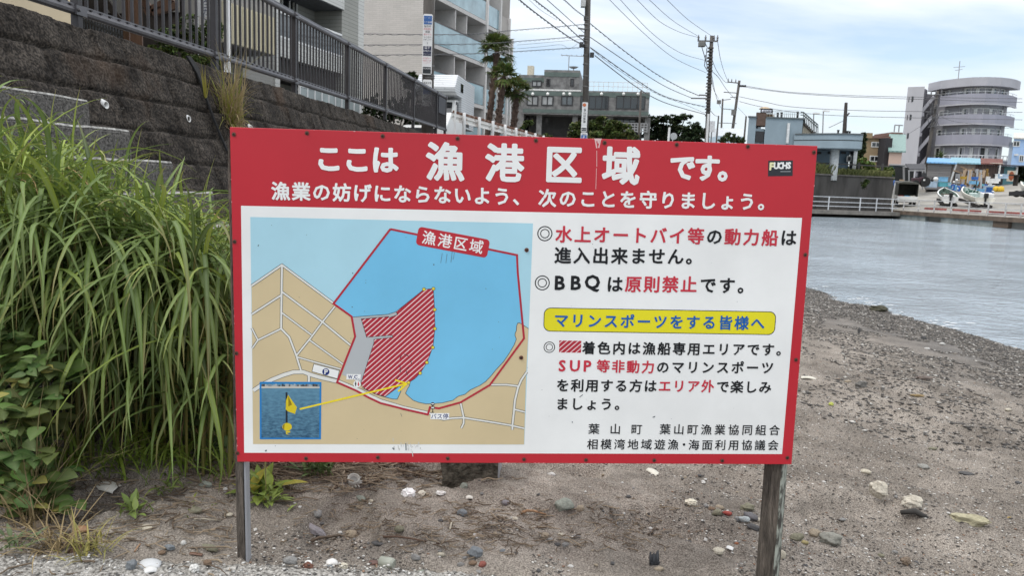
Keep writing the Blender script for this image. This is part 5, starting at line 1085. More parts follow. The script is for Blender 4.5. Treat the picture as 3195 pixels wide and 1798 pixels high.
# fence along the sea wall
o = thing("roadside_fence", "dark two-bar fence on top of the sea wall in front of the blue building", "fence", at(2600, 548, 58.6))
mdf = M("fence_dark", (0.05, 0.048, 0.045), 0.6)
def swp(px): 
    v = ray(px, 548); # on the line of the sea wall
    A_, B_ = Vector((18, 57.7)), Vector((29.4, 61.2)); d = B_-A_; k = (v[0]*A_.y-A_.x)/(d.x-v[0]*d.y); return A_+d*k
for dz in (1.75, 2.27): a, b_ = swp(2500), swp(2772); MB().bar((a.x, a.y, dz), (b_.x, b_.y, dz), 0.09).build("rail", mdf, o, world=True)
for px in (2545, 2605, 2676, 2750): a = swp(px); MB().b2(a.x-0.08, a.x+0.08, a.y-0.08, a.y+0.08, 1.3, 2.45).build("post", mdf, o, world=True)
# white haze coloured low building and thin post between the poles
o = thing("pale_hall", "long low pale blue white hall roof between the utility poles", "hall", at(2290, 440, 98))
a, b_ = at(2243, 398, 98), at(2327, 399, 98); MB().b2(a.x, b_.x, 98, 104, 1.2, a.z-1.0).build("wall", M("hall_blue", (0.42, 0.53, 0.60), 0.6, 0.08, 0.5), o, world=True); MB().ext([(a.x, 98, a.z-0.998), (b_.x, 98, a.z-0.998), (b_.x, 98.4, a.z), (a.x, 98.4, a.z)], (0, 6, 0)).build("roof", M("hall_white", (0.72, 0.76, 0.78), 0.4, 0.04, 0.6), o, world=True)

# purple grey apartment house with curved balconies
Yp = 107.0; pur = thing("curved_apartment_house", "mauve grey five storey apartment house with curved balconies across the slipway", "apartment house", (at(3050, 560, Yp).x, Yp, 1.3))
mpu = M("mauve_render", (0.365, 0.36, 0.38), 0.8, 0.06, 0.4); mpb = M("mauve_parapet", (0.285, 0.282, 0.322), 0.8, 0.07, 0.4, stretch=(1, 1, 0.3)); mpl_ = M("mauve_light", (0.40, 0.395, 0.41), 0.8, 0.06, 0.4, stretch=(1, 1, 0.3)); mps = M("mauve_slab", (0.20, 0.195, 0.215), 0.8)
cvx = [(2903, 115), (2940, 111.8), (2990, 109.3), (3035, 107.7), (3080, 107), (3120, 107), (3150, 107.6), (3168, 108.6), (3181, 110)]
def pz(py, px=3080, Y=107): return at(px, py, Y).z
cv = [(at(px, 250, Y).x, Y) for px, Y in cvx]
def off(c, d):
    out = []
    for i, p in enumerate(c):
        a, b_ = c[max(i-1, 0)], c[min(i+1, len(c)-1)]; t = Vector((b_[0]-a[0], b_[1]-a[1])).normalized(); out.append((p[0]-t.y*d, p[1]+t.x*d))
    return out
core = off(cv, 1.1); zroof = pz(240)
body = MB(); body.prism(core+[(core[-1][0]*1.12, 124), (core[0][0]*1.09, 126)], 1.2, zroof-0.5); body.build("core", mpu, pur, world=True)
MB().prism(off(cv, -0.2)+off(cv, 3.5)[::-1], zroof-1.15, zroof).build("roof_fascia", mpu, pur, world=True)
for k, (py0, py1) in enumerate(((291, 321), (356, 384), (420, 449))):
    zt1, zb1 = pz(py0), pz(py1); cb_ = cv[1:]
    MB().prism(off(cb_, 0)+off(cb_, 0.16)[::-1], zb1, zt1).build("balcony_parapet", mpb, pur, world=True)
    MB().prism(off(cb_, 0.165)+off(cb_, 1.09)[::-1], zb1-0.02, zb1+0.2).build("balcony_floor", mps, pur, world=True)
    MB().prism(off(cb_, -0.06)+off(cb_, 0.2)[::-1], zb1-0.22, zb1-0.023).build("slab_lip", mpl_, pur, world=True)
    rl = MB()
    for i in range(len(cb_)-1): rl.bar((*off(cb_, 0.08)[i], zt1+0.3), (*off(cb_, 0.08)[i+1], zt1+0.3), 0.045)
    for i in range(len(cb_)-1):
        for f_ in (0,): p = Vector(off(cb_, 0.08)[i]).lerp(Vector(off(cb_, 0.08)[i+1]), f_); rl.bar((p.x, p.y, zt1), (p.x, p.y, zt1+0.3), 0.04)
    rl.build("balcony_rail", mwr, pur, world=True)
# glazing set on the wall behind the balconies
def curved_win(px0, px1, z0, z1, fr, gl, n, pyc=285):
    c = off(cv, 1.06); P0 = []
    for px in (px0, px1):
        for i in range(len(c)-1):
            v = ray(px, pyc); A_, B_ = Vector(c[i]), Vector(c[i+1]); d = B_-A_; den = d.x-v[0]*d.y
            if abs(den) < 1e-9: continue
            k = (v[0]*A_.y-A_.x)/den
            if -0.02 <= k <= 1.02: P0.append(A_+d*k); break
    if len(P0) < 2: return
    A_, B_ = P0; d = (B_-A_); nrm = Vector((d.y, -d.x)).normalized()
    f = MB()
    for z in (z0, z1): f.bar((A_.x+nrm.x*0.05, A_.y+nrm.y*0.05, z), (B_.x+nrm.x*0.05, B_.y+nrm.y*0.05, z), 0.12)
    for i in range(n+1): p = A_+d*(i/n); f.bar((p.x+nrm.x*0.06, p.y+nrm.y*0.06, z0), (p.x+nrm.x*0.06, p.y+nrm.y*0.06, z1), 0.12 if i not in (0, n) else 0.2)
    w = f.build("window", fr, pur, world=True)
    MB().ext([(A_.x, A_.y, z0), (B_.x, B_.y, z0), (B_.x, B_.y, z1), (A_.x, A_.y, z1)], (nrm.x*0.03, nrm.y*0.03, 0)).build("pane", gl, w, world=True)
random.seed(9)
for k, (py0, py1) in enumerate(((271, 300), (336, 365), (399, 429), (459, 500))):
    z1, z0 = pz(py0), pz(py1)
    for j, (a, b_, n_) in enumerate(((2940, 2965, 2), (3012, 3048, 2), (3052, 3094, 2), (3098, 3132, 2), (3158, 3166, 1))): curved_win(a-k*7, b_-k*7, z0, z1, mwhitef, [gl_pale, gl_mid, gl_dark][(2 if k == 3 else random.randrange(3))], n_, (py0+py1)/2)
pt = MB()
for px in (2972, 3155):
    pass
dn = MB(); c9 = off(cv[1:], 1.0)
for i in (1, 6):
    p = c9[i]; dn.bar((p[0], p[1], 1.3), (p[0], p[1], zroof-1.1), 0.12)
dn.build("downpipe", mpl_, pur, world=True)
gt = MB(); c9 = off(cv[2:], -1.5)
for i in range(len(c9)-1):
    for z in (pz(500), pz(487)): gt.bar((*c9[i], z), (*c9[i+1], z), 0.1)
    for f_ in (0, 0.33, 0.66): p = Vector(c9[i]).lerp(Vector(c9[i+1]), f_); gt.bar((p.x, p.y, pz(505)), (p.x, p.y, pz(487)), 0.08)
gt.build("terrace_rail", mwr, pur, world=True); MB().prism(off(cv[2:], -1.6)+off(cv[2:], 1.6)[::-1], 1.2, pz(502)).build("terrace", mpb, pur, world=True)
# stair block at its left
x0, x1, x2 = at(2832, 280, 112).x, at(2871, 280, 112).x, at(2901, 270, 114).x; zs = at(2860, 272, 112).z
MB().prism([(x0, 112), (x1, 110.8), (x1*1.11, 124), (x0*1.108, 124)], 1.2, zs).build("stair_block", mpl_, pur, world=True); MB().prism([(x1+0.01+x1*0.018, 112.8), (x2, 114.5), (x2*1.08, 124), (x1*1.111+0.003, 124)], 1.2, zs).build("stair_well", mps, pur, world=True)
MB().prism([(x1*1.055, 117.2), (x2*1.06+3.5, 120.5), (x2*1.07+3.5, 121.5), (x1*1.062, 118)], 1.2, zs-0.1).build("stair_back", mps, pur, world=True)
fl_ = MB()
for k in range(4):
    zt_k = at(2890, 300+k*63, 112).z; a = Vector((x2-0.25, 112.0, zt_k)); b_ = Vector((x1+0.3, 111.9, zt_k-2.4)); fl_.bar(a, b_, 0.14, 0.42); fl_.box((x1+0.25, 111.9, zt_k-2.6), (0.6, 1.2, 0.5))
fl_.build("outside_stair", mpu, pur, world=True)
for (a, b_, py) in ((2836, 2841, 302), (2846, 2850, 300), (2831, 2835, 358), (2840, 2844, 357), (2823, 2827, 416), (2832, 2836, 415)):
    yw = 111.93-1.2*(at(a, py, 111.5).x-x0)/(x1-x0)-0.06; p, q = at(a, py, yw), at(b_, py+17, yw); w = MB().b2(p.x, q.x, yw-0.02, yw+0.1, q.z, p.z).build("window", mblackf, pur, world=True); MB().b2(p.x+0.03, q.x-0.03, yw-0.035, yw-0.021, q.z+0.05, p.z-0.05).build("pane", gl_dark, w, world=True)
p = at(2991, 240, 112); an = MB(); t_ = at(2995, 190, 112); an.tube([(p.x, 112, zroof-0.5), (t_.x, 112, t_.z)], 0.06, 5); an.tube([(t_.x-0.8, 112, t_.z-0.9), (t_.x+0.8, 112, t_.z-0.7)], 0.04, 5); an.tube([(t_.x-0.5, 112, t_.z-1.3), (t_.x+0.5, 112, t_.z-1.1)], 0.04, 5); an.build("roof_aerial", mgreyf, pur, world=True)

# small houses beside it
def house(name, label, px0, px1, pyt, Y, depth, wall, roofm, wins, rooftype='flat', zb=1.2, over=0.25):
    a, b_ = at(px0, pyt, Y), at(px1, pyt, Y); zt = a.z; MB.SHK = K_ = (a.x+b_.x)/2/Y; o = thing(name, label, "house", ((a.x+b_.x)/2, Y, zb))
    MB().b2(a.x, b_.x, Y, Y+depth, zb, zt).build("wall", wall, o, world=True)
    if rooftype == 'flat': MB().b2(a.x-over, b_.x+over, Y-over, Y+depth+over, zt+0.002, zt+0.25).build("roof", roofm, o, world=True)
    else:
        r = MB(); h = rooftype; r.ext([(a.x-over, Y-over, zt-0.05), (a.x-over+K_*depth*0.5, Y+depth*0.5, zt+h), (a.x-over+K_*depth*0.5, Y+depth*0.5, zt+h+0.15), (a.x-over, Y-over, zt+0.1)], (b_.x-a.x+2*over, 0, 0)); r.build("roof", roofm, o, world=True)
    for (p0, q0_, p1, q1_, gl) in wins:
        p, q = at(p0, q0_, Y), at(p1, q1_, Y); f = MB(); f.b2(p.x-0.1, q.x+0.1, Y-0.06, Y+0.01, q.z-0.1, p.z+0.1); w = f.build("window", mwhitef, o, world=True)
        k = MB(); mid = (p.x+q.x)/2; k.b2(p.x, mid-0.04, Y-0.075, Y-0.062, q.z, p.z); k.b2(mid+0.04, q.x, Y-0.075, Y-0.062, q.z, p.z); k.build("pane", gl, w, world=True)
    MB.SHK = 0.0; return o
oc = house("ochre_house", "ochre rendered two storey house between the blue building and the green roof", 2696, 2768, 430, 84, 9, M("ochre", (0.265, 0.195, 0.115), 0.85, 0.1, 0.6), M("terracotta", (0.17, 0.10, 0.08), 0.8), [(2721, 445, 2744, 457, gl_mid), (2716, 488, 2739, 502, gl_dark)])
a, b_ = at(2705, 414, 83.7), at(2722, 431, 83.7); MB().b2(a.x, b_.x, 83.7, 92, b_.z, a.z).build("gable_wall", M("ochre", (0, 0, 0)), oc, world=True)
gr2 = house("green_roofed_house", "house with a pale green ribbed roof and pink wall beside the mauve flats", 2775, 2815, 473, 82, 8, M("pink_render", (0.50, 0.37, 0.30), 0.85, 0.06, 0.8), Mtile("green_sheet", (0.22, 0.33, 0.30), (0.13, 0.22, 0.20), 0.45, 30, 0.45, 0.06, mortar=0.004, bump=0.6), [], rooftype=2.0)
a, b_ = at(2764, 430, 82.5), at(2776, 540, 82.5); MB().b2(a.x, b_.x-0.05, 82.5, 90, 1.2, a.z).build("side_wall", M("house_black", (0.03, 0.028, 0.03), 0.8), gr2, world=True)
a, b_ = at(2788, 421, 86), at(2815, 434, 86); MB().b2(a.x, b_.x, 86.1, 90, b_.z, a.z).build("upper_wall", M("cream_render", (0, 0, 0)), gr2, world=True); MB().b2(a.x-0.2, b_.x, 86, 90.2, a.z+0.002, a.z+0.3).build("roof_edge", M("terracotta", (0, 0, 0)), gr2, world=True)
bf = MB(); a, b_ = at(2792, 390, 87), at(2815, 412, 87); bf.bar((a.x, 87, a.z), (b_.x, 87, a.z), 0.12); bf.bar((a.x, 87, a.z), (a.x, 87, b_.z), 0.1); bf.bar((b_.x-0.4, 87, a.z), (b_.x-0.4, 87, b_.z), 0.1); bf.build("roof_frame", mgreyf, gr2, world=True)
mlb = M("light_blue_wall", (0.33, 0.47, 0.68), 0.8, 0.05, 0.6)
bh = house("light_blue_house", "light blue house with small dark windows at the right edge", 3164, 3300, 432, 96, 8, mlb, M("pale_roof", (0.52, 0.50, 0.45), 0.7), [(3163, 442, 3178, 455, gl_dark), (3182, 486, 3190, 503, gl_dark)], rooftype=0.9)
a, b_ = at(3168, 480, 95.8), at(3174, 486, 95.8); MB().b2(a.x, b_.x, 95.6, 95.99, b_.z, a.z).build("vent", mwhitef, bh, world=True)
wb = house("white_outbuilding", "narrow white outbuilding wall between the mauve flats and the blue house", 3150, 3166, 450, 99, 6, mwhitef, mgreyf, [])

# ------------------------------------------------------------------ harbour sheds
def shed(name, label, px0, px1, pyt, pyb, Y, depth, wall, roofm, drop, over=0.3, zoff=None):
    a, b_ = at(px0, pyt, Y), at(px1, pyb, Y); MB.SHK = K_ = (a.x+b_.x)/2/Y; o = thing(name, label, "shed", ((a.x+b_.x)/2, Y, b_.z))
    MB().b2(a.x, b_.x, Y, Y+depth, b_.z-0.6, a.z).build("wall", wall, o, world=True)
    rz_ = at(px0, pyt-drop, Y+depth).z
    MB().ext([(a.x-over, Y-over, a.z+0.0), (b_.x+over, Y-over, a.z+0.0), (b_.x+over, Y-over, a.z+0.12), (a.x-over, Y-over, a.z+0.12)], (K_*(depth+over), depth+over, rz_-a.z)).build("roof", roofm, o, world=True)
    MB.SHK = 0.0; return o, a, b_
def ribs(name, c): return Mtile(name, c, tuple(x*0.7 for x in c), 0.4, 30, 0.4, 0.06, mortar=0.003, bump=0.6)
s1_, a, b_ = shed("grey_plank_shed", "grey horizontal plank shed with a bright blue sheet roof", 2895, 2963, 509, 575, 79, 4.0, Mtile("grey_planks", (0.20, 0.19, 0.185), (0.10, 0.095, 0.09), 2.4, 0.18, 0.9, 0.22, mortar=0.1), ribs("blue_sheet", (0.17, 0.42, 0.72)), 14)
s2_, a, b_ = shed("open_fish_shed", "shed with a pale turquoise roof and a cluttered open front", 2967, 3038, 510, 572, 79.5, 4.0, M("shed_brown", (0.20, 0.165, 0.14), 0.9, 0.3, 1.0), ribs("turquoise_sheet", (0.22, 0.44, 0.53)), 16)
op = MB(); op.b2(a.x+0.5, a.x+2.1, 79.46, 79.497, b_.z-0.1, a.z-0.75); op.build("opening", mblackf, s2_, world=True); MB().b2(a.x+0.55, a.x+1.6, 79.40, 79.455, b_.z-0.1, b_.z+0.9).build("grey_door", mgreyf, s2_, world=True); MB().bar((a.x-0.05, 79.2, b_.z), (a.x+0.35, 79.2, a.z-0.05), 0.16).build("white_brace", mwhitef, s2_, world=True)
s3_, a, b_ = shed("rusty_shed", "rusty brown shed with a half white half rust roof", 3040, 3108, 512, 560, 80, 4.0, Mtile("rust_boards", (0.085, 0.06, 0.052), (0.05, 0.035, 0.03), 0.3, 30, 0.9, 0.25, mortar=0.002), M("rust_roof", (0.14, 0.055, 0.045), 0.9, 0.3, 2), 16)
rw2 = MB(); rw2.ext([(a.x+1.6, 79.6, a.z+0.125), (b_.x+0.4, 79.6, a.z+0.125), (b_.x+0.4, 79.6, a.z+0.16), (a.x+1.6, 79.6, a.z+0.16)], (0, 2.0, 0.12)); rw2.build("white_roof_sheet", M("cream_roof", (0.66, 0.62, 0.52), 0.7), s3_, world=True); MB().bar((b_.x, 79.7, b_.z-0.3), (b_.x+0.05, 79.7, a.z), 0.12).build("corner_post", mwhitef, s3_, world=True)
s4_, a, b_ = shed("teal_shed", "teal boarded shed with a flat black roof at the right end of the row", 3112, 3170, 518, 562, 82, 4.0, M("teal", (0.085, 0.19, 0.215), 0.8, 0.15, 1.0), M("roof_black", (0.035, 0.035, 0.04), 0.8), 2, 0.6)
MB().b2(a.x-0.4, a.x+0.7, 81.9, 81.99, b_.z-0.5, a.z-0.1).build("dark_doorway", mblackf, s4_, world=True); MB().b2(b_.x-0.25, b_.x-0.05, 81.8, 81.95, b_.z-0.5, a.z).build("white_post", mwhitef, s4_, world=True)
s5_, a, b_ = shed("blue_grey_shed", "small slate blue shed below the pink wall behind the shrubs", 2778, 2818, 516, 560, 80.5, 2.0, M("slate_blue", (0.085, 0.145, 0.19), 0.8, 0.12), mgreyf, 2)
# tractor shelter: black frame with an awning
o = thing("tractor_shelter", "dark open shelter with a black awning over a tractor", "shelter", at(2855, 575, 78)); fr = MB()
for px in (2822, 2888): p = at(px, 576, 78); t_ = at(px-2, 520, 78); fr.bar((p.x, 78, p.z-0.4), (t_.x, 78, t_.z), 0.14)
for px in (2838, 2880): p = at(px, 576, 75.5); t_ = at(px-2, 530, 75.5); fr.bar((p.x, 75.5, p.z-0.5), (t_.x, 75.5, t_.z), 0.1)
a, b_ = at(2824, 516, 78), at(2886, 516, 78); fr.bar((a.x, 78, a.z), (b_.x, 78, b_.z), 0.2); c_, d_ = at(2838, 532, 75.5), at(2885, 532, 75.5); fr.bar((c_.x, 75.5, c_.z), (d_.x, 75.5, d_.z), 0.12); fr.build("frame", mgreyf, o, world=True)
MB().ext([(a.x, 78, a.z+0.1), (b_.x, 78, b_.z+0.1), (d_.x, 75.5, d_.z+0.08), (c_.x, 75.5, c_.z+0.08)], (0, 0, 0.06)).build("awning", M("awning_black", (0.05, 0.05, 0.055), 0.8, 0.2), o, world=True)
MB().b2(a.x, b_.x, 80, 80.1, 0.6, a.z-0.1).build("back_sheet", M("back_dark", (0.02, 0.022, 0.022), 0.9), o, world=True)
tk = thing("tractor", "small dark tractor with a big rear tyre under the shelter awning", "tractor", at(2868, 582, 74.5))
p = tk.location; x, y, z = p
for dx, r_ in ((0.4, 0.46), (-0.5, 0.3)): MB().tube([(x+dx, y-0.35, z+r_), (x+dx, y+0.05, z+r_)], r_, 16).build("tyre", M("tyre", (0, 0, 0)), tk, world=True)
mb = MB(); mb.b2(x-0.75, x+0.05, y-0.25, y+0.25, z+0.35, z+0.8); mb.b2(x+0.0, x+0.55, y-0.3, y+0.3, z+0.5, z+0.9); mb.build("body", M("tractor_maroon", (0.045, 0.02, 0.025), 0.5), tk, world=True, bevel=0.05)
MB().b2(x+0.22, x+0.5, y-0.2, y+0.2, z+0.902, z+1.3).build("seat", mblackf, tk, world=True); MB().b2(x+0.1, x+0.26, y-0.46, y-0.41, z+0.55, z+0.7).build("number_plate", mwhitef, tk, world=True)
# ================================================================== poles and wires
mpole = M("pole_concrete", (0.055, 0.048, 0.042), 0.85, col2=(0.105, 0.095, 0.085), scale=1.4, stretch=(3, 3, 0.4), bump=0.15); mband = M("pole_band", (0.14, 0.135, 0.13), 0.5, 0.2, 4, metal=0.4); mwire = M("wire", (0.10, 0.10, 0.105), 0.6, 0.1); mtrf = M("transformer", (0.15, 0.15, 0.14), 0.6, 0.15, 2)
mplate = M("plate_white", (0.68, 0.68, 0.67), 0.45, 0.05, 3)
def pole(name, label, top, bot, Y, r0, r1, group=None, zfoot=None, z1=None):
    a, b_ = at(*top, Y), at(*bot, Y); d = (b_-a); zf = zfoot if zfoot is not None else 1.2
    f = a+d*((zf-a.z)/d.z); o = thing(name, label, "utility pole", f, 0, group)
    mb = MB(); mb.smooth = True; mb.tube([f, a.lerp(f, 0.5), a], [r0, (r0+r1)/2, r1], 12); mb.build("shaft", mpole, o, world=True)
    o["_"] = 0; del o["_"]
    return o, a, f
def arm(o, a, b_, Y, w=0.11, ins=()):
    p, q = at(*a, Y-0.15), at(*b_, Y-0.15); m_ = MB(); m_.bar(p, q, w); m_.build("crossarm", mband, o, world=True)
    for f_ in ins:
        c = p.lerp(q, f_); MB().lathe([(0.05, 0), (0.09, 0.06), (0.05, 0.14), (0.10, 0.2), (0.05, 0.32), (0.02, 0.45)], (c.x, c.y, c.z+0.05), 8).build("insulator", M("porcelain", (0.11, 0.11, 0.115), 0.4), o, world=True)
def plate(o, px0, px1, py0, py1, Y, rows, name="ad_plate", r=0.03):
    """curved sign plate wrapped on the front of a pole, with lines of lettering"""
    a, b_ = at(px0, (py0+py1)/2, Y), at(px1, (py0+py1)/2, Y); zt, zb = at(px0, py0, Y).z, at(px0, py1, Y).z; xc, w = (a.x+b_.x)/2, (b_.x-a.x)
    pl = MB(); pl.ext([(xc+x, Y, (zt+zb)/2+z) for x, z in rrect((0, 0), (1, 0), (0, 1), w/2, (zt-zb)/2, w*0.18)], (0, 0.03, 0)); pl = pl.build(name, mplate, o, world=True)
    H = zt-zb
    for (t0, t1, text, fg, bgc) in rows:
        z0, z1 = zt-H*t0, zt-H*t1
        if bgc is not None: MB().b2(xc-w*0.42, xc+w*0.42, Y-0.006, Y-0.001, z1, z0).build("colour_field", bgc, pl, world=True)
        if text:
            mb = MB(); lines = text if isinstance(text, list) else [text]; lh = (z0-z1)/len(lines)
            for k, tx in enumerate(lines):
                em = min(lh*0.92, w*0.84/max(1, len(tx))) if len(tx) > 1 else min(lh*0.95, w*0.7)
                for i, ch in enumerate(tx):
                    vs, fs, gx, gy, _o = glyph(ch); cx_ = xc+(i-(len(tx)-1)/2)*em; cz = z0-lh*(k+0.5)
                    if ord(ch) > 255: gx, gy = 0.5, 0.378
                    mb.add([(cx_+(x-gx)*em, Y-0.012, cz+(y-gy)*em) for x, y in vs], fs)
            mb.build("lettering", fg, pl, world=True)
    return pl
fgk, fgr, fgw = M("ad_black", (0.03, 0.03, 0.035), 0.6), M("ad_red", (0.45, 0.10, 0.12), 0.6), M("ad_white", (0.7, 0.7, 0.7), 0.5); bgb, bgn, bgk = M("ad_blue", (0.03, 0.11, 0.32), 0.5, 0.08), M("ad_navy", (0.02, 0.025, 0.06), 0.5, 0.08), M("ad_dark", (0.02, 0.025, 0.028), 0.5, 0.08)
o, a, f = pole("utility_pole", "thick brown utility pole carrying a tall white clinic advertisement by the camper", (1341, -160), (1335, 280), 24.0, 0.185, 0.165)
plate(o, 1318.5, 1348.5, 42, 231, 23.78, [(0.03, 0.17, ["CT MRI", "CT設備"], fgw, bgb), (0.18, 0.225, "脳卒中", fgk, None), (0.225, 0.27, "動脈硬化", fgr, None), (0.27, 0.315, "頭痛", fgk, None), (0.315, 0.36, "頭のケガ", fgr, None), (0.36, 0.405, "もの忘れ", fgk, None), (0.405, 0.44, "診断します", fgk, None), (0.45, 0.51, "1", fgk, None), (0.53, 0.69, ["逗子", "脳神経外科", "クリニック"], fgw, bgn), (0.71, 0.75, "逗子駅より", fgr, None), (0.75, 0.79, "徒歩5分", fgr, None), (0.79, 0.825, "コミュニティ", fgr, None), (0.825, 0.86, "046-876-6264", fgk, None), (0.875, 0.985, ["葉山町堀内", " "], fgw, bgk)])
plate(o, 1318, 1347, 247, 330, 23.77, [(0.05, 0.2, "事業主優", fgk, None), (0.27, 0.55, "", fgw, bgb), (0.6, 0.9, ["葉山町"], fgk, None)])
bd = MB()
for py in (236, 243, 206): p = at(1337, py, 24.0); bd.lathe([(0.186, -0.02), (0.186, 0.02)], (p.x, 24.0, p.z), 12)
bd.build("steel_band", mband, o, world=True)
o1, a, f = pole("utility_pole", "tall brown utility pole with kindergarten sign in front of the grey building", (1838, -170), (1827, 320), 46.0, 0.19, 0.155)
plate(o1, 1815, 1832.5, 318, 411, 45.75, [(0.21, 0.70, ["葉", "山", "幼", "稚", "園"], fgk, None), (0.72, 0.8, "ようちえん", M("ad_grey", (0.35, 0.36, 0.42), 0.6), None), (0.86, 0.97, ["葉山町"], fgw, bgk)])
p = at(1823.5, 327, 45.74); mb = MB(); mb.add([(p.x+0.11*math.cos(q)*(1 if i % 2 else 0.82), 45.735, p.z+0.11*math.sin(q)*(1 if i % 2 else 0.82)) for i, q in enumerate(np.linspace(0, 2*math.pi, 21)[:-1])], [tuple(range(20))]); mb.build("flower_emblem", M("emblem_orange", (0.50, 0.14, 0.06), 0.6), o1, world=True)
plate(o1, 1811.5, 1832, 412.5, 450, 45.74, [(0.08, 0.2, "葉山町", fgk, None), (0.22, 0.6, ["P"], fgw, bgb)])
bd = MB()
for py in (55, 61, 76, 90, 120, 128, 141, 146, 172, 200, 237, 270): p = at(1832-py*0.018, py, 46); bd.lathe([(0.185, -0.03), (0.19, 0), (0.185, 0.03)], (p.x, 46, p.z), 12)
bd.build("steel_band", mband, o1, world=True)
a, b_ = at(1814, -8, 45.7), at(1826, 21, 45.7); MB().b2(a.x, b_.x, 45.5, 45.95, b_.z, a.z).build("pole_box", M("box_pale", (0.42, 0.42, 0.41), 0.5), o1, world=True)
for px, py in ((1814, 139), (1847, 171)): p = at(px, py, 45.8); MB().box(p, (0.22, 0.3, 0.26)).build("cable_closure", mblackf, o1, world=True)
for (x0, y0, x1, y1) in ((1804, 87, 1826, 91), (1806, 110, 1827, 111)): arm(o1, (x0, y0), (x1, y1), 46, 0.08)
o2, a, f = pole("utility_pole", "slim utility pole with a grey transformer and long crossarm above the pines", (2221, 111), (2206, 420), 65.0, 0.20, 0.15)
arm(o2, (2177, 127), (2240, 128), 65, 0.11, (0.03, 0.38, 0.8, 0.97)); arm(o2, (2156, 306), (2206, 307), 65, 0.10); arm(o2, (2181, 296), (2206, 297), 65, 0.10)
a, b_ = at(2180, 130, 64.9), at(2199, 146, 64.9); MB().b2(a.x, b_.x, 64.6, 65.1, b_.z, a.z).build("transformer", mtrf, o2, world=True, bevel=0.04)
bd = MB()
for i in range(22): py = 150+i*10; px = 2219-(py-111)*0.048+random.uniform(-1, 1); p = at(px, py, 64.9); bd.box(p, (random.uniform(0.3, 0.42), 0.36, random.uniform(0.05, 0.12)))
bd.build("step_fittings", mpole, o2, world=True); MB().bar(at(2210, 355, 64.7), at(2205, 445, 64.7), 0.17).build("cable_guard", mplate, o2, world=True)
tk_ = MB()
for q in ([(2190, 147), (2199, 178), (2204, 196)], [(2199, 132), (2208, 150), (2215, 143)], [(2205, 150), (2203, 190), (2208, 215), (2214, 212)], [(2201, 170), (2198, 205), (2206, 218)]): tk_.tube([at(x, y, 64.6) for x, y in q], 0.035, 5)
tk_.build("drop_cable", mwire, o2, world=True)
o3, a, f = pole("utility_pole", "leaning far utility pole with three crossarms over the pale hall", (2307, 251), (2287, 396), 108.0, 0.24, 0.17)
arm(o3, (2270, 255), (2306, 259), 108, 0.13, (0.05, 0.35, 0.7)); arm(o3, (2258, 287), (2302, 290), 108, 0.1); arm(o3, (2279, 303), (2300, 303), 108, 0.09); arm(o3, (2240, 383), (2298, 385), 108, 0.08)
a, b_ = at(2284, 341, 107.7), at(2293, 359, 107.7); MB().b2(a.x, b_.x, 107.5, 108, b_.z, a.z).build("transformer", mtrf, o3, world=True)
p = at(2317, 268, 107.8); MB().box(p, (0.9, 0.3, 0.25)).build("insulator", mblackf, o3, world=True)
o4, a, f = pole("utility_pole", "short thin utility pole left of the leaning pole", (2255, 308), (2251, 396), 112.0, 0.16, 0.12)
a, b_ = at(2238, 312, 111.8), at(2248, 324, 111.8); MB().b2(a.x, b_.x, 111.6, 112, b_.z, a.z).build("transformer", mtrf, o4, world=True); arm(o4, (2256, 312), (2280, 309), 112, 0.09); arm(o4, (2256, 339), (2287, 342), 112, 0.09)
o5, a, f = pole("utility_pole", "weathered utility pole tangled with cables in front of the mauve flats", (2926, 284), (2896, 480), 90.0, 0.21, 0.15)
arm(o5, (2900, 297), (2950, 292), 90, 0.12, (0.1, 0.4, 0.75)); arm(o5, (2903, 338), (2924, 336), 90, 0.09); arm(o5, (2905, 306), (2928, 308), 90, 0.09)
random.seed(4); cl_ = MB()
for i in range(26): c = at(2912+random.uniform(-12, 14), 352+random.uniform(-22, 40), 89.7); cl_.tube([c, c+Vector((random.uniform(-.5, .5), 0, random.uniform(-.6, .6))), c+Vector((random.uniform(-.6, .6), 0.1, random.uniform(-1, .3)))], 0.035, 4)
cl_.build("cable_tangle", mwire, o5, world=True)
o6, a, f = pole("steel_pole", "thin grey steel pole standing before the grey building's right end", (2000, 283), (1993, 440), 76.0, 0.11, 0.10); o6["category"] = "pole"
for (nm, lab, px, top, Y, r_) in (("thin_post", "thin dark post between the pale hall and the blue grey building", 2328, 364, 90, 0.12), ("thin_post", "thin grey post just right of the transformer pole", 2242, 363, 85, 0.10)):
    a = at(px, top, Y); o = thing(nm, lab, "post", (a.x, Y, 1.2)); mb = MB(); mb.tube([(a.x-0.03*3, Y, 1.2), (a.x, Y, a.z)], [r_, r_*0.8], 8); mb.build("shaft", mpole, o, world=True); MB().lathe([(r_*0.9, 0), (r_*0.6, 0.08), (0, 0.1)], (a.x, Y, a.z+0.002), 8).build("cap", mband, o, world=True)
a, b_ = at(2215, 377, 80), at(2229, 412, 80); o = thing("pale_signboard", "pale upright signboard beside the transformer pole", "signboard", ((a.x+b_.x)/2, 80, 1.2)); MB().b2(a.x, b_.x, 80, 80.1, b_.z, a.z).build("board", M("board_pale", (0.55, 0.56, 0.57), 0.5), o, world=True); MB().b2((a.x+b_.x)/2-0.05, (a.x+b_.x)/2+0.05, 80.02, 80.08, 1.2, b_.z-0.002).build("post", mband, o, world=True)
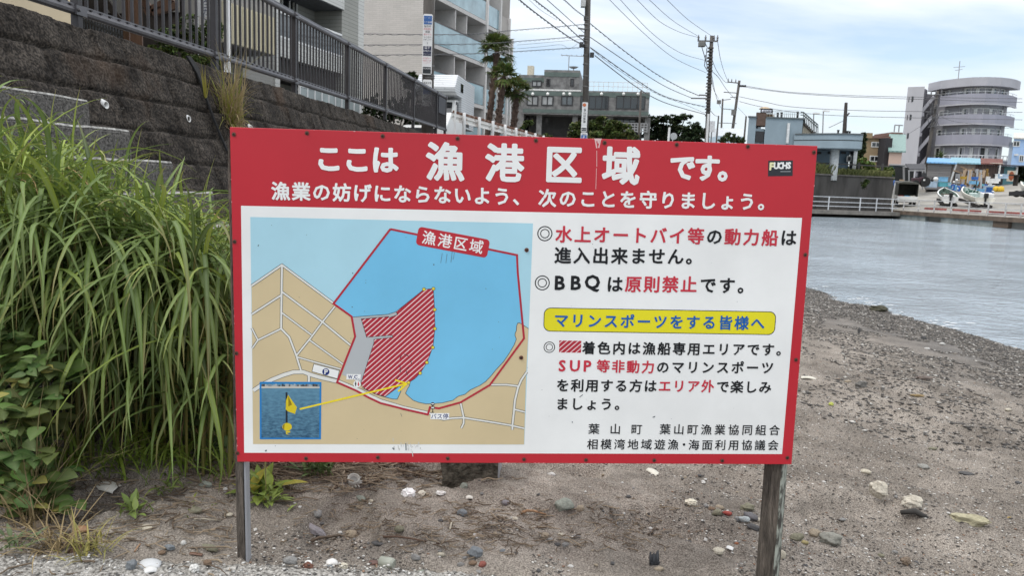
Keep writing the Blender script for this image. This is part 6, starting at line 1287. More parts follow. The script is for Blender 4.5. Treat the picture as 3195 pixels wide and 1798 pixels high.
p = at(2102, 425, 62); o = thing("round_mirror", "round grey traffic mirror seen from behind above the board", "mirror", (p.x, 62, 1.2)); mb = MB(); mb.ext([(p.x+0.28*math.cos(q), 62, p.z+0.28*math.sin(q)) for q in np.linspace(0, 2*math.pi, 21)[:-1]], (0, 0.06, 0)); mb.build("back_plate", M("mirror_grey", (0.36, 0.38, 0.38), 0.4), o, world=True); MB().tube([(p.x-0.05, 62.1, 1.2), (p.x-0.05, 62.1, p.z)], 0.04, 8).build("post", mplate, o, world=True)
p = at(2089, 398, 62); o = thing("white_marker_post", "plain white post beside the round mirror", "post", (p.x, 62, 1.2)); MB().tube([(p.x-0.06, 62, 1.2), (p.x, 62, p.z)], 0.09, 8).build("shaft", mplate, o, world=True); MB().lathe([(0.09, 0), (0.06, 0.06), (0, 0.08)], (p.x, 62, p.z), 8).build("cap", mband, o, world=True)

GW = "overhead wires between the utility poles"
def wire(pts, Y0, Y1, label, r=0.022, twist=0):
    """a cable hung between two poles; the sag follows a smooth curve through the given points"""
    P_ = [Vector((x, y)) for x, y in pts]; k = len(P_); fine = []
    for i in range(k-1):
        p0, p1, p2, p3 = P_[max(i-1, 0)], P_[i], P_[i+1], P_[min(i+2, k-1)]
        for q in range(8):
            t_ = q/8; fine.append(0.5*((2*p1)+(p2-p0)*t_+(2*p0-5*p1+4*p2-p3)*t_*t_+(3*p1-p0-3*p2+p3)*t_**3))
    fine.append(P_[-1]); L_ = [0]
    for i in range(1, len(fine)): L_.append(L_[-1]+(fine[i]-fine[i-1]).length)
    w = [at(p.x, p.y, 1/((1-L_[i]/L_[-1])/Y0+(L_[i]/L_[-1])/Y1)) for i, p in enumerate(fine)]
    r *= 0.72; mb = MB(); mb.smooth = True; mb.tube(w, r, 5, cap=False)
    if twist:
        h = []; n_ = len(w)*3
        for i in range(n_):
            f_ = i/(n_-1)*(len(w)-1); a = int(min(f_, len(w)-2)); p = w[a].lerp(w[a+1], f_-a); h.append(p+Vector((0.0, 0, -0.03+0.035*math.sin(i*1.9))))
        mb.tube(h, r*0.55, 4, cap=False)
    o = mb.build("overhead_wire", mwire); return tag(o, label, "wire", GW)
def q4(*l): return [(1560+x/3.153, y/3.153) for x, y in l]
def q5(*l): return [(2200+x/3.223, 150+y/3.223) for x, y in l]
lab1 = "twisted cable sagging from the upper left to the kindergarten sign pole"
wire(q4((60, -150), (200, 0), (440, 190), (700, 375), (830, 440)), 30, 46, lab1, 0.035, 1); wire(q4((190, -150), (350, 0), (560, 165), (760, 345), (835, 400)), 30, 46, lab1, 0.03, 1); wire(q4((300, -140), (470, 0), (700, 205), (835, 325)), 30, 46, lab1, 0.025); wire(q4((480, -120), (640, 0), (740, 90), (835, 160)), 32, 46, lab1, 0.025, 1); wire(q4((250, -40), (400, 95), (560, 195)), 34, 42, lab1, 0.012)
lab2 = "cable sagging from the kindergarten sign pole to the transformer pole"
wire(q4((890, 230), (1200, 480), (1500, 700), (1760, 850), (1960, 940)), 46, 65, lab2, 0.032, 1); wire(q4((890, 365), (1250, 610), (1600, 835), (1890, 965)), 46, 65, lab2, 0.035); wire(q4((890, 465), (1300, 755), (1620, 945), (2020, 1050)), 46, 65, lab2, 0.035, 1); wire(q4((935, 545), (1310, 832), (1600, 1000), (2020, 1125)), 46, 65, lab2, 0.04); wire(q4((890, 470), (1100, 640), (1500, 900), (1800, 1020), (2010, 1110)), 46, 65, lab2, 0.018)
lab3 = "thin high wire swooping down from the top of the picture to the transformer pole"
for l_ in (((960, -150), (1085, 0), (1400, 310), (1700, 560), (2030, 715)), ((1060, -150), (1190, 0), (1480, 310), (1760, 510), (2010, 590)), ((1240, -110), (1355, 0), (1560, 200), (1760, 310), (1950, 365)), ((1360, -110), (1475, 0), (1700, 200), (1960, 360)), ((1560, -90), (1650, 0), (1850, 190), (2080, 350))): wire(q4(*l_), 40, 65, lab3, 0.022)
lab4 = "cable running from the kindergarten sign pole across to the beige apartment block"
for l_ in (((-1340, 330), (-400, 335), (100, 297), (500, 265), (830, 235)), ((-1340, 440), (-300, 430), (150, 405), (500, 378), (830, 350)), ((-1300, 540), (-300, 525), (160, 503), (500, 482), (830, 462))): wire(q4(*l_), 33, 46, lab4, 0.02, 1)
wire(q4((170, 440), (500, 412), (830, 382)), 40, 46, lab4, 0.012); wire(q4((170, 478), (420, 455), (600, 438), (680, 475), (760, 430)), 40, 46, lab4, 0.012)
lab5 = "wire dropping from the transformer pole to the leaning far pole"
for l_ in (((2142, 410), (2165, 560), (2200, 690), (2238, 785)), ((2090, 590), (2130, 690), (2210, 800), (2260, 810)), ((2085, 700), (2150, 760), (2230, 880), (2330, 990)), ((2080, 720), (2110, 880), (2140, 990), (2175, 1060)), ((2075, 740), (2100, 870), (2150, 970)), ((2065, 1080), (2110, 1130), (2150, 1145))): wire(q4(*l_), 65, 107, lab5, 0.035)
lab6 = "wire running from the leaning far pole to the right over the clubhouse"
for l_ in (((410, 380), (700, 425), (1000, 452), (1676, 482), (3190, 508)), ((345, 487), (600, 540), (900, 592), (1676, 630), (3190, 645)), ((345, 535), (570, 590), (1000, 655), (1676, 690), (3190, 720)), ((410, 392), (800, 445), (1200, 475), (1676, 497), (3190, 545))): wire(q5(*l_), 107, 100, lab6, 0.045)
wire(q5((330, 595), (420, 690)), 107, 90, lab5, 0.03); wire(q5((1245, 800), (1390, 730)), 66, 61, "short stay wire running from the bare mast down to the terrace", 0.03)
lab7 = "slack wire strung low across the front of the mauve flats"
wire([(2680, 452), (2800, 432), (2870, 395), (2920, 360), (2985, 380), (3195, 405)], 95, 95, lab7, 0.03)

# ================================================================== harbour craft, kei truck, gear
kt = thing("kei_truck", "small white truck with a dark green canvas cover seen from behind on the slipway", "truck", Vector(at(2829, 637, 63.0)), 0)
kz = slip_z(kt.location.x, 63.0); kt.location.z = kz; kt.rotation_euler = (rad(3), 0, rad(-19))
mcv = M("canvas", (0.065, 0.065, 0.055), 0.9, 0.2, 3)
MB().b2(-0.74, 0.74, 0, 3.3, 0.42, 0.60).build("chassis", mwhitef, kt); MB().b2(-0.72, 0.72, -0.03, 0.03, 0.60, 0.86).build("tailgate", mcw, kt)
for sx in (-1, 1): MB().b2(sx*0.745-0.02, sx*0.745+0.02, 0.033, 2.0, 0.602, 0.88).build("side_board", mcw, kt)
cvm = MB(); cvm.b2(-0.74, -0.71, 0.03, 2.0, 0.882, 1.85); cvm.b2(0.71, 0.74, 0.03, 2.0, 0.882, 1.85); cvm.b2(-0.707, 0.707, 1.96, 2.0, 0.605, 1.85)
cvm.ext([(x, 0.0, z) for x, z in ((-0.75, 1.85), (0.75, 1.85), (0.70, 1.95), (0.35, 2.02), (-0.35, 2.02), (-0.70, 1.95))], (0, 2.02, 0)); cvm.build("canvas_cover", mcv, kt)
MB().ext([(-0.72, 2.03, 0.5), (-0.72, 3.35, 0.5), (-0.72, 3.35, 1.1), (-0.72, 2.9, 1.75), (-0.72, 2.03, 1.78)], (1.44, 0, 0)).build("cab", mcw, kt, bevel=0.03)
for sx in (-0.64, 0.64):
    for yy in (0.75, 2.75): MB().tube([(sx-0.08, yy, 0.28), (sx+0.08, yy, 0.28)], 0.28, 14).build("wheel", M("tyre", (0, 0, 0)), kt)
MB().b2(-0.98, -0.80, 2.9, 2.98, 1.1, 1.35).build("mirror", mblackf, kt); MB().b2(-0.7, 0.7, -0.01, 0.04, 0.36, 0.41).build("bumper", mblackf, kt)
for x, c in ((-0.45, (0.28, 0.05, 0.04)), (0.0, (0.10, 0.32, 0.48)), (0.4, (0.52, 0.50, 0.42))): MB().b2(x-0.18, x+0.18, 0.2, 0.55, 0.605, 0.90).build("cargo_box", M("cargo_%d" % int(x*100+50), c, 0.5), kt)
def boat(name, label, loc, rz, L_, B_, hullm, inside, extras, zs=0.35):
    o = thing(name, label, "boat", loc, rz); n_ = 14; outer, inner = [], []
    for i in range(n_+1):
        u = i/n_; hb = B_/2*(1-max(0, (u-0.35)/0.65)**2.4); hb = max(hb, 0.03)*(0.92+0.08*min(1, u*4)); sh_ = 0.62+0.32*u**2.2; kz_ = 0.0+0.5*max(0, (u-0.6)/0.4)**2.2; x = u*L_
        outer.append([(x, hb, sh_), (x, hb*0.93, sh_*0.55+kz_*0.4), (x-0.05*u, hb*0.62, kz_+0.10), (x-0.1*u, 0, kz_), (x-0.05*u, -hb*0.62, kz_+0.10), (x, -hb*0.93, sh_*0.55+kz_*0.4), (x, -hb, sh_)])
        h2 = max(hb-0.09, 0.005); fl = max(0.24, kz_+0.15); inner.append([(x*0.965+0.06, h2, sh_-0.002), (x*0.965+0.06, h2*0.9, fl), (x*0.965+0.06, -h2*0.9, fl), (x*0.965+0.06, -h2, sh_-0.002)])
    mb = MB(); mb.smooth = True
    mb.add([p for r_ in outer for p in r_], [(i*7+j, i*7+j+1, (i+1)*7+j+1, (i+1)*7+j) for i in range(n_) for j in range(6)]+[(0, 1, 2, 3, 4, 5, 6)]); mb.build("hull", hullm, o)
    mb = MB(); mb.add([p for r_ in inner for p in r_], [(i*4+j+1, i*4+j, (i+1)*4+j, (i+1)*4+j+1) for i in range(n_) for j in range(3)]); mb.build("cockpit", inside, o)
    gw = MB()
    for s_ in (0, 1):
        for i in range(n_):
            a, b_ = outer[i][6*s_], outer[i+1][6*s_]; c, d = inner[i+1][3*s_], inner[i][3*s_]; gw.quad(a, b_, (c[0], c[1], c[2]+0.006), (d[0], d[1], d[2]+0.006))
    gw.quad(outer[0][0], outer[0][6], (inner[0][3][0], inner[0][3][1], inner[0][3][2]+0.006), (inner[0][0][0], inner[0][0][1], inner[0][0][2]+0.006)); gw.build("gunwale", hullm, o)
    for f_ in (0.25, 0.55): MB().b2(L_*f_-0.12, L_*f_+0.12, -B_*0.42, B_*0.42, 0.40, 0.46).build("thwart", inside, o)
    e = MB(); e.b2(-0.28, 0.02, -0.14, 0.14, 0.62, 1.02); e.b2(-0.20, -0.06, -0.07, 0.07, -0.05, 0.618); e.build("outboard_motor", M("motor_black", (0.02, 0.02, 0.022), 0.35), o, bevel=0.04)
    sk = MB()
    for s_ in (-1, 1): sk.bar((-0.2, s_*0.5, -0.12), (L_*0.8, s_*0.5, -0.12), 0.22)
    for f_ in (0.1, 0.6): sk.bar((L_*f_, -0.7, -0.15), (L_*f_, 0.7, -0.15), 0.2, 0.12)
    sk.build("cradle", M("cradle_black", (0.03, 0.027, 0.025), 0.9, 0.3), o)
    for fn_ in extras: fn_(o)
    o.rotation_euler = (0, rad(-8), rz); o.scale = (0.86, 0.86, 0.86)
    return o
mhw = M("hull_white", (0.70, 0.70, 0.68), 0.35, 0.06, 1.5); mhc = M("hull_cream", (0.66, 0.64, 0.56), 0.4, 0.08, 1.5); mig = M("inside_green", (0.12, 0.17, 0.14), 0.6, 0.4, 4); mit = M("inside_pale", (0.42, 0.50, 0.47), 0.6, 0.2, 3)
def bl1(px, py, Y): p = at(px, py, Y); return Vector((p.x, Y, slip_z(p.x, Y)+0.26))
def ex1(o):
    MB().b2(0.3, 0.75, -0.45, 0.45, 0.46, 0.66).build("white_bin", mwhitef, o); random.seed(6); r = MB()
    for i in range(20): r.tube([(random.uniform(1.2, 2.8), random.uniform(-.4, .4), 0.3), (random.uniform(1.2, 2.8), random.uniform(-.4, .4), 0.5)], 0.05, 5)
    r.build("net_heap", M("net_brown", (0.10, 0.075, 0.06), 0.9, 0.3), o)
def ex2(o):
    mb = MB(); mb.b2(0.15, 0.9, -0.75, 0.1, 0.3, 0.95); mb.build("white_locker", mhw, o, bevel=0.04); random.seed(8); r = MB()
    for i in range(26): x, y = random.uniform(2.6, 4.0), random.uniform(-.4, .4); r.tube([(x, y, 0.4), (x+random.uniform(-.5, .2), y+random.uniform(-.3, .3), random.uniform(0.6, 0.85))], 0.06, 5)
    r.build("green_net", M("net_green", (0.02, 0.085, 0.06), 0.85, 0.3), o); MB().tube([(1.9, 0.1, 0.3), (1.9, 0.1, 1.9)], 0.04, 6).build("mast", mblackf, o); MB().b2(1.1, 1.6, 0.1, 0.7, 0.46, 0.8).build("pale_crate", mit, o)
p = bl1(2963, 633, 60); boat("fishing_boat", "small white open fishing boat with its black outboard facing the water", p, rad(70), 4.0, 1.62, mhw, mig, [ex1])
p = bl1(3070, 638, 56.5); boat("fishing_boat", "larger cream fishing boat loaded with green net and a white locker", p, rad(82), 4.6, 1.75, mhc, mit, [ex2])
p = bl1(3290, 606, 55); p.z += 0.1; boat("fishing_boat", "cream boat with white floats cut off by the right edge of the picture", p, rad(92), 4.4, 1.8, mhc, mit, [ex1])
o = thing("black_trailer", "low black trailer lying under the boat at the right edge", "trailer", on_slip(3178, 607)); MB().bar(at(3155, 607, 58)+Vector((0, 0, 0.05)), at(3240, 604, 56)+Vector((0, 0, 0.1)), 0.5, 0.3).build("frame", mblackf, o, world=True); MB().tube([at(3172, 605, 57.6), at(3172, 605, 57.6)+Vector((0.2, 0.3, 0))], 0.25, 12).build("wheel", M("tyre", (0, 0, 0)), o, world=True)
# crates, drums, buoys and tarpaulins
def col(name, c, r=0.5): return M("gear_"+name, c, r, 0.12, 3)
GC = {"blue": col("blue", (0.035, 0.13, 0.42)), "sky": col("sky", (0.16, 0.38, 0.58)), "pale": col("pale", (0.36, 0.46, 0.56)), "teal": col("teal", (0.10, 0.36, 0.42)), "white": col("white", (0.68, 0.68, 0.66)), "grey": col("grey", (0.34, 0.35, 0.36)), "black": col("black", (0.02, 0.02, 0.022)), "yellow": col("yellow", (0.62, 0.40, 0.025)), "red": col("red", (0.16, 0.05, 0.055)), "green": col("green", (0.03, 0.12, 0.09)), "tan": col("tan", (0.38, 0.28, 0.19)), "orange": col("orange", (0.42, 0.26, 0.03))}
def crate(c, loc, w, d, h, rz, label, group=None):
    o = thing("crate", label, "crate", loc, rz, group); t_ = 0.03; mb = MB(); mb.b2(-w/2, w/2, -d/2, d/2, 0, t_)
    mb.b2(-w/2, w/2, -d/2, -d/2+t_, t_, h); mb.b2(-w/2, w/2, d/2-t_, d/2, t_, h); mb.b2(-w/2, -w/2+t_, -d/2+t_, d/2-t_, t_, h); mb.b2(w/2-t_, w/2, -d/2+t_, d/2-t_, t_, h); mb.build("box", GC[c], o)
    r = MB(); r.b2(-w/2-0.02, w/2+0.02, -d/2-0.02, -d/2-0.002, h-0.07, h); r.b2(-w/2-0.02, -w/2-0.002, -d/2, d/2, h-0.07, h); r.build("rim", GC[c], o); return o
def drum(c, loc, r, h, label, group=None):
    o = thing("drum", label, "drum", loc, 0, group); mb = MB(); mb.smooth = False; mb.lathe([(r*0.94, 0), (r, 0.05), (r, h*0.33), (r*1.03, h*0.35), (r, h*0.37), (r, h*0.66), (r*1.03, h*0.68), (r, h*0.70), (r, h-0.06), (r*0.9, h)], n=12); mb.build("body", GC[c], o); MB().lathe([(0.05, 0), (0.05, 0.04)], (r*0.4, 0, h), 8).build("bung", GC["white"], o); return o
def buoy(c, loc, r, label, group=None):
    o = thing("buoy", label, "buoy", loc, 0, group); mb = MB(); mb.smooth = True; mb.lathe([(0.01, 0), (r*0.6, r*0.2), (r*0.95, r*0.65), (r, r), (r*0.95, r*1.35), (r*0.6, r*1.8), (0.02, r*2)], n=12); mb.build("float", GC[c], o); MB().lathe([(0.04, 0), (0.05, 0.08), (0.03, 0.1)], (0, 0, r*2), 6).build("eye", GC["black"], o); return o
random.seed(12)
def S3(px, py):
    p = on_slip(px, py)
    return p if p.y < 77 else Vector(ray(px, py)*(77-0.12*(585-py) if py < 585 else 77))
def sz(w, p): return w*p.y/F
for (k, c, px, py, w, h, lab) in (
    ("c", "pale", 2906, 584, 24, 20, "pale blue slatted crate leaning by the grey plank shed"), ("c", "sky", 2942, 566, 20, 14, "sky blue crate on top of the teal bins beside the plank shed"), ("c", "teal", 2938, 582, 18, 14, "left teal fish bin by the plank shed door"), ("c", "teal", 2955, 582, 16, 13, "right teal fish bin by the plank shed door"),
    ("d", "blue", 2973, 594, 9, 19, "blue drum at the left end of the drum group"), ("d", "sky", 2980, 594, 9, 17, "lighter blue drum second in the drum group"), ("d", "blue", 2990, 597, 11, 18, "front blue drum nearest the beached boats"), ("d", "blue", 3000, 590, 10, 16, "blue drum behind the front drums"), ("d", "red", 2965, 586, 8, 12, "dull red drum left of the blue drums"),
    ("c", "sky", 3038, 574, 22, 10, "sky blue crate on the heap in front of the open shed"), ("c", "teal", 3058, 580, 18, 12, "teal crate on the heap below the rusty shed"), ("c", "pale", 3083, 594, 22, 15, "pale blue crate stack beside the yellow bundle"), ("c", "blue", 3074, 592, 12, 14, "dark blue crate left of the pale crates"), ("c", "blue", 3075, 611, 30, 14, "bright blue tub behind the cream boat"),
    ("c", "white", 3098, 571, 24, 14, "white fish box by the rusty shed corner post"), ("c", "white", 3112, 565, 12, 22, "tall white bin by the rusty shed corner"), ("c", "white", 3082, 566, 8, 16, "narrow white box leaning left of the fish box"), ("c", "pale", 3122, 556, 12, 14, "pale blue tub on the bench by the teal shed"), ("c", "pale", 3136, 556, 12, 13, "pale blue tub nearest the orange board"),
    ("b", "white", 2985, 565, 8, 8, "white float on the drum heap"), ("b", "white", 2976, 570, 6, 6, "smaller white float on the drum heap"), ("b", "tan", 2990, 566, 6, 6, "tan float beside the white float"), ("b", "white", 3123, 552, 9, 8, "white ball float on the dark bench"), ("b", "black", 2908, 566, 10, 9, "black ball float behind the slatted crate"), ("b", "white", 2919, 565, 14, 8, "white sack like float by the plank shed"),
    ("d", "green", 3015, 600, 9, 12, "green drum by the bow of the cream boat"), ("d", "green", 3026, 602, 8, 12, "second green drum by the cream boat"), ("c", "tan", 3020, 578, 14, 10, "tan box on the heap beside the green drums"), ("c", "orange", 3005, 558, 12, 8, "orange yellow crate on the rack in the open shed"), ("d", "red", 3050, 588, 9, 10, "dull red tub in the middle of the heap"), ("c", "white", 3094, 579, 16, 7, "flat white lid on the heap by the yellow bundle"), ("c", "blue", 3041, 560, 14, 9, "dark blue crate high on the heap"), ("b", "blue", 2785, 578, 18, 9, "bright blue tarpaulin lump left of the canvas covered truck"), ("c", "grey", 2800, 574, 14, 10, "grey crate behind the canvas covered truck"), ("c", "tan", 2813, 568, 10, 8, "tan box behind the truck's cover")):
    p = S3(px, py); w_, h_ = sz(w, p), sz(h, p); p.z -= 0.02
    if k == "c": crate(c, p, w_, w_*0.8, h_, random.uniform(-.15, .15), lab)
    elif k == "d": drum(c, p, w_/2, h_, lab)
    else: buoy(c, p, w_/2, lab)
for i in range(26):                         # the jumble of tubs and floats that cannot be told apart
    c = random.choice(("sky", "blue", "pale", "teal", "white", "sky", "blue")); px = random.uniform(2958, 3100); p = S3(px, random.uniform(578, 603)); p.z -= 0.02; w_ = sz(random.uniform(7, 14), p)
    if i % 3: crate(c, p, w_, w_*0.8, w_*random.uniform(.7, 1.1), random.uniform(-.6, .6), "%s plastic tub in the jumble of fishing gear before the sheds" % {"sky": "sky blue", "pale": "pale blue"}.get(c, c), "tubs in the fishing gear jumble")
    else: buoy(random.choice(("white", "orange", "tan")), p, w_*0.4, "small float lying in the jumble of fishing gear before the sheds", "floats in the fishing gear jumble")
for i, px in enumerate((3107, 3122)):
    p = S3(px, 598); w_ = sz(17, p); o = thing("yellow_bundle", ("yellow tarpaulin bundle, the left of the pair beside the crates", "yellow tarpaulin bundle, the right of the pair beside the crates")[i], "bundle", p, 0, "pair of yellow tarpaulin bundles"); mb = MB(); mb.smooth = True
    mb.lathe([(w_*0.52, 0), (w_*0.56, w_*0.3), (w_*0.5, w_*0.7), (w_*0.3, w_*0.95), (0, w_*1.0)], n=10); mb.build("cover", GC["yellow"], o); MB().lathe([(w_*0.57, w_*0.33), (w_*0.57, w_*0.37)], n=10).build("strap", GC["orange"], o)
o = thing("drying_rack", "rack of bamboo poles and hanging gear in front of the open shed", "rack", S3(3025, 575)); rk = MB(); hg = MB(); Yr = 73
for (x0, y0, x1, y1) in ((2975, 532, 3012, 543), (3005, 528, 3085, 548), (2998, 520, 3048, 541), (3040, 538, 3082, 545)): rk.bar(at(x0, y0, Yr), at(x1, y1, Yr), 0.1)
for px in (2997, 3012, 3034, 3052, 3070, 3083): rk.bar(at(px, 575, Yr), at(px+1, 522+random.uniform(0, 18), Yr), 0.09)
for i in range(34):
    hg.cur = i % 4; p = at(random.uniform(3008, 3085), random.uniform(526, 556), Yr-0.2); hg.bar(p, p+Vector((random.uniform(-.1, .1), 0, -random.uniform(0.5, 1.3))), random.uniform(0.08, 0.22))
rk.build("poles", M("bamboo", (0.24, 0.17, 0.11), 0.8, 0.3), o, world=True); hg.build("hanging_gear", [M("gear_brown", (0.10, 0.065, 0.045), 0.9, 0.3), M("gear_tan", (0, 0, 0)), M("gear_grey", (0, 0, 0)), M("gear_ochre", (0.20, 0.12, 0.03), 0.9)], o, world=True)
o = thing("work_bench", "dark work bench outside the teal shed", "bench", S3(3135, 575)); p = o.location; mb = MB(); mb.b2(p.x-1.0, p.x+1.0, p.y-0.3, p.y+0.3, p.z+0.75, p.z+0.85); mb.build("top", mdk, o, world=True); mb = MB()
for sx in (-0.9, 0.9): mb.b2(p.x+sx-0.06, p.x+sx+0.06, p.y-0.25, p.y+0.25, p.z-0.1, p.z+0.748)
mb.build("legs", mdk, o, world=True)
a, b_ = at(3146, 532, 77.5), at(3165, 566, 77.5); o = thing("orange_board", "upright board with a rust orange oval by the teal shed post", "board", (a.x, 77.5, b_.z)); MB().b2(a.x, b_.x, 77.5, 77.6, b_.z, a.z).build("panel", M("board_buff", (0.46, 0.40, 0.32), 0.7), o, world=True); mb = MB(); mb.add([((a.x+b_.x)/2+0.26*math.cos(q), 77.49, (a.z+b_.z)/2+0.45*math.sin(q)) for q in np.linspace(0, 2*math.pi, 21)[:-1]], [tuple(range(20))]); mb.build("oval", M("oval_rust", (0.25, 0.065, 0.025), 0.7, 0.2), o, world=True)
# ================================================================== vegetation
mleaf = Mleaf("leaf", 0.22); mleafd = Mleaf("leaf_matt", 0.15, 0.75)
def mix3(a, b, t): return tuple(a[i]*(1-t)+b[i]*t for i in range(3))
def blade(mb, p, az, el, ln, w, droop, c0, c1, rib, segs=9, twist=0.0, ymin=None, curl=1.4):
    """one arching leaf: V section, pale midrib, tip colour c1"""
    p = Vector(p); pts = [p.copy()]; d = []
    for i in range(segs):
        e = el-droop*((i+0.5)/segs)**curl; a = az+twist*(i/segs)
        t = Vector((math.cos(e)*math.cos(a), math.cos(e)*math.sin(a), math.sin(e))); d.append(t); p = p+t*(ln/segs); pts.append(p.copy())
    if ymin is not None and min(q.y for q in pts) < ymin: return False
    vs, cs = [], []; d.append(d[-1])
    for i, q in enumerate(pts):
        u = i/segs; ww = w*(0.55+0.45*min(1, u*4))*(1-max(0, (u-0.35)/0.65)**1.7)+0.0006; t = d[i]
        s = Vector((-math.sin(az+twist*u), math.cos(az+twist*u), 0)); s = (s-t*s.dot(t)).normalized(); n_ = t.cross(s)
        if n_.z < 0: n_ = -n_
        k = 0.28*ww; c = mix3(c0, c1, max(0, (u-0.55)/0.45)**1.5)
        vs += [tuple(q+s*ww/2+n_*k), tuple(q), tuple(q-s*ww/2+n_*k)]; cs += [c, mix3(c, rib, 0.55), c]
    o = len(mb.v); mb.v += vs; mb.c += cs
    for i in range(segs):
        for j in (0, 1): mb.f.append((o+i*3+j, o+i*3+j+1, o+i*3+j+4, o+i*3+j+3)); mb.mi.append(0); mb.sm.append(True)
    return True
def ctube(mb, pts, r, col, n=4):
    k = len(mb.v); mb.tube(pts, r, n, cap=False); mb.c += [col]*(len(mb.v)-k)
random.seed(21)
G_br, G_md, G_dk, G_pl, G_dry = (0.275, 0.345, 0.045), (0.112, 0.175, 0.028), (0.036, 0.066, 0.014), (0.165, 0.240, 0.058), (0.36, 0.245, 0.115)
gm = MB(); nleaf = 0
def gcol(hf):
    r = random.random()
    c = mix3(G_md, G_br, min(1, max(0, (hf-0.5)/0.4))*random.uniform(0.5, 1.0)) if r < 0.62 else (mix3(G_md, G_pl, random.random()) if r < 0.85 else mix3(G_dk, G_md, random.random()))
    k = random.uniform(0.8, 1.2); return tuple(v*k for v in c)
YM = 2.42
for sidx in range(640):
    Y = random.uniform(2.95, 4.9); px = random.uniform(-420, 735)
    X = (ray(px, 900)*Y)[0]
    if X > -0.72-0.0*Y and Y < 3.2: continue
    ytop = 378+0.455*max(px, -60)+random.uniform(0, 260)*random.random()+(0 if random.random() > 0.12 else -70)
    ztop = at(px, ytop, Y).z-0.04; g = gh(X, Y)
    H = ztop-g
    if H < 0.35: continue
    lx, ly = random.uniform(-0.05, 0.22), random.uniform(-0.30, 0.05)
    def stem(f): return Vector((X+lx*f*f*0.5, Y+ly*f*f*0.5, g+(H-0.10)*f))
    ctube(gm, [stem(i/4) for i in range(5)], [0.006, 0.006, 0.005, 0.004, 0.003], mix3(G_md, G_dry, 0.4))
    n_ = random.randint(6, 9); a0 = random.uniform(0, 6.28)
    for j in range(n_):
        f = 0.30+0.70*(j/(n_-1)); a = a0+j*math.pi+random.gauss(0, 0.7)
        if random.random() < 0.45: a = -math.pi/2+random.gauss(0.45, 0.9)      # most lean towards the open beach
        top = f > 0.86
        el = rad(random.uniform(55, 86) if top else random.uniform(25, 70)); ln = random.uniform(0.42, 0.85)*(0.72 if top else 1.0); dr = rad(random.uniform(40, 150) if top else random.uniform(95, 165))
        if top: ln = min(ln, max(0.2, 0.5*H))
        c = gcol(f); tip = mix3(c, G_dry, random.choice((0.0, 0.1, 0.3, 0.9)))
        blade(gm, stem(f*0.93), a, el, ln, random.uniform(0.009, 0.023), dr, c, tip, mix3(c, (0.30, 0.36, 0.22), 0.6), twist=random.uniform(-0.9, 0.9), ymin=YM, curl=random.uniform(1.0, 1.6))
for k in range(800):                     # the hanging curtain in front
    px = random.uniform(-80, 730); py = 560+0.36*px+random.random()**0.75*random.uniform(0, 520-0.30*px); Y = random.uniform(2.95, 3.55)
    p = at(px, py, Y)
    if p.x > -0.80 and Y < 3.0: continue
    a = -math.pi/2+random.gauss(0.35, 1.0); c = mix3(gcol(0.4), G_pl, random.random()*0.3)
    ln = random.uniform(0.35, 0.85); ln = min(ln, (p.z+1.12)*1.15+0.12)
    if ln < 0.2: continue
    blade(gm, p, a, rad(random.uniform(5, 60)), ln, random.uniform(0.008, 0.021), rad(random.uniform(70, 150)), c, mix3(c, G_dry, random.choice((0, 0.05, 0.3, 0.9))), mix3(c, (0.30, 0.36, 0.22), 0.65), twist=random.uniform(-0.5, 0.5), ymin=YM, curl=random.uniform(0.6, 1.1))
for k in range(620):                      # dead and dry strands inside
    px = random.uniform(-60, 730); py = random.uniform(560+0.3*px, 1330); Y = random.uniform(3.1, 3.7); p = at(px, py, Y); c = mix3(G_dry, (0.16, 0.12, 0.07), random.random())
    blade(gm, p, random.uniform(0, 6.28), rad(random.uniform(-20, 60)), random.uniform(0.25, 0.6), random.uniform(0.003, 0.006), rad(random.uniform(80, 160)), c, c, c, segs=6, twist=random.uniform(-1, 1), ymin=YM)
for (px, py, dx, ln, w) in ((153, 270, 0, 0.42, 0.014), (232, 268, 3, 0.34, 0.016), (640, 530, 30, 0.30, 0.014), (660, 480, 25, 0.24, 0.006), (430, 395, 10, 0.25, 0.009), (290, 410, 18, 0.30, 0.018), (25, 340, -25, 0.30, 0.012), (380, 480, 4, 0.22, 0.014), (540, 520, 22, 0.3, 0.012), (455, 470, 20, 0.3, 0.014), (505, 560, 12, 0.3, 0.016), (75, 370, 12, 0.3, 0.018)):
    Y = 3.35; b_ = at(px-dx, py+ln*F/Y*0.95, Y); t_ = at(px, py, Y); d = (t_-b_); blade(gm, b_, math.atan2(d.y, d.x), math.asin(min(1, d.z/d.length)), d.length, w, rad(10), G_br, mix3(G_br, G_dry, 0.8), (0.3, 0.36, 0.15), twist=0.2)
tag(gm.build("tall_grass", mleaf), "dense tall arching green grass spilling down beside the steps, left of the board", "grass", kind='stuff')
# earth bank under the grass, coloured dark to stand for the shade inside
XX, YY = np.meshgrid(np.linspace(-3.6, -1.02, 60), np.linspace(3.0, 5.4, 60))
bank = gz(XX, YY)+0.62*np.clip((YY-3.35)/1.2, 0, 1)*np.clip((-1.1-XX)/0.7, 0, 1)+0.05*(fbm(XX*5, YY*5, 3, 8)-0.5)-0.02
tag(grid("earth_bank_ground", XX, YY, bank, M("dark_earth", (0.030, 0.025, 0.018), 0.95, 0.4, 8, bump=0.5)), kind='structure')

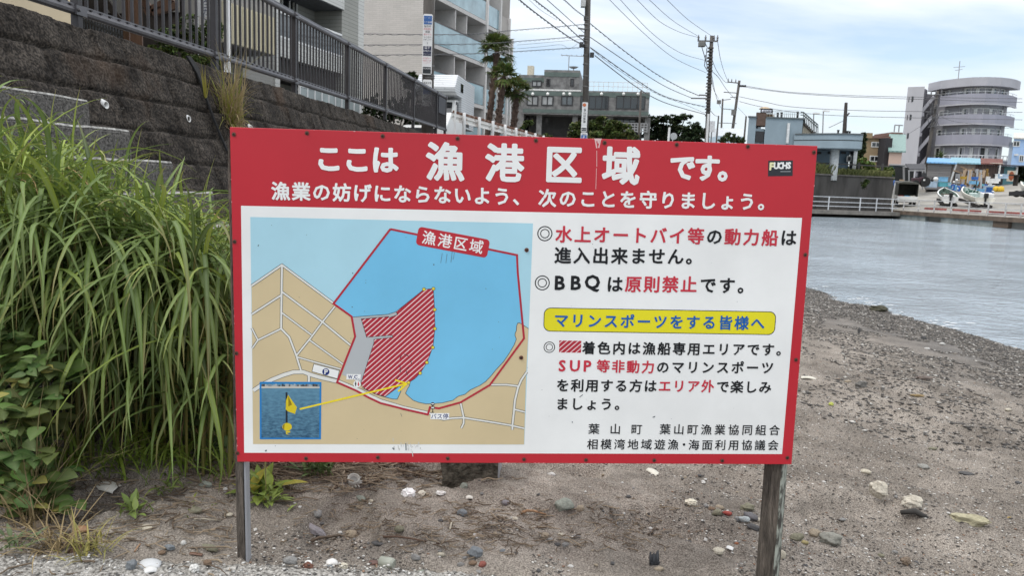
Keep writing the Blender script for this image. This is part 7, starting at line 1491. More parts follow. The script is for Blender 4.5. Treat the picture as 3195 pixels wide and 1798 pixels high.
def oleaf(mb, p, d, ln, w, c, cup=0.25, up=Vector((0, 0, 1)), notch=False):
    """broad ovate leaf from base p along d"""
    d = d.normalized(); s = d.cross(up); s = s.normalized() if s.length > 1e-4 else Vector((1, 0, 0)); n_ = s.cross(d)
    prof = [(0.0, 0.03), (0.12, 0.30), (0.3, 0.48), (0.5, 0.47), (0.7, 0.34), (0.88, 0.15), (1.0, 0.0)]
    vs, cs = [], []
    for u, h in prof:
        q = p+d*(ln*u)-n_*(0.22*ln*u*u); vs += [tuple(q+s*h*w+n_*cup*h*w), tuple(q), tuple(q-s*h*w+n_*cup*h*w)]; cs += [c, mix3(c, (0.22, 0.26, 0.13), 0.35), c]
    o = len(mb.v); mb.v += vs; mb.c += cs; k = len(prof)
    for i in range(k-1):
        for j in (0, 1): mb.f.append((o+i*3+j, o+i*3+j+1, o+i*3+j+4, o+i*3+j+3)); mb.mi.append(0); mb.sm.append(True)
def leafy(name, label, cat, spots, n, lsz, cols, kind=None, wr=0.62, spread=0.10, up_bias=0.5, stems=True):
    mb = MB()
    for k in range(n):
        px, py, Y = random.choice(spots)
        p = at(px+random.gauss(0, 1)*spread*F/Y*0.35, py+random.gauss(0, 1)*spread*F/Y*0.35, Y+random.uniform(-0.12, 0.12))
        g = gh(p.x, p.y); p.z = max(p.z, g+0.02); a = random.uniform(0, 6.28); c = mix3(cols[0], cols[1], random.random()); c = tuple(v*random.uniform(0.8, 1.2) for v in c)
        if random.random() < 0.05 and len(cols) > 2: c = cols[2]
        ln = random.uniform(*lsz)
        if stems and random.random() < 0.10: ctube(mb, [(p.x+random.uniform(-.05, .05), p.y+0.05, g), ((p.x), p.y+0.02, (g+p.z)/2), tuple(p)], [0.003, 0.0025, 0.0015], mix3(c, G_dry, 0.3))
        for q in range(random.choice((1, 1, 3))):
            aa = a+(q-1)*1.25*(q > 0 or 1); d = Vector((math.cos(aa), math.sin(aa)-0.25, random.uniform(-0.35, up_bias))); oleaf(mb, p, d, ln, ln*wr, c, up=Vector((random.gauss(0, .3), random.gauss(-0.35, .3), 1)).normalized())
    o = mb.build(name, mleaf); return tag(o, label, cat, kind=kind)
random.seed(31)
sp1 = [(random.uniform(-40, 130), random.uniform(1000, 1560)+random.uniform(0, 60), random.uniform(2.5, 2.72)) for i in range(50)]+[(random.uniform(100, 175), random.uniform(1150, 1330), 2.65) for i in range(12)]+[(random.uniform(40, 180), random.uniform(1440, 1590), 2.55) for i in range(14)]
leafy("leafy_vine", "broad leafed green vine at the lower left corner in front of the tall grass", "vine", sp1, 330, (0.045, 0.09), ((0.055, 0.10, 0.024), (0.125, 0.185, 0.048), (0.30, 0.27, 0.07)), wr=0.66)  # greens darkened to stand in for the shade these leaves sit in
sp2 = [(random.uniform(180, 720), random.uniform(1210, 1400), random.uniform(3.15, 3.5)) for i in range(80)]
leafy("ground_creeper", "dark creeping leaves in the shade at the foot of the tall grass", "creeper", sp2, 460, (0.04, 0.09), ((0.060, 0.105, 0.030), (0.115, 0.165, 0.055), (0.2, 0.2, 0.07)))
gm = MB()                                    # sparse short grass at the edge of the sand
for k in range(240):
    px = random.uniform(150, 730); p = on_ground(px, random.gauss(1440, 36)+0.0*px); c = mix3(G_md, G_br, random.random()*0.6)
    blade(gm, p, random.uniform(0, 6.28), rad(random.uniform(45, 88)), random.uniform(0.08, 0.26), random.uniform(0.005, 0.011), rad(random.uniform(40, 120)), c, mix3(c, G_dry, random.random()*0.6), mix3(c, G_pl, 0.5), segs=6, ymin=2.4)
tag(gm.build("short_grass", mleaf), "short sparse grass blades where the sand meets the tall grass", "grass", kind='stuff')
def tuft(name, label, cat, px, py, n, ln, w, cols, el=(35, 88), dr=(20, 110), base=0.03, p=None, bias=None, az=None):
    mb = MB(); p = p or on_ground(px, py)
    for k in range(n):
        c = mix3(cols[0], cols[1], random.random()); a = random.uniform(0, 6.28) if az is None else az+random.gauss(0, 1.1)
        q = p+Vector((random.gauss(0, base), random.gauss(0, base), 0)); blade(mb, q, a, rad(random.uniform(*el)), random.uniform(*ln), random.uniform(*w), rad(random.uniform(*dr)), c, mix3(c, cols[-1], random.random()), mix3(c, cols[-1], 0.3), segs=7, twist=random.uniform(-.6, .6))
    return tag(mb.build(name, mleafd), label, cat)
random.seed(41)
STR = ((0.33, 0.25, 0.13), (0.20, 0.15, 0.08), (0.42, 0.34, 0.20))
pw = on_wall(716, 396); 
tb = MB()
for k in range(330):
    tgt = (random.uniform(622, 790), random.uniform(165, 390)) if k < 130 else (random.uniform(690, 775), random.uniform(270, 420)); q = pw+Vector((random.gauss(0.03, .05), random.gauss(0, .10), random.gauss(0.02, .05))); t_ = at(tgt[0], tgt[1], q.y-random.uniform(-0.1, 0.45)); d = t_-q; c = mix3((0.48, 0.39, 0.22), (0.27, 0.21, 0.12), random.random()) if random.random() < 0.68 else mix3((0.40, 0.39, 0.08), (0.22, 0.26, 0.06), random.random())
    blade(tb, q, math.atan2(d.y, d.x), math.asin(max(-1, min(1, d.z/d.length)))+rad(14), d.length*1.28, random.uniform(0.006, 0.012), rad(random.uniform(10, 80)), c, mix3(c, STR[2], 0.6), mix3(c, STR[2], 0.3), segs=7, twist=random.uniform(-.5, .5))
for k in range(9):                            # the upright yellow green shoot
    q = on_wall(641, 330); t_ = at(random.uniform(628, 655), random.uniform(175, 240), q.y-0.2); d = t_-q; blade(tb, q, math.atan2(d.y, d.x), math.asin(min(1, d.z/d.length)), d.length, 0.008, rad(20), (0.40, 0.37, 0.07), (0.42, 0.33, 0.12), (0.5, 0.46, 0.14))
tag(tb.build("dry_grass_tuft", mleafd), "dry straw coloured grass tuft growing out of the wall joint", "grass tuft")
tuft("straw_tuft", "withered straw grass clump at the lower left on the sand", "grass tuft", 90, 1640, 46, (0.12, 0.36), (0.003, 0.006), STR, el=(30, 85), dr=(10, 70))
tuft("straw_tuft", "small yellow green withered tuft just above the kerb", "grass tuft", 285, 1735, 46, (0.06, 0.16), (0.003, 0.006), ((0.34, 0.30, 0.09), (0.22, 0.22, 0.07), (0.42, 0.34, 0.18)))
tuft("straw_tuft", "dry bent grass stems between the vine and the kerb", "grass tuft", 175, 1715, 60, (0.10, 0.26), (0.003, 0.005), STR, el=(10, 75), dr=(10, 90))
tuft("seed_grass", "thin pale grass stalks with seed heads leaning over the vine", "grass tuft", 160, 1560, 26, (0.35, 0.6), (0.002, 0.004), ((0.30, 0.28, 0.12), (0.24, 0.2, 0.1), (0.38, 0.32, 0.18)), el=(45, 85), dr=(10, 40))
def rosette(name, label, px, py, n, ln, wr, cols, el=(20, 75)):
    mb = MB(); p = on_ground(px, py)
    for k in range(n):
        a = random.uniform(0, 6.28); e = rad(random.uniform(*el)); c = mix3(cols[0], cols[1], random.random()); c = cols[2] if (len(cols) > 2 and random.random() < 0.10) else c; l_ = random.uniform(*ln)
        q = p+Vector((random.gauss(0, 0.035), random.gauss(0, 0.03), 0.005)); d = Vector((math.cos(a)*math.cos(e), math.sin(a)*math.cos(e), math.sin(e))); m_ = q+d*l_*0.35; ctube(mb, [tuple(q), tuple(m_)], 0.002, mix3(c, (0.25, 0.3, 0.1), 0.5)); oleaf(mb, m_, (d+Vector((0, 0, -0.15))), l_, l_*wr, c)
    return tag(mb.build(name, mleaf), label, "weed")
rosette("dock_weed", "leafy yellow green dock weed growing just right of the thin post", 812, 1545, 34, (0.05, 0.105), 0.45, ((0.16, 0.235, 0.04), (0.27, 0.34, 0.06), (0.42, 0.36, 0.05)))
rosette("dock_weed", "bright low weed with ragged leaves in front of the dock plant", 845, 1570, 30, (0.04, 0.075), 0.30, ((0.20, 0.27, 0.05), (0.26, 0.33, 0.08), (0.40, 0.36, 0.08)), el=(5, 60))
rosette("dark_weed", "dark green narrow leaved weed under the board edge", 990, 1482, 46, (0.05, 0.10), 0.24, ((0.06, 0.10, 0.03), (0.11, 0.16, 0.05)), el=(20, 80))
rosette("dark_weed", "dark green feathery weed left of the thin post by the board corner", 665, 1425, 40, (0.05, 0.10), 0.20, ((0.04, 0.075, 0.025), (0.08, 0.125, 0.04)), el=(20, 80))
rosette("seedling", "small bright green seedling in the middle of the twigs on the left", 412, 1600, 26, (0.025, 0.055), 0.42, ((0.15, 0.22, 0.05), (0.22, 0.28, 0.07)), el=(10, 75))
rosette("seedling", "tiny yellow green sprout on the grey stone left of the thin post", 612, 1583, 10, (0.012, 0.025), 0.45, ((0.2, 0.25, 0.05), (0.3, 0.32, 0.06)))
rosette("seedling", "small grey green weed at the far left above the kerb", 20, 1712, 26, (0.025, 0.055), 0.30, ((0.10, 0.15, 0.08), (0.16, 0.2, 0.1)))
rosette("seedling", "low green sprig among the dead leaves below the grass", 520, 1528, 18, (0.03, 0.06), 0.35, ((0.11, 0.16, 0.04), (0.2, 0.24, 0.06)))

# trees and shrubs: leaf clumps through the crown, with gaps
def crown(mb, blobs, n, lf, cols, flat=0.0):
    tot = sum(b_[1][0]*b_[1][1]*b_[1][2] for b_ in blobs)
    for c_, r_ in blobs:
        c_ = Vector(c_); base = mix3(cols[0], cols[1], random.random()); sub = [(Vector((random.gauss(0, .5), random.gauss(0, .5), random.gauss(0, .5))), random.uniform(0.18, 0.34), random.uniform(0.6, 1.25)) for i in range(max(6, int(18)))]
        for k in range(int(n*r_[0]*r_[1]*r_[2]/tot)):
            s_, sr, br_ = random.choice(sub); v = s_+Vector((random.gauss(0, 1), random.gauss(0, 1), random.gauss(0, 1)*(1-flat*0.6))).normalized()*sr*random.uniform(0.5, 1.05)
            if v.length > 1.02: v = v.normalized()*random.uniform(0.85, 1.02)
            p = c_+Vector((v.x*r_[0], v.y*r_[1], v.z*r_[2])); a = random.uniform(0, 6.28); e = random.gauss(0, 0.6); d = Vector((math.cos(a)*math.cos(e), math.sin(a)*math.cos(e), math.sin(e))); s2 = d.cross(Vector((random.gauss(0, .5), random.gauss(0, .5), 1))).normalized(); l_ = lf*random.uniform(0.6, 1.3); c = mix3(base, cols[1] if random.random() < 0.5 else cols[0], random.random()); c = tuple(q*br_*random.uniform(0.8, 1.2) for q in c)
            mb.add([tuple(p-d*l_*0.5), tuple(p+s2*l_*0.28), tuple(p+d*l_*0.5), tuple(p-s2*l_*0.28)], [(0, 1, 2, 3)], c)
def blobs_px(lst, Y): return [(at(px, py, Y+dy), (rx*Y/F, rx*Y/F*0.9, rz_*Y/F)) for px, py, rx, rz_, dy in lst]
def tree(name, label, cat, lst, Y, n, lf, cols, trunk=None, flat=0.0, zb=1.25):
    bl = blobs_px(lst, Y); c0 = sum((b_[0] for b_ in bl), Vector())/len(bl); o = thing(name, label, cat, (c0.x, Y, zb)); mb = MB(); crown(mb, bl, n, lf, cols, flat); mb.build("crown", mleaf, o, world=True)
    t_ = MB(); w = trunk or 0.12
    for k, b_ in enumerate(bl[:7]):
        s = Vector((c0.x+random.uniform(-.2, .2), Y, zb-0.1)); m_ = s.lerp(b_[0], 0.5)+Vector((random.uniform(-.15, .15), 0, 0.15)); t_.tube([s, m_, b_[0]+Vector((0, 0, b_[1][2]*0.3))], [w, w*0.6, w*0.2], 6)
    t_.build("trunk", M("bark", (0.045, 0.035, 0.028), 0.9, 0.3, 5), o, world=True); return o
random.seed(51)
GD = ((0.028, 0.045, 0.016), (0.070, 0.098, 0.030)); GP = ((0.022, 0.036, 0.018), (0.048, 0.068, 0.030)); GL = ((0.085, 0.125, 0.032), (0.17, 0.215, 0.055)); GB = ((0.055, 0.080, 0.025), (0.125, 0.150, 0.045))
tree("shrub", "leafy green bush behind the fence bars beside the white shop banner", "bush", [(545, 130, 70, 50, 0), (600, 110, 62, 60, 0.1), (655, 120, 55, 60, 0.2), (520, 165, 60, 30, -.1), (600, 175, 70, 30, -.1), (665, 170, 40, 40, 0)], 11.6, 5200, 0.055, ((0.035, 0.06, 0.016), (0.105, 0.145, 0.035)), 0.03)
tree("hedge", "dark clipped hedge seen through the far fence bars before the beige flats", "hedge", [(1150+i*26, 345+i*2.0, 24, 52, 0.3*(i % 2)) for i in range(8)], 31, 4200, 0.16, ((0.018, 0.03, 0.012), (0.045, 0.065, 0.024)), 0.05)
tree("shrub", "rounded bush at the corner of the beige flats above the camper", "bush", [(1276, 248, 22, 20, 0), (1300, 245, 24, 22, 0), (1290, 275, 26, 26, 0), (1312, 262, 16, 26, 0)], 37, 1500, 0.22, GD, 0.08)
tree("round_tree", "rounded olive green tree in front of the grey building by the pole", "tree", [(1885, 392, 42, 26, 0), (1850, 405, 34, 26, 0.5), (1920, 405, 42, 24, 0.4), (1800, 402, 24, 24, 0), (1950, 410, 30, 20, 0), (1800, 425, 30, 22, 0), (1880, 425, 60, 20, -.4), (1955, 432, 40, 16, 0)], 68, 5200, 0.42, GB, 0.16)
tree("round_tree", "small olive tree left of the kindergarten sign pole", "tree", [(1660, 425, 28, 8, 0), (1700, 428, 26, 8, 0), (1650, 385, 18, 8, 0), (1634, 395, 12, 8, 0)], 66, 700, 0.36, GB, 0.1)
tree("pine_tree", "wide dark pine with flat topped layers behind the round mirror", "pine", [(2070, 372, 34, 9, 0), (2110, 366, 36, 9, .5), (2140, 362, 22, 6, 0), (2050, 388, 34, 16, 0), (2100, 390, 46, 20, 0), (2060, 410, 42, 18, 0), (2120, 412, 40, 20, 0), (2040, 425, 40, 16, 0), (2100, 432, 60, 16, 0)], 88, 5200, 0.48, GP, 0.2, 0.5)
tree("pine_tree", "shorter dark pine just left of the transformer pole", "pine", [(2165, 392, 22, 14, 0), (2180, 405, 26, 16, 0), (2160, 415, 34, 18, 0), (2185, 428, 34, 18, 0), (2150, 432, 40, 14, 0)], 84, 2300, 0.46, GP, 0.2, 0.4)
tree("pine_tree", "dark pine fringe at the right end of the grey building", "pine", [(2030, 366, 12, 8, 0), (2028, 380, 12, 10, 0)], 92, 420, 0.5, GP, 0.15, 0.4)
tree("shrub", "low green shrubs in front of the pale hall", "bush", [(2255, 436, 14, 10, 0), (2272, 426, 10, 14, 0), (2290, 432, 16, 12, 0), (2310, 438, 18, 8, 0)], 80, 900, 0.4, ((0.05, 0.075, 0.03), (0.10, 0.13, 0.06)), 0.08)
tree("dark_tree", "tall dark tree between the clubhouse and the ochre house", "tree", [(2680, 440, 16, 22, 0), (2694, 428, 12, 18, 0), (2672, 465, 16, 24, 0), (2690, 470, 14, 28, 0), (2668, 490, 14, 24, 0)], 76, 2000, 0.4, ((0.03, 0.045, 0.02), (0.065, 0.085, 0.038)), 0.15)
tree("shrub", "sunlit green shrub behind the roadside fence below the ochre house", "bush", [(2680, 505, 24, 18, 0), (2700, 520, 28, 18, 0), (2665, 525, 20, 16, 0), (2720, 530, 20, 14, 0)], 66, 1700, 0.32, GL, 0.08)
tree("shrub", "bright green leafy shrub at the right end of the sea wall", "bush", [(2758, 530, 18, 18, 0), (2772, 542, 18, 20, -.3), (2764, 556, 22, 18, -.6), (2750, 548, 18, 14, 0)], 62.6, 1700, 0.3, GL, 0.06)
tree("shrub", "small weed bush sprouting from the face of the sea wall", "bush", [(2698, 572, 12, 10, 0), (2706, 566, 9, 9, 0), (2694, 580, 8, 7, 0)], 58.6, 420, 0.2, ((0.05, 0.075, 0.025), (0.09, 0.125, 0.04)), 0.03, zb=0.5)
tree("shrub", "dark hedge behind the boat at the right edge", "hedge", [(3180, 530, 18, 22, 0), (3200, 535, 20, 24, 0), (3192, 550, 24, 20, 0)], 84, 1100, 0.4, ((0.02, 0.035, 0.016), (0.05, 0.07, 0.03)), 0.1)
gm = MB()
for k in range(1500):
    px = random.uniform(2500, 2772); a = swp(px); p = Vector((a.x+random.uniform(-.2, .2), a.y+random.uniform(-0.5, 0.6), 1.42)); h = random.uniform(0.2, 0.75)*(1.5 if px < 2585 else 1.0); c = mix3((0.075, 0.095, 0.03), (0.20, 0.20, 0.08), random.random())
    d = random.uniform(-0.35, 0.35); gm.add([(p.x-0.03, p.y, p.z), (p.x+0.03, p.y, p.z), (p.x+d*h+0.02, p.y-0.1, p.z+h*0.7), (p.x+d*h*1.8, p.y-0.15, p.z+h*0.8)], [(0, 1, 2, 3)], c)
tag(gm.build("verge_grass", mleaf), "rough grass growing along the top of the sea wall", "grass", kind='stuff')
o = thing("cycad", "spiky green cycad palm on the terrace of the mauve flats", "cycad", at(2936, 494, 96)); mb = MB()
for k in range(26):
    a = random.uniform(0, 6.28); blade(mb, o.location, a, rad(random.uniform(35, 85)), random.uniform(0.8, 1.25), 0.16, rad(random.uniform(20, 70)), (0.05, 0.08, 0.03), (0.10, 0.13, 0.05), (0.1, 0.12, 0.05), segs=5)
mb.build("fronds", mleaf, o, world=True); MB().lathe([(0.2, -0.8), (0.22, 0)], tuple(o.location), 8).build("stump", M("bark", (0, 0, 0)), o, world=True)
# fan palms by the flats
def palm(label, cpx, cpy, bpx, bpy, Y, R_, n):
    c = at(cpx, cpy, Y); b_ = at(bpx, bpy, Y); d = (c-b_); f = b_-d*((b_.z-1.2)/d.z); o = thing("fan_palm", label, "palm", f, 0, "fan palms in front of the beige flats"); t_ = MB(); pts = [f.lerp(c, i/10) for i in range(11)]; t_.smooth = False
    t_.tube(pts, [0.165*(1-0.2*i/10)*(1+0.10*(i % 2)) for i in range(11)], 9)
    for k in range(70):
        q = f.lerp(c, random.uniform(0.25, 0.98)); a = random.uniform(0, 6.28); u = Vector((math.cos(a), math.sin(a), 0)); t_.bar(q+u*0.12, q+u*0.21+Vector((0, 0, 0.18)), 0.10, 0.03)
    t_.build("trunk", M("palm_bark", (0.085, 0.055, 0.042), 0.9, 0.35, 5), o, world=True); mb = MB()
    for k in range(int(n*1.5)):
        a = random.uniform(0, 6.28); e = rad(random.uniform(-38, 85) if random.random() < 0.4 else random.uniform(15, 85)); st_ = Vector((math.cos(a)*math.cos(e), math.sin(a)*math.cos(e), math.sin(e))); pl = R_*random.uniform(0.35, 0.55); h = c+st_*pl; cc = mix3((0.045, 0.066, 0.020), (0.125, 0.155, 0.045), random.random()); cc = (0.20, 0.16, 0.07) if e < rad(-32) else cc
        ctube(mb, [tuple(c), tuple(h)], 0.02, mix3(cc, (0.15, 0.15, 0.05), .4)); s = st_.cross(Vector((0, 0, 1))); s = s.normalized() if s.length > 1e-3 else Vector((1, 0, 0)); up = s.cross(st_)
        for q in range(17):
            g = rad(-80+160*q/16); dv = (st_*math.cos(g)+s*math.sin(g)).normalized(); ln = R_*random.uniform(0.5, 0.72)*(0.75+0.25*math.cos(g)); w = s*math.cos(g)-st_*math.sin(g); m_ = h+dv*ln*0.6-Vector((0, 0, 0.05)); e2 = h+dv*ln-Vector((0, 0, ln*random.uniform(0.1, 0.5)))
            mb.add([tuple(h), tuple(m_+w*0.035), tuple(e2), tuple(m_-w*0.035)], [(0, 1, 2, 3)], tuple(v*random.uniform(.8, 1.25) for v in cc))
    mb.build("crown", mleaf, o, world=True)
palm("tallest fan palm of the three, nearest the camper", 1551, 160, 1525, 385, 43, 1.15, 30); palm("middle fan palm with a narrow upright crown", 1572, 240, 1553, 392, 41, 0.92, 22); palm("shortest fan palm, rightmost of the three, by the grey building", 1612, 285, 1603, 400, 42, 0.92, 22)
# ================================================================== stones, shells and drift on the sand
random.seed(61); nrg = np.random.default_rng(61)
def rockmesh(name, seed, rough=0.22, sub=2, mats=None, facet=False):
    bm = bmesh.new(); bmesh.ops.create_icosphere(bm, subdivisions=sub, radius=0.5); r = random.Random(seed); ax = [(Vector((r.gauss(0, 1), r.gauss(0, 1), r.gauss(0, 1))).normalized(), r.uniform(0.30, 0.46)) for i in range(9 if facet else 4)]; ph = [r.uniform(0, 6) for i in range(6)]
    for v in bm.verts:
        p = v.co; n = p.normalized()
        for a, d in ax:
            k = p.dot(a)
            if k > d: p -= a*(k-d)*0.9
        f = 1+rough*(0.35*math.sin(5*n.x+ph[0])*math.sin(4*n.y+ph[1])+0.3*math.sin(7*n.z+ph[2]+3*n.x)+0.2*math.sin(13*n.y+ph[3]+5*n.z)); v.co = p*f
    me = bpy.data.meshes.new(name); bm.to_mesh(me); bm.free()
    me.polygons.foreach_set("use_smooth", [not facet]*len(me.polygons)); return me
SM = {}
def stonemat(c):
    k = "stone_%02x%02x%02x" % tuple(int(v*255) for v in c)
    return M(k, tuple(v*0.72 for v in c), 0.85, col2=tuple(min(1, v*1.22) for v in c), scale=9, lo=0.34, hi=0.68, bump=0.35, bscale=30, detail=8)
def stone(px, py, w, col, label, name="stone", cat="stone", asp=(1, 0.75, 0.55), sink=0.34, facet=False, rz=None, rough=0.22, tilt=0.0, group=None):
    p = on_ground(px, py); wm = w*p.y/F*0.92
    me = rockmesh(name, random.random(), rough, 3 if w > 36 else 2, facet=facet); me.materials.append(stonemat(col)); o = bpy.data.objects.new(name, me); COL.objects.link(o)
    o.location = p+Vector((0, 0, wm*asp[2]*(0.5-sink))); o.scale = (wm*asp[0]*1.08, wm*asp[1]*1.08, wm*asp[2]*1.08); o.rotation_euler = (random.uniform(-.12, .12), tilt+random.uniform(-.1, .1), rz if rz is not None else random.uniform(-.5, .5)); return tag(o, label, cat, group)
WHT, CRM, GRY, DGY, TAN, OLV, BRN, BLG, RED, PUR, GRN = (0.52, 0.51, 0.48), (0.47, 0.43, 0.34), (0.22, 0.215, 0.205), (0.085, 0.083, 0.082), (0.29, 0.24, 0.175), (0.19, 0.18, 0.125), (0.17, 0.115, 0.075), (0.17, 0.185, 0.195), (0.24, 0.08, 0.06), (0.21, 0.195, 0.205), (0.24, 0.26, 0.22)
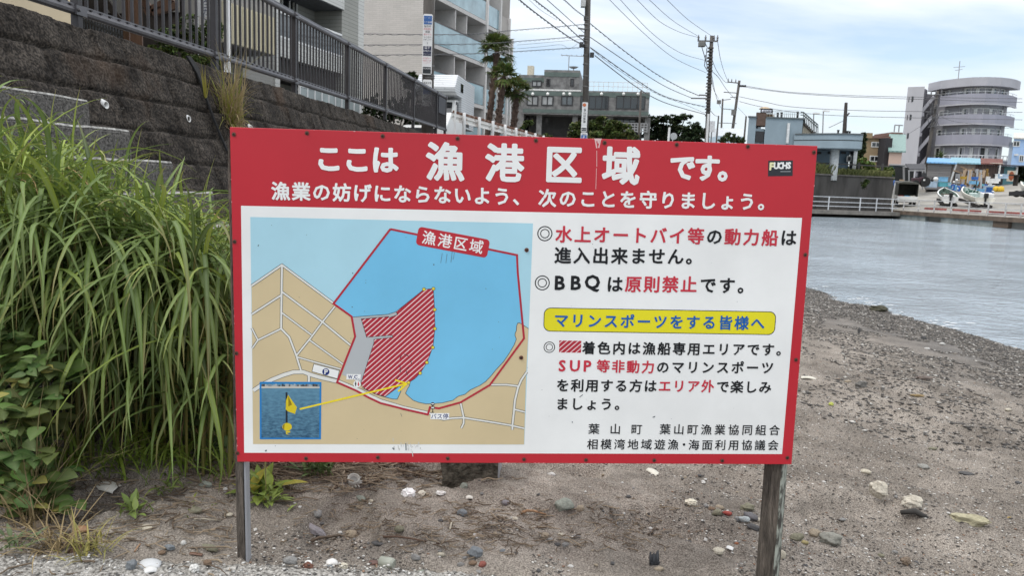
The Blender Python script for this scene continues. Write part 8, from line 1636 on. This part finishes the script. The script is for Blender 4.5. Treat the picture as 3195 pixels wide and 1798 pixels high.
for a in ((639, 1517, 48, GRN, "grey green slab stone under twigs left of the thin post", dict(asp=(1, .6, .5), facet=True)), (703, 1534, 20, WHT, "small white cube shaped stone just left of the thin post", dict(facet=True, asp=(1, .9, 1))), (714, 1612, 28, CRM, "round cream stone touching the thin post's left side", dict(asp=(1, .8, .6))), (608, 1600, 44, OLV, "olive grey stone with a tiny sprout on it", dict(asp=(1, .8, .6))), (528, 1714, 42, BLG, "pale flat oval pebble on the sand above the kerb", dict(asp=(1, .6, .45))), (505, 1727, 27, BRN, "brown pebble tucked against the pale oval one", {}), (652, 1716, 68, OLV, "long flat olive grey stone half buried left of the thin post's foot", dict(asp=(1, .5, .35), sink=.32)), (694, 1706, 20, DGY, "small dark stone behind the long olive one", {}), (573, 1699, 21, WHT, "small pale round stone on bare sand above the kerb", dict(asp=(1, .9, .9))), (458, 1651, 44, CRM, "cream flat stone among the twigs", dict(asp=(1, .7, .45))), (243, 1744, 27, GRY, "pale grey pebble by the yellow withered tuft", {}), (411, 1779, 42, BLG, "dark blue grey jagged stone on the kerb", dict(facet=True, asp=(.9, .8, 1), sink=.1)), (648, 1764, 31, BRN, "brown rounded pebble on the kerb", dict(asp=(1, .8, .7), sink=.1)), (580, 1768, 20, GRY, "small grey stone on the kerb beside a white chip", {}),
          (988, 1605, 36, GRY, "round pale grey stone above the purple wedge", dict(asp=(1, .9, .75))), (980, 1658, 96, PUR, "purple grey wedge shaped slab right of the thin post", dict(asp=(1, .42, .32), facet=True, rz=rad(-24), tilt=rad(14))), (1095, 1674, 44, TAN, "tan brown stone right of the purple wedge", dict(asp=(1, .8, .65))), (1126, 1560, 43, GRN, "pale oval stone in the sand below the turban shell", dict(asp=(1, .6, .5), rz=rad(-28))), (1161, 1566, 20, CRM, "small cream pebble beside the pale oval stone", dict(rz=rad(-40), asp=(1, .55, .5))), (1124, 1587, 34, TAN, "tan elongated stone below the pale oval one", dict(asp=(1, .45, .4), rz=rad(-25))), (1245, 1666, 36, OLV, "olive grey stone half sunk in the sand in the middle", dict(asp=(1, .8, .7))), (1179, 1698, 44, DGY, "flat dark grey stone left of the long twig", dict(asp=(1, .7, .25))), (1449, 1522, 33, GRN, "grey green blocky stone below the concrete block", dict(facet=True, asp=(1, .8, .75))), (1441, 1606, 38, BLG, "blue grey stone in the sand under the middle of the board", dict(asp=(1, .8, .7))), (1481, 1730, 52, BLG, "large blue grey cracked stone above the kerb end", dict(facet=True, asp=(1, .85, .72))), (1376, 1733, 30, CRM, "cream white stone left of the blue grey cracked one", dict(asp=(1, .7, .6))), (1297, 1746, 38, GRY, "grey stone left of the cream white stone", dict(asp=(1, .6, .6))), (1504, 1765, 31, RED, "red brick pebble near the kerb end", dict(asp=(1, .85, .7))), (1474, 1762, 32, BRN, "brown pebble touching the red brick pebble", dict()), (1438, 1765, 28, GRY, "grey pebble left of the brown and red pair", dict()), (1450, 1742, 17, GRY, "little grey pebble below the cracked stone", {}), (1243, 1786, 27, WHT, "smooth white oval pebble by the glass bottle end", dict(asp=(1, .65, .6), sink=.1)), (906, 1793, 48, GRY, "wide grey flat stone at the bottom edge on the kerb", dict(sink=.1)), (1030, 1772, 24, BLG, "pale grey pebble under the curved white shell", {}), (1315, 1790, 34, GRN, "pale green grey stone at the bottom edge", {}), (1330, 1783, 20, DGY, "black pebble at the bottom edge beside the pale green one", {}),
          (1758, 1582, 70, GRN, "large smooth grey green boulder right of the middle", dict(asp=(1, .8, .62))), (1812, 1592, 32, TAN, "tan round stone beside the grey green boulder", dict(asp=(1, .9, .9))), (1721, 1483, 28, WHT, "white stone just below the board's lower edge", dict(facet=True)), (2236, 1606, 34, OLV, "olive stone at the front of the little cairn", dict(asp=(1, .9, .9))), (2221, 1592, 28, BRN, "orange brown stone in the little cairn", {}), (2246, 1586, 32, TAN, "tan stone at the back of the little cairn", {}), (2268, 1606, 34, (0.30, 0.06, 0.045), "bright red pebble beside the little cairn", dict(asp=(1, .6, .5))), (2342, 1616, 52, (0.13, 0.125, 0.13), "dark purple grey stone left of the thick post", dict(asp=(1, .6, .55))), (2321, 1630, 40, (0.36, 0.39, 0.39), "pale blue stone with white veins left of the thick post", dict(asp=(1, .6, .55), rz=rad(-25))), (2299, 1620, 22, GRY, "small grey stone left of the veined one", {}), (2200, 1582, 20, GRY, "pale grey pebble at the left of the little cairn", {}), (2330, 1588, 44, OLV, "clod like brown stone above the dark purple grey stone", dict(rough=.5)), (2366, 1625, 22, CRM, "cream stone half hidden by the thick post", {}), (2350, 1650, 44, DGY, "dark stone behind the left edge of the thick post", dict(asp=(1, .6, .5))), (2144, 1631, 46, DGY, "flat dark sliver of stone above the bone white piece", dict(asp=(1, .5, .25))), (2053, 1778, 38, TAN, "brown stone under the black pipe scrap", dict(asp=(1, .6, .55))), (2240, 1724, 46, CRM, "cream white flat stone left of the thick post's foot", dict(asp=(1, .7, .45))), (1700, 1674, 36, TAN, "pale tan stone in the pebble group right of centre", dict(facet=True)), (1748, 1672, 24, CRM, "cream pebble in the pebble group right of centre", {}), (1694, 1674, 20, WHT, "white chip at the left of the pebble group", {}), (1739, 1701, 26, DGY, "black flat pebble in the pebble group right of centre", dict(asp=(1, .6, .5))), (1765, 1703, 28, GRY, "grey angular pebble beside the black flat one", dict(facet=True)), (1717, 1688, 22, GRY, "round grey pebble in the pebble group right of centre", {}), (1800, 1676, 26, GRY, "mottled grey stone right of the pebble group", {}), (2441, 1738, 30, CRM, "cream stone showing behind the thick post's right side", dict(asp=(.8, .8, 1.2))), (2298, 1699, 16, (0.30, 0.12, 0.06), "orange brown pebble left of the thick post", {}), (1923, 1636, 17, GRY, "pale grey pebble on raked sand in the middle", {}), (1577, 1573, 32, PUR, "mauve grey stone half sunk left of the grey green boulder", dict(sink=.3)), (1605, 1622, 25, CRM, "cream chip beside the twigs left of the boulder", dict(facet=True)), (1780, 1770, 22, WHT, "white pebble low down left of the pipe scrap", {}), (1568, 1722, 22, BLG, "grey blue pebble right of the cracked stone", {}), (1560, 1738, 14, WHT, "small white chip right of the cracked stone", {}),
          (3028, 1632, 128, (0.36, 0.33, 0.22), "long yellowish lichen crusted block on the right", dict(asp=(1, .42, .36), facet=True, rz=rad(-22), rough=.3)), (2700, 1484, 34, CRM, "cream oval stone on the open sand right of the thick post", dict(asp=(1, .6, .5), rz=rad(-20))), (2541, 1668, 42, TAN, "round tan stone right of the thick post", dict(asp=(1, .8, .7))), (2590, 1690, 74, (0.24, 0.235, 0.20), "mottled grey crusty stone right of the round tan one", dict(asp=(1, .75, .6), rough=.45)), (2487, 1680, 54, OLV, "long olive tan stone touching the thick post's right side", dict(asp=(1, .5, .5))), (2512, 1684, 26, (0.30, 0.25, 0.12), "yellow tan pebble between the olive and round stones", {}), (2630, 1626, 25, GRY, "pale grey pebble above the mottled crusty stone", {}), (3015, 1478, 48, DGY, "dark flat stone on the open sand at the far right", dict(asp=(1, .5, .25))), (2688, 1208, 42, (0.12, 0.115, 0.105), "dark angular lump on the bare sand below the gravel band", dict(asp=(1, .7, .7), facet=True)), (2646, 1192, 27, TAN, "tan flat stone left of the dark angular lump", dict(asp=(1, .6, .35))), (2613, 1186, 20, BRN, "reddish flat pebble left of the tan flat stone", dict(asp=(1, .5, .35))), (2679, 1042, 14, DGY, "small black pointed stone in the gravel band", dict(asp=(.8, .8, 1.7), facet=True, sink=.1)), (2998, 1245, 17, DGY, "black pebble on the bare sand far right", {}), (3145, 1281, 26, CRM, "cream chip on the sand at the far right", dict(asp=(1, .6, .4))), (2940, 1076, 20, WHT, "white stone in the gravel band", dict(asp=(1, .6, .6))), (2892, 1090, 18, WHT, "white chip below the white stone in the gravel band", {}), (2880, 1060, 22, DGY, "pair of black pointed stones in the gravel band", dict(asp=(1, .6, .9), facet=True)), (3055, 1095, 30, DGY, "black flat stone near the water's edge at the right", dict(asp=(1, .4, .25))), (3175, 1510, 22, DGY, "dark lump at the right edge of the open sand", dict(rough=.4)), (3150, 1617, 16, (0.36, 0.25, 0.07), "small orange tan pebble right of the lichen block", {}), (2910, 1402, 34, OLV, "flat brown stone on the speckled sand, upper right", dict(asp=(1, .5, .35))), (2880, 1460, 36, (0.26, 0.255, 0.23), "pale rubble lump on the speckled sand", dict(rough=.5)), (2793, 1725, 20, GRY, "grey pebble on the lower right sand", {}), (2748, 1736, 24, OLV, "brown grey pebble on the lower right sand", {})):
    stone(*a[:5], **a[5])
# white concrete rubble, broken in two; a dark tube stands in for the shade of its hollow
p = on_ground(2786, 1590); o = thing("broken_concrete", "broken white concrete fragment with a dark curved hollow on the right sand", "concrete", p, rad(-25)); k = p.y/F
for (x, y, z, w, sx, sy, sz_) in ((-0.045*1, 0.02, 0.05, 1, 58, 44, 62), (0.05, 0, 0.03, 2, 66, 46, 44)):
    me = rockmesh("lump", w*7.3, 0.3, 3, facet=True); me.materials.append(stonemat((0.50, 0.46, 0.38))); q = bpy.data.objects.new("lump", me); COL.objects.link(q); q.parent = o; q.location = (x*1.5, y, z+0.01); q.scale = (sx*k, sy*k, sz_*k)
mb = MB(); mb.smooth = True; mb.tube([(0.03, -0.055, 0.0), (0.085, -0.062, 0.022), (0.14, -0.05, -0.005)], [0.010, 0.014, 0.010], 10); mb.build("hollow", M("hollow_dark", (0.035, 0.033, 0.03), 0.9), o)
# mossy concrete block behind the board
p = on_ground(1470, 1500); a = at(1376, 1500, p.y+0.02); b_ = at(1550, 1500, p.y+0.02); o = thing("concrete_block", "old mossy concrete block lying in the sand under the board", "block", ((a.x+b_.x)/2, p.y, p.z), rad(-2)); w = b_.x-a.x
bm = bmesh.new(); bmesh.ops.create_cube(bm, size=1); bmesh.ops.subdivide_edges(bm, edges=bm.edges[:], cuts=7, use_grid_fill=True)
for v in bm.verts:
    n_ = Vector((math.sin(v.co.x*17+v.co.z*9), math.sin(v.co.y*15+v.co.x*8), math.sin(v.co.z*19+v.co.y*7)))*0.012; v.co = Vector((v.co.x*w, v.co.y*0.30+0.15, v.co.z*0.26+0.07))+n_*0.6
me = bpy.data.meshes.new("block"); bm.to_mesh(me); bm.free(); me.materials.append(M("mossy_concrete", (0.030, 0.027, 0.019), 0.95, col2=(0.135, 0.125, 0.098), scale=24, lo=0.38, hi=0.66, bump=0.8, bscale=50, detail=9)); q = bpy.data.objects.new("body", me); COL.objects.link(q); q.parent = o
MB().b2(w/2+0.004, w/2+0.010, 0.0, 0.25, -0.02, 0.15).build("metal_edge", M("galvanised", (0, 0, 0)), o)
# shells and litter
def crumple(px, py, w, col, label, name, cat, asp=(1, .8, .7), seed=1):
    p = on_ground(px, py); wm = w*p.y/F; bm = bmesh.new(); bmesh.ops.create_icosphere(bm, subdivisions=3, radius=0.5); r = random.Random(seed)
    for v in bm.verts: v.co *= r.uniform(0.62, 1.15)
    bmesh.ops.smooth_vert(bm, verts=bm.verts, factor=0.22, use_axis_x=True, use_axis_y=True, use_axis_z=True)
    me = bpy.data.meshes.new(name); bm.to_mesh(me); bm.free(); me.materials.append(M(name+"_mat", col, 0.7, 0.12, 30)); o = bpy.data.objects.new(name, me); COL.objects.link(o); o.location = p+Vector((0, 0, wm*asp[2]*0.4)); o.scale = tuple(wm*q*1.1 for q in asp); return tag(o, label, cat)
crumple(1274, 1552, 46, (0.74, 0.74, 0.73), "crumpled white paper on the sand under the board", "crumpled_paper", "paper", seed=3); crumple(1317, 1548, 26, (0.58, 0.55, 0.46), "cream crusted shell lump right of the crumpled paper", "shell_lump", "shell", seed=5); crumple(1374, 1544, 34, (0.66, 0.65, 0.62), "small white crumpled scrap right of the shell lump", "crumpled_scrap", "paper", (1, .6, .4), 7); crumple(606, 1786, 32, (0.60, 0.59, 0.56), "white knobbly shell on the kerb", "knobbly_shell", "shell", (1, .9, .9), 9); crumple(2150, 1650, 40, (0.60, 0.56, 0.45), "bone white knobbly piece right of centre", "bone_piece", "bone", (1, .7, .5), 11); crumple(2172, 1664, 24, (0.60, 0.56, 0.46), "smaller bone white piece beside the knobbly one", "bone_piece", "bone", (1, .7, .5), 12); crumple(1072, 1780, 30, (0.56, 0.52, 0.42), "crusty pale shell on the kerb by the curved shell", "crusty_shell", "shell", (1, .8, .9), 13)
crumple(2826, 1762, 34, (0.16, 0.12, 0.085), "brown dried seaweed knot on the lower right sand", "seaweed_knot", "seaweed", (1, .7, .8), 15); crumple(960, 1781, 34, (0.12, 0.05, 0.03), "small reddish brown pine cone on the kerb", "pine_cone", "pine cone", (1, .9, .9), 17); crumple(2740, 972, 60, (0.055, 0.052, 0.03), "dark seaweed clump at the water's edge", "seaweed_clump", "seaweed", (1, .5, .35), 19); crumple(2593, 1260, 15, (0.42, 0.45, 0.10), "yellow green scrap on the speckled sand", "yellow_scrap", "litter", (1, .8, .8), 21); crumple(2884, 1184, 56, (0.11, 0.085, 0.07), "brown flat seaweed patch on the bare sand", "seaweed_patch", "seaweed", (1, .5, .2), 23); crumple(2860, 1238, 50, (0.20, 0.14, 0.06), "ochre seaweed strip on the bare sand", "seaweed_strip", "seaweed", (1, .3, .15), 25)
def shellpiece(px, py, w, col, label, rz, curve=0.5, name="shell_fragment", cat="shell", asp=0.6, tilt=0.2):
    p = on_ground(px, py); wm = w*p.y/F; mb = MB(); mb.smooth = True
    nu, nv = 9, 6; r = random.Random(w+px)
    for i in range(nu):
        for j in range(nv):
            u, v = i/(nu-1)-0.5, j/(nv-1)-0.5; k = 1-0.5*abs(u)**1.5; mb.v.append((u*wm*(1+0.06*r.uniform(-1, 1)), v*wm*asp*k*1.3, wm*curve*(0.25-u*u-v*v*0.8)+0.004))
    fs = [(i*nv+j, i*nv+j+1, (i+1)*nv+j+1, (i+1)*nv+j) for i in range(nu-1) for j in range(nv-1)]; mb.f = fs; mb.mi = [0]*len(fs); mb.sm = [True]*len(fs)
    o = mb.build(name, M("shell_%02x%02x" % (int(col[0]*255), int(col[2]*255)), col, 0.45, 0.08, 20)); so_ = o.modifiers.new("thick", 'SOLIDIFY'); so_.thickness = 0.003
    o.location = p; o.rotation_euler = (tilt, 0.1, rz); return tag(o, label, cat)
shellpiece(336, 1532, 70, (0.60, 0.59, 0.53), "large white shell shard by the grass edge at the left", -0.2, 0.35); shellpiece(468, 1766, 66, (0.52, 0.53, 0.53), "broad pale shell fragment on the kerb", 0.1, 0.5); shellpiece(470, 1783, 40, (0.62, 0.62, 0.60), "white broken shell just below the broad pale one", 0.6, 0.7); shellpiece(1035, 1760, 36, (0.68, 0.67, 0.64), "curved white shell on the kerb right of the pine cone", 0.4, 1.0); shellpiece(962, 1760, 20, (0.68, 0.68, 0.66), "small white shell above the pine cone", 0.3, 0.4); shellpiece(2524, 1186, 52, (0.58, 0.56, 0.47), "white driftwood like shell strip right of the board edge", -0.1, 0.4, asp=0.2); shellpiece(2037, 1476, 52, (0.55, 0.53, 0.45), "cream pointed splinter hanging below the board's lower edge", -1.0, 0.3, name="wood_splinter", cat="splinter", asp=0.35); shellpiece(1464, 1555, 22, (0.58, 0.56, 0.50), "open cream shell below the blocky stone", 0.2, 0.9); shellpiece(1415, 1491, 20, (0.55, 0.53, 0.5), "thin pale shell leaning near the concrete block", 1.2, 0.6, tilt=1.0); shellpiece(1484, 1678, 20, (0.68, 0.68, 0.67), "white shell chip above the blue grey cracked stone", -0.4, 0.3); shellpiece(2277, 1716, 22, (0.6, 0.6, 0.58), "white chipped shell above the flat cream stone", -0.6, 0.3)
shellpiece(124, 1642, 46, (0.22, 0.17, 0.12), "large curled tan dead leaf at the lower left", 1.0, 0.8, name="dead_leaf", cat="leaf", tilt=0.9); shellpiece(248, 1722, 62, (0.10, 0.055, 0.04), "dark brown dead leaf just above the kerb", -0.1, 0.5, name="dead_leaf", cat="leaf"); shellpiece(256, 1656, 32, (0.36, 0.20, 0.11), "orange dead leaf on the sand at the left", 0.7, 0.9, name="dead_leaf", cat="leaf", tilt=0.6); shellpiece(172, 1632, 34, (0.24, 0.18, 0.12), "narrow tan dead leaf right of the curled one", 1.3, 0.6, name="dead_leaf", cat="leaf", tilt=1.0); shellpiece(612, 1735, 42, (0.13, 0.07, 0.045), "flat reddish bark strip along the kerb's edge", 0.0, 0.15, name="bark_strip", cat="bark", asp=0.2); shellpiece(1164, 1761, 30, (0.12, 0.06, 0.045), "small brown leaf beside the glass bottle end", 0.5, 0.4, name="dead_leaf", cat="leaf")
# turban shell
p = on_ground(1102, 1514); o = thing("turban_shell", "spiny grey white turban shell with its mouth open upward", "shell", p); k = 44*p.y/F; mb = MB(); mb.smooth = True; mb.lathe([(k*0.10, 0), (k*0.40, k*0.15), (k*0.52, k*0.42), (k*0.46, k*0.62), (k*0.44, k*0.78), (k*0.38, k*0.74), (k*0.30, k*0.55)], n=16); mb.build("whorl", stonemat((0.42, 0.41, 0.37)), o); MB().lathe([(k*0.30, k*0.552), (0.001, k*0.5)], n=16).build("mouth", M("shell_mouth", (0.17, 0.165, 0.15), 0.3), o); s_ = MB()
for i in range(14): a = 6.28*i/14; s_.tube([(k*0.42*math.cos(a), k*0.42*math.sin(a), k*0.35), (k*0.66*math.cos(a), k*0.66*math.sin(a), k*(0.30+0.2*(i % 2)))], [k*0.10, k*0.03], 6)
s_.build("spine", stonemat((0.48, 0.47, 0.43)), o); o.rotation_euler = (rad(28), 0, 0.3)
# frosted bottle end and black pipe scrap
p = on_ground(1207, 1772); o = thing("glass_bottle_end", "frosted pale glass bottle end lying at the kerb's end", "bottle", p, rad(-20)); k = 54*p.y/F; mb = MB(); mb.smooth = True; mb.tube([(-k*0.5, 0, k*0.30), (-k*0.42, 0, k*0.30), (k*0.30, 0, k*0.30), (k*0.45, 0, k*0.30)], [k*0.24, k*0.33, k*0.35, k*0.30], 18)
mg = M("frosted_glass", (0.50, 0.52, 0.44), 0.45, 0.08, 20); mg.node_tree.nodes["Principled BSDF"].inputs["Transmission Weight"].default_value = 0.45; mb.build("body", mg, o); mb = MB(); mb.tube([(k*0.452, 0, k*0.30), (k*0.50, 0, k*0.30)], [k*0.29, k*0.25], 18); mb.build("base_ring", mg, o)
p = on_ground(2040, 1760); o = thing("pipe_scrap", "broken black plastic pipe piece standing in the sand", "pipe", p, 0.3); k = 40*p.y/F; mb = MB(); mb.smooth = True; n_ = 10
for zz_ in (-0.01, k*0.95):
    for j in range(n_+1): a = rad(200+140*j/n_); mb.v.append((k*0.5*math.cos(a)*(1-0.1*(zz_ > 0)), k*0.4*math.sin(a)+0.01*(zz_ > 0), zz_+(0.008*math.sin(j*2.1) if zz_ > 0 else 0)))
mb.f = [(j, j+1, n_+2+j, n_+1+j) for j in range(n_)]; mb.mi = [0]*n_; mb.sm = [True]*n_; q = mb.build("wall", M("pipe_black", (0.035, 0.038, 0.043), 0.55, 0.2, 20), o); md = q.modifiers.new("thick", 'SOLIDIFY'); md.thickness = 0.005; MB().b2(-k*0.4, k*0.4, -k*0.28, -k*0.2, -0.01, 0.012).build("broken_foot", M("pipe_black", (0, 0, 0)), o)
# countable small pebbles: copies of six meshes
lib = []
for i in range(6):
    me = rockmesh("pebble", 100+i, 0.25, 2, facet=i % 3 == 0); lib.append(me)
pc = [("pale", WHT, "small white pebble lying on the grey sand"), ("grey", GRY, "small grey pebble lying on the grey sand"), ("dark", DGY, "small dark pebble lying on the grey sand"), ("tan", TAN, "small tan pebble lying on the grey sand")]
for i in range(150):
    nm, c, lab = random.choices(pc, (4, 3, 3, 2))[0]; px, py = random.uniform(740, 3190), random.uniform(1420, 1796)
    if px < 2420 and py < 1462: py += 60
    if 2350 < px < 2470: continue
    p = on_ground(px, py); w = random.uniform(0.006, 0.017)*(0.8+0.5*random.random()); me = lib[i % 6]
    if not any(m_.name.startswith("lib_"+nm+str(i % 6)) for m_ in bpy.data.meshes): m2 = me.copy(); m2.name = "lib_"+nm+str(i % 6); m2.materials.append(stonemat(c))
    o = bpy.data.objects.new("pebble", bpy.data.meshes["lib_"+nm+str(i % 6)]); COL.objects.link(o); o.location = p+Vector((0, 0, w*0.15)); o.scale = (w*random.uniform(1, 1.5), w, w*random.uniform(0.5, 0.9)); o.rotation_euler = (0, random.uniform(-.2, .2), random.uniform(0, 6)); tag(o, lab, "pebble", "small pebbles scattered over the sand")
# gravel nobody could count
def gravel(name, label, n, sampler, size, cols, kind='stuff', flatz=0.55):
    t_ = [Vector(v) for v in ((0, 0, .5), (.45, 0, .1), (.14, .43, .12), (-.36, .26, .05), (-.36, -.26, .13), (.14, -.43, .06), (0, 0, -.4))]; fs = [(0, i, i % 5+1) for i in range(1, 6)]+[(6, i % 5+1, i) for i in range(1, 6)]
    base = np.array([list(v) for v in t_]); V = np.zeros((n, 7, 3), np.float32); C = np.zeros((n, 7, 4), np.float32); C[..., 3] = 1; P = sampler(n); n = len(P); V = V[:n]; C = C[:n]
    s = size[0]+(size[1]-size[0])*nrg.random(n)**2.2; a = nrg.random(n)*6.28; jit = 1+0.35*(nrg.random((n, 7, 1))-0.5); B = base[None]*jit; sx = s*(1+0.7*nrg.random(n)); x = B[..., 0]*sx[:, None]; y = B[..., 1]*s[:, None]
    V[..., 0] = x*np.cos(a)[:, None]-y*np.sin(a)[:, None]+P[:, 0:1]; V[..., 1] = x*np.sin(a)[:, None]+y*np.cos(a)[:, None]+P[:, 1:2]; V[..., 2] = B[..., 2]*(s*flatz)[:, None]+gtop(P[:, 0], P[:, 1])[:, None]+0.06*s[:, None]
    ci = nrg.choice(len(cols), n, p=[c[1] for c in cols]); cc = np.array([c[0] for c in cols])[ci]*(0.7+0.6*nrg.random((n, 1))); C[..., :3] = cc[:, None, :]
    me = bpy.data.meshes.new(name); F_ = (np.array(fs)[None]+7*np.arange(n)[:, None, None]).reshape(-1, 3); me.vertices.add(n*7); me.vertices.foreach_set("co", V.ravel()); me.loops.add(F_.size); me.loops.foreach_set("vertex_index", F_.astype(np.int32).ravel()); me.polygons.add(len(F_)); me.polygons.foreach_set("loop_start", np.arange(0, F_.size, 3, dtype=np.int32)); me.polygons.foreach_set("loop_total", np.full(len(F_), 3, np.int32)); me.materials.append(M("gravel", (0.9, 0.9, 0.9), 0.8, 0.1, 60, attr="col")); me.update(calc_edges=True)
    ca = me.color_attributes.new("col", 'FLOAT_COLOR', 'POINT'); ca.data.foreach_set("color", C.ravel()); o = bpy.data.objects.new(name, me); COL.objects.link(o); return tag(o, label, "gravel", kind=kind)
def shore_pts(n):
    Y = 4.5*(22/4.5)**nrg.random(n); d = np.abs(nrg.normal(0, 1, n))*1.45-0.25; d = np.where(nrg.random(n) < 0.25, nrg.random(n)*4.5, d); X = 6.03-0.12*(Y-9)-d; k = (X > (0.34-0.34*nrg.random(n)**2.5)*Y) & (X < 0.95*Y) & (vn(X*1.5, Y*0.9, 88)*0.7+vn(X*6, Y*4, 89)*0.5+0.45*np.exp(-d*d) > 0.47); return np.stack([X[k], Y[k]], 1)
GC_ = [((0.095, 0.088, 0.08), 0.46), ((0.20, 0.18, 0.155), 0.32), ((0.050, 0.046, 0.042), 0.155), ((0.50, 0.48, 0.44), 0.065)]
gravel("shore_gravel", "band of dark wet gravel and shell bits along the water's edge", 115000, shore_pts, (0.008, 0.036), GC_)
def sand_pts(n):
    Y = 2.3*(7.5/2.3)**nrg.random(n); t_ = nrg.random(n)*1.35-0.55; X = t_*Y; c = vn(X*1.6, Y*1.6, 71)*0.7+vn(X*5, Y*5, 72)*0.5; k = (c+0.42*np.clip((X-0.7)/1.2, 0, 1)+0.12*np.clip((Y-3.5)/2, 0, 1)-0.16*np.clip((1.0-X)/0.6, 0, 1) > 0.60) & (X > -0.9); return np.stack([X[k], Y[k]], 1)
gravel("sand_pebbles", "fine pebbles and shell crumbs strewn across the grey sand", 80000, sand_pts, (0.0025, 0.014), [((0.085, 0.076, 0.068), 0.44), ((0.20, 0.18, 0.155), 0.26), ((0.56, 0.54, 0.50), 0.23), ((0.24, 0.15, 0.10), 0.07)])
def ledge_pts(n):
    X = nrg.random(n)*2.6-2.1; Y = ledge_y(X)-nrg.random(n)**1.2*0.30-0.012; return np.stack([X, Y], 1)
o = gravel("kerb_grit", "shell grit and small chips lying on the rough concrete kerb", 2200, ledge_pts, (0.003, 0.013), [((0.62, 0.61, 0.58), 0.5), ((0.25, 0.235, 0.21), 0.3), ((0.10, 0.095, 0.09), 0.2)])
# twigs and drift litter
def twigs(name, label, n, sampler, ln, r_, cols):
    mb = MB()
    for i in range(n):
        px, py = sampler()
        p = on_ground(px, py); a = random.gauss(0, 0.8)+(math.pi if random.random() < .5 else 0); l_ = random.uniform(*ln)*random.uniform(.5, 1); d = Vector((math.cos(a), math.sin(a)*0.9, 0)); r0 = random.uniform(*r_); c = mix3(cols[0], cols[1], random.random())
        q = [p+d*l_*(f-0.5)+Vector((0, 0, r0*0.8+random.uniform(0, 0.010)+0.02*l_*math.sin(f*3))) +Vector((random.gauss(0, l_*0.05), random.gauss(0, l_*0.05), 0)) for f in (0, 0.35, 0.7, 1)]
        ctube(mb, q, [r0, r0, r0*0.8, r0*0.4], c, 5)
    return tag(mb.build(name, mleafd), label, "twigs", kind='stuff')
TW = ((0.10, 0.072, 0.052), (0.34, 0.27, 0.19))
twigs("drift_twigs", "mat of dry twigs and stalks washed up behind the thin post", 760, lambda: (random.gauss(1010, 190), 1440+abs(random.gauss(0, 46))), (0.04, 0.20), (0.0012, 0.004), TW)
twigs("drift_twigs", "dry twigs scattered over the sand below the tall grass", 420, lambda: (random.uniform(0, 720), random.gauss(1600, 95)), (0.03, 0.14), (0.001, 0.003), TW)
twigs("drift_twigs", "fine bits of drift straw in lines across the sand", 620, lambda: (random.gauss(random.choice((1120, 1480, 1560, 1900)), 110), random.gauss(random.choice((1600, 1650, 1690)), 26)), (0.02, 0.10), (0.0008, 0.0026), TW)
for (x0, y0, x1, y1, r_, c, lab) in ((1196, 1680, 1372, 1702, 0.004, (0.10, 0.06, 0.04), "long thin brown twig on the sand under the board"), (970, 1695, 1070, 1677, 0.006, (0.09, 0.065, 0.045), "dark forked root left of the tan brown stone"), (1120, 1450, 1370, 1502, 0.005, (0.24, 0.18, 0.12), "long pale reed stalk slanting behind the board's lower edge"), (1182, 1510, 1192, 1458, 0.004, (0.22, 0.18, 0.13), "short upright forked stick by the turban shell"), (1404, 1657, 1411, 1633, 0.004, (0.42, 0.38, 0.30), "short pale stick beside the twig heap"), (606, 1624, 690, 1628, 0.003, (0.42, 0.36, 0.25), "pale straight stick left of the thin post"), (1624, 1607, 1704, 1610, 0.006, (0.30, 0.18, 0.10), "orange brown cane piece left of the grey green boulder"), (420, 1725, 456, 1682, 0.0025, (0.30, 0.25, 0.18), "thin pale stick leaning by the kerb"), (1000, 1627, 1003, 1622, 0.003, (0.24, 0.2, 0.15), "tiny stub of stick above the purple wedge")):
    a, b_ = on_ground(x0, y0), on_ground(x1, y1); a.z += r_; b_.z += r_; m_ = a.lerp(b_, .5)+Vector((0, random.uniform(-.01, .01), r_*1.5)); mb = MB(); mb.smooth = True; mb.tube([a, a.lerp(m_, .5)+Vector((0, 0, r_)), m_, b_], [r_, r_*.9, r_*.8, r_*.5], 7); tag(mb.build("twig", M("twig_%02x" % int(c[0]*255), c, 0.85, 0.3, 40)), lab, "twig")
COL.objects.unlink(_fo); bpy.data.objects.remove(_fo)
